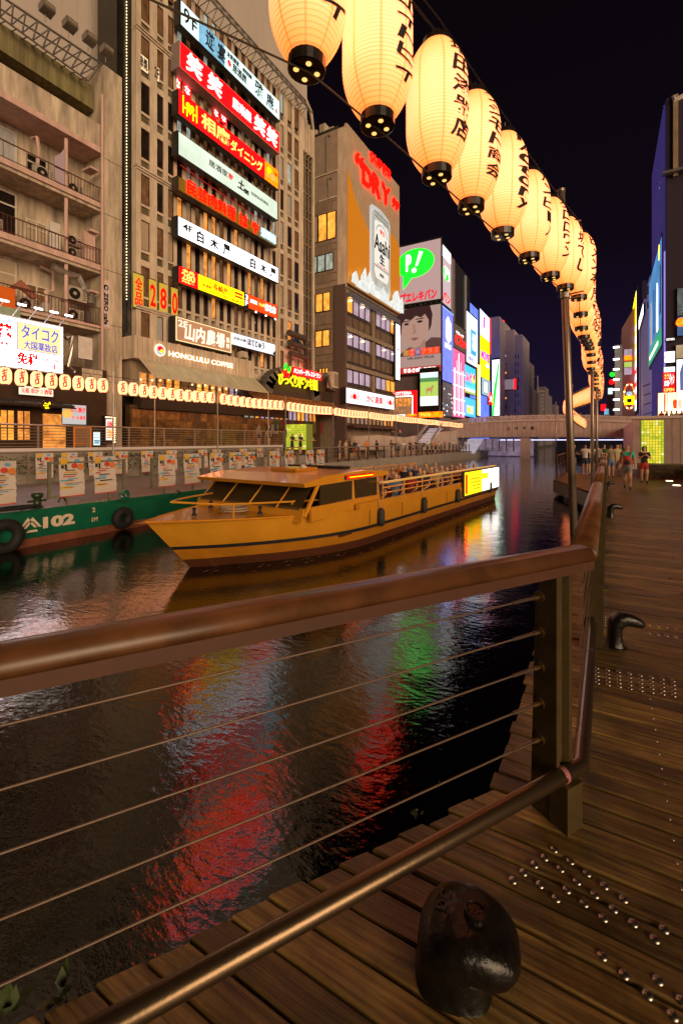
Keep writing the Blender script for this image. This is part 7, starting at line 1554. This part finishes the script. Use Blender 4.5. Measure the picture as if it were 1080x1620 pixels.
def pose_mesh(pose, fingers):
    """one continuous skinned body, 1 m = full height unit; returns shared mesh with slots skin, hair, shirt, trousers, shoes"""
    if (pose, fingers) in _PM: return _PM[(pose, fingers)]
    H = 1.0; V = {}; Eg = []
    def j(n, x, y, z, r): V[n] = (x, y, z, r)
    seat = pose.startswith('sit'); hz = .53
    j('pel', 0, 0, hz, .072); j('belly', 0, -.004, .60, .066); j('chest', 0, -.004, .70, .078); j('sho', 0, 0, .79, .064); j('neck', 0, .0, .845, .030); j('jaw', 0, -.012, .885, .040); j('head', 0, -.002, .930, .058); j('crown', 0, .004, .975, .038)
    j('nose', 0, -.058, .915, .010)
    Eg += [('pel', 'belly'), ('belly', 'chest'), ('chest', 'sho'), ('sho', 'neck'), ('neck', 'jaw'), ('jaw', 'head'), ('head', 'crown'), ('head', 'nose')]
    for sg, S in ((1, 'r'), (-1, 'l')):
        st = {'walk': (.12, .10), 'stand': (.0, .0), 'lean': (.0, .0), 'sit': (0, 0), 'phone': (.04, .03)}.get(pose, (0, 0)); f = sg * st[0]
        if seat:
            j('hip' + S, sg * .05, -.01, .50, .062); j('kne' + S, sg * .055, -.24, .50, .042); j('cal' + S, sg * .055, -.25, .38, .036); j('ank' + S, sg * .055, -.24, .26, .022); j('toe' + S, sg * .058, -.33, .245, .02)
        else:
            j('hip' + S, sg * .048, 0, .49, .058); j('kne' + S, sg * .052, -.012 - f * .7, .28, .038); j('cal' + S, sg * .052, .006 - f * .35 + abs(f) * .1, .18, .034); j('ank' + S, sg * .052, .012 - f * .5 + (.10 if pose == 'walk' and sg < 0 else 0), .045 + (.03 if pose == 'walk' and sg < 0 else 0), .020); j('toe' + S, sg * .058, -.065 - f * .5 + (.10 if pose == 'walk' and sg < 0 else 0), .018 + (.012 if pose == 'walk' and sg < 0 else 0), .020)
        j('shd' + S, sg * .098, 0, .80, .040)
        if pose in ('lean', 'sit'): el = (sg * .135, -.05, .66); wr = (sg * .085, -.17, .66 if pose == 'lean' else .60)
        elif pose == 'phone': el = (sg * .125, -.02, .66); wr = (sg * .045, -.13, .735)
        elif pose == 'walk': el = (sg * .128, .01 + sg * .03, .645); wr = (sg * .140, -.04 + sg * .06, .52)
        else: el = (sg * .125, .012, .645); wr = (sg * .128, -.02, .52)
        j('elb' + S, *el, .030); j('wri' + S, *wr, .018); w = Vector(wr); d = (w - Vector(el)).normalized(); pm = w + d * .035; j('pal' + S, *pm, .019)
        Eg += [('pel', 'hip' + S), ('hip' + S, 'kne' + S), ('kne' + S, 'cal' + S), ('cal' + S, 'ank' + S), ('ank' + S, 'toe' + S), ('sho', 'shd' + S), ('shd' + S, 'elb' + S), ('elb' + S, 'wri' + S), ('wri' + S, 'pal' + S)]
        side = d.cross(Vector((1, 0, 0))).normalized() * .010
        if fingers:
            for k in range(4):
                o_ = side * (k - 1.5); ln = (.036, .042, .040, .031)[k]; a = pm + o_ + d * .014; c = a + d * ln * .55 + Vector((-sg * .003, 0, 0)); e_ = c + d * ln * .45 + Vector((-sg * .010, 0, 0))
                j(f'f{k}a' + S, *a, .0062); j(f'f{k}b' + S, *c, .0055); j(f'f{k}c' + S, *e_, .0045); Eg.extend([('pal' + S, f'f{k}a' + S), (f'f{k}a' + S, f'f{k}b' + S), (f'f{k}b' + S, f'f{k}c' + S)])
        a = w + side * 1.9 + d * .018; c = a + side * .6 + d * .02; j('tha' + S, *a, .007); j('thb' + S, *c, .0055); Eg += [('wri' + S, 'tha' + S), ('tha' + S, 'thb' + S)]
        if not fingers: e_ = pm + d * .038 + Vector((-sg * .006, 0, 0)); j('fin' + S, *e_, .010); Eg += [('pal' + S, 'fin' + S)]
    nm = list(V); me = bpy.data.meshes.new('b'); me.from_pydata([V[n][:3] for n in nm], [(nm.index(a), nm.index(b_)) for a, b_ in Eg], [])
    o = bpy.data.objects.new('b', me); COL.objects.link(o); md = o.modifiers.new('k', 'SKIN'); o.modifiers.new('s', 'SUBSURF').levels = 1
    for i, n in enumerate(nm): me.skin_vertices[0].data[i].radius = (V[n][3], V[n][3] * (.80 if n in ('chest', 'belly', 'pel') else 1)); 
    me.skin_vertices[0].data[0].use_root = True
    for n in ('chest', 'belly', 'pel', 'sho'): me.skin_vertices[0].data[nm.index(n)].radius = (V[n][3] * 1.12, V[n][3] * .80)
    dg = bpy.context.evaluated_depsgraph_get(); out = bpy.data.meshes.new_from_object(o.evaluated_get(dg)); bpy.data.objects.remove(o); out.name = 'body'
    for _ in range(5): out.materials.append(skin)
    segs = [(Vector(V[a][:3]), Vector(V[b_][:3]), a, b_) for a, b_ in Eg]
    zl_ = .24 if not seat else 9
    for p in out.polygons:
        c = p.center; best = None; bd_ = 9
        for a, b_, na, nb in segs:
            ab_ = b_ - a; t_ = max(0, min(1, (c - a).dot(ab_) / ab_.length_squared)); d_ = (c - a - ab_ * t_).length
            if d_ < bd_: bd_ = d_; best = (na, nb, t_)
        na, nb, t_ = best; m = 0
        if nb[:3] in ('toe',) or (nb[:3] == 'ank' and t_ > .85): m = 4
        elif nb in ('belly', 'chest', 'sho') or nb[:3] == 'shd': m = 2 if c.z > .555 else 3
        elif nb[:3] == 'elb': m = 2 if t_ < .55 else 0
        elif nb[:3] in ('hip', 'kne'): m = 3 if (nb[:3] == 'hip' or t_ < (.62 if not seat else .8)) else 0
        elif nb in ('head', 'jaw', 'crown') and (c.z > .955 or (c.y > .012 and c.z > .88)): m = 1
        p.material_index = m; p.use_smooth = True
    _PM[(pose, fingers)] = out; return out
def person(p, h, rz, label, pose='stand', shirt='white', pants='black', shoe='black', hair=None, group=None, sk=None, fingers=False, long_hair=False, trousers=False):
    me = pose_mesh(pose, fingers); o = bpy.data.objects.new('person', me); COL.objects.link(o); o.location = p; o.scale = (h, h, h); o.rotation_euler.z = rz
    for i, m in enumerate((sk or RND.choice((skin, skin2)), hair or RND.choice((hair_b, hair_b, hair_br)), CL[shirt], CL[pants], CL[shoe])): o.material_slots[i].link = 'OBJECT'; o.material_slots[i].material = m
    tag(o, label, 'person', group); ORG[o.name] = Vector(p)
    if long_hair:
        b = MB(); b.lathe((0, .014, .83), [(.030, 0), (.052, .02), (.060, .07), (.062, .11), (.048, .145), (.02, .158)], 12)
        b.v = [(x, y if y > -.02 else -.02 - (y + .02) * -.1, z) for x, y, z in b.v]
        hm = b.mesh('hair', hair or hair_b, (0, 0, 0)); ho = bpy.data.objects.new('hair', hm); COL.objects.link(ho); ho.parent = o
    return o
# near walkers on the boardwalk (body front is -Y: walking towards the camera)
q = onZ(613, 775, 0)
man = person(onZ(992, 775, 0), 1.60, math.radians(-4), 'man in teal shirt and grey shorts walking with a red backpack on his front', 'walk', 'teal', 'grey', 'black', hair_b, sk=skin, fingers=True)
def child(parent, mb, name, mat, smooth=True):
    me = mb.mesh(name, mat, (0, 0, 0)); me.polygons.foreach_set('use_smooth', [smooth] * len(me.polygons)); o = bpy.data.objects.new(name, me); COL.objects.link(o); o.parent = parent; return o
bpk = thing('backpack', 'red and dark backpack worn by the man in the teal shirt', 'backpack', man.location + Vector((0, 0, .86))); bpk.scale = (1.6,) * 3; bpk.rotation_euler.z = man.rotation_euler.z
b = MB(); b.lathe((0, 0, 0), [(.03, .0), (.075, .02), (.082, .08), (.078, .15), (.05, .19), (.01, .20)], 12); b.v = [(x, -.105 + y * .55, z) for x, y, z in b.v]; child(bpk, b, 'bag', CL['red'])
b = MB(); b.lathe((0, 0, .02), [(.01, 0), (.05, .01), (.056, .05), (.04, .09), (.01, .10)], 10); b.v = [(x, -.150 + y * .35, z) for x, y, z in b.v]; child(bpk, b, 'pocket', CL['black'])
for sg in (1, -1): b = MB(); b.tube([(sg * .045, -.115, .17), (sg * .072, -.085, .235), (sg * .078, -.02, .292), (sg * .078, .05, .27)], .011, 6); child(bpk, b, 'strap', CL['red'])
wmn = person(onZ(1019, 765, 0), 1.50, math.radians(6), 'woman with long dark hair in dark top and red shorts looking at a phone', 'phone', 'black', 'red', 'black', hair_b, sk=skin2, fingers=True, long_hair=True)
b = MB(); b.box(-.022, .022, -.162, -.154, .755, .80); ph_ = thing('phone', 'small phone held up by the woman in red shorts', 'phone', wmn.location); ph_.scale = (1.5,) * 3; child(ph_, b, 'phone_body', dark, False)
for i, (px, py, c1, c2, pose, rz, lab) in enumerate(((966, 757, 'olive', 'blue', 'stand', 3.3, 'person in grey-green shirt and jean shorts standing behind the handrail end'), (925, 752, 'white', 'navy', 'lean', 3.0, 'person in white shirt and navy shorts seen from behind at the dock rail'), (935, 752, 'white', 'navy', 'stand', 3.2, 'second white shirted person beside the dock rail, nearer the pole'), (945, 751, 'grey', 'black', 'stand', 3.4, 'person in pale grey shirt between two lantern poles'), (955, 749, 'green', 'beige', 'stand', 2.6, 'person in dark green top just behind the handrail end'), (976, 752, 'beige', 'beige', 'walk', .4, 'blurred person in pale beige walking beside the man in teal'), (981, 748, 'green', 'white', 'stand', .2, 'person in muted green behind the man in teal'), (907, 750, 'black', 'white', 'lean', 2.2, 'dark haired person leaning at the left of the dock platform'))):
    person(onZ(px, py, 0), 1.55, rz, lab, pose, c1, c2, 'white' if i % 2 else 'black')
b = MB(); 
railing('dock_railing', 'brown railing along the edge of the dock platform', -1.9, 22.0, 26.5, 0, 1.05, 2, 1.6, mat=rail_d)
sp = person(Vector((2.95, 16.6, -.02)), 1.6, math.radians(-100), 'person in dark trousers and green shoes sitting on the low stone wall', 'sit', 'black', 'black', 'green', hair_b)
for (px, py) in ((1058, 735), (1064, 736), (1072, 735), (1077, 734)):
    k = px; q = onY(px, 712, 23.0); person(Vector((max(3.7, q.x), 22.5 + (k % 3) * .8, .55 - .40)), 1.45, 1.9, {1058: 'person in pink top sitting behind the pale railing, leftmost', 1064: 'person with a light cap sitting behind the pale railing', 1072: 'person in patterned pink sitting behind the pale railing', 1077: 'dark haired person at the right end of the pale railing'}[k], 'sit', {1058: 'white', 1064: 'pink', 1072: 'pink', 1077: 'white'}[k], 'black')
# promenade crowd on the far bank: photo column of each figure
crowd = [(404, 'grey', 'navy', 'lean', 'person in grey tee and navy shorts at the far rail, left of the pale-shirted one'), (428, 'beige', 'black', 'stand', 'person in pale beige top beside the grey-shirted person at the far rail'), (437, 'black', 'black', 'lean', 'dark dressed person behind the beige-topped one'), (444, 'black', 'grey', 'stand', 'person in black and grey left of the green glass pillar foot'), (454, 'white', 'red', 'stand', 'person in white top and red at the far rail'), (465, 'white', 'black', 'stand', 'person in white between red and orange clothed people')]
def far(px, X, z, h, rz, lab, pose, c1, c2, lh=False, group=None): return person(Vector((X, onX(px, 700, X).y, z)), h, rz, lab, pose, c1, c2, group=group, long_hair=lh)
ppl = [(537, 'grey', 'navy', 'stand', 'person in grey tee and navy shorts, leftmost at the promenade rail'), (547, 'beige', 'beige', 'stand', 'person in beige just right of the grey-shirted leftmost one'), (556, 'black', 'black', 'lean', 'dark dressed person leaning on the promenade rail'), (561, 'black', 'red', 'stand', 'person in black and red by the promenade rail'), (568, 'white', 'black', 'stand', 'person in white top alone left of the orange one'), (580, 'orange', 'beige', 'stand', 'person in orange top standing by a small bright light'), (596, 'black', 'black', 'stand', 'long haired person in black standing alone at the promenade rail'),
       (619, 'black', 'white', 'lean', 'long haired person at the left of the dense crowd'), (626, 'navy', 'grey', 'lean', 'person in navy in the left of the dense crowd'), (630, 'grey', 'black', 'stand', 'grey clothed person in the left of the dense crowd'), (638, 'white', 'beige', 'stand', 'pale clothed person standing by the lamp post in the crowd'), (648, 'black', 'black', 'lean', 'black clothed person right of the lamp post'), (653, 'pink', 'black', 'lean', 'person in pink leaning among the crowd'), (658, 'black', 'navy', 'lean', 'person in black and navy at the middle of the crowd'), (664, 'grey', 'black', 'stand', 'person in grey at the middle of the crowd'), (670, 'black', 'white', 'lean', 'person in black over white leaning in the crowd'), (676, 'white', 'black', 'stand', 'person in white at the middle of the crowd'), (682, 'beige', 'olive', 'lean', 'person in beige beside the white-shirted one'), (688, 'orange', 'black', 'stand', 'person in orange top in the dense crowd'), (694, 'white', 'navy', 'stand', 'person in white right of the orange-topped one'), (703, 'red', 'black', 'stand', 'person in red top in the crowd'), (711, 'black', 'black', 'stand', 'person in black right of the red-topped one'), (717, 'white', 'blue', 'stand', 'person in white and blue near the crowd end'), (728, 'navy', 'white', 'stand', 'person in navy near the lit underpass'), (735, 'white', 'black', 'stand', 'person in white near the lit underpass'), (741, 'blue', 'black', 'lean', 'person in blue leaning near the lit underpass'), (749, 'black', 'white', 'stand', 'person in black before the white stair lights'), (756, 'blue', 'blue', 'stand', 'person all in blue before the white stair lights'), (763, 'orange', 'black', 'stand', 'orange clothed person before the white stair lights'), (771, 'black', 'navy', 'stand', 'dark person below the bridge lettering')]
for px, c1, c2, pose, lab in ppl: far(px, -16.5 - RND.uniform(0, .5) * (1 if px < 640 else 1.6), .22, RND.uniform(1.42, 1.6), math.radians(80 + RND.uniform(-40, 40)), lab, pose, c1, c2, 'long haired' in lab)
for px, X, c1, c2, pose, lab in ((462, -17.6, 'black', 'black', 'lean', 'dark haired person in black, left of three before the green pillar'), (475, -17.6, 'black', 'black', 'lean', 'man in black tee in the middle before the green pillar'), (492, -17.6, 'beige', 'grey', 'lean', 'person in pale top with raised arm right of the green pillar'), (409, -19.5, 'grey', 'navy', 'stand', 'blurred grey person walking on the far terrace left of the notice'), (425, -19.8, 'black', 'black', 'stand', 'blurred dark person walking behind the notice sheet'), (620, -19.0, 'black', 'black', 'lean', 'person in black high on the ramp wall behind the crowd'), (632, -19.0, 'pink', 'black', 'lean', 'second person on the ramp wall behind the crowd')):
    z = 1.30 if px < 430 else (.30 if px < 600 else 1.6); z = .72 if px in (462, 475, 492) else z; far(px, X, z, 1.5, math.radians(85), lab, pose, c1, c2)
MB().box(-18.2, -17.2, 20.6, 25.0, .215, .72).build('bench_step', paving, kind='structure')
MB().box(-19.4, -18.6, onX(605, 690, -19).y, onX(650, 690, -19).y, .22, 1.6).build('landing_step', rw, kind='structure')
# people on the bridge: only heads and shoulders clear the railing
col_ = list(CL); ig = 0
for k in range(54):
    px = 700 + k * 5.6 + RND.uniform(-2, 2); 
    if px > 1000: break
    q = onY(px, ip(prof_t, px), YBR + 1.2); c1 = RND.choice(['red', 'black', 'pink', 'white', 'grey', 'navy', 'orange', 'black', 'beige'])
    person(q + Vector((0, RND.uniform(0, 2), -1.17)), RND.uniform(1.45, 1.62), RND.uniform(0, 6.28), f'{ordinal(k + 1)} person from the left on the bridge, {c1} top above its railing', 'stand', c1, 'black', group='people crossing the bridge')
for k in range(5): q = onY(1046 + k * 8, 660, 42); person(q + Vector((0, 0, -.95)), 1.5, RND.uniform(0, 6), f'{ordinal(k + 1)} person from the left behind the wall top under the shops', 'stand', RND.choice(col_), 'black')
# passengers
pc = ['white', 'navy', 'orange', 'grey', 'red', 'black', 'beige', 'blue', 'pink']
k = 0
for row in range(9):
    for t_ in (1.2, .62, -.45, -1.15):
        if RND.random() < .88:
            k += 1; c1 = pc[k % 9]; q = bp_(.9 + row * .95, t_, -.72)
            person(q, 1.55, math.radians(RND.uniform(-25, 25)) - BH + (math.pi * 0), f'boat passenger in {c1} top, {ordinal(row + 1)} row from the stern, {dict(zip((1.2, .62, -.45, -1.15), ("nearest seat", "second seat", "third seat", "farthest seat")))[t_]}', 'sit', c1, 'black')
person(bp_(10.2, .4, -.32), 1.02, 0, 'boat skipper in dark clothes standing at the wheelhouse', 'stand', 'navy', 'black')
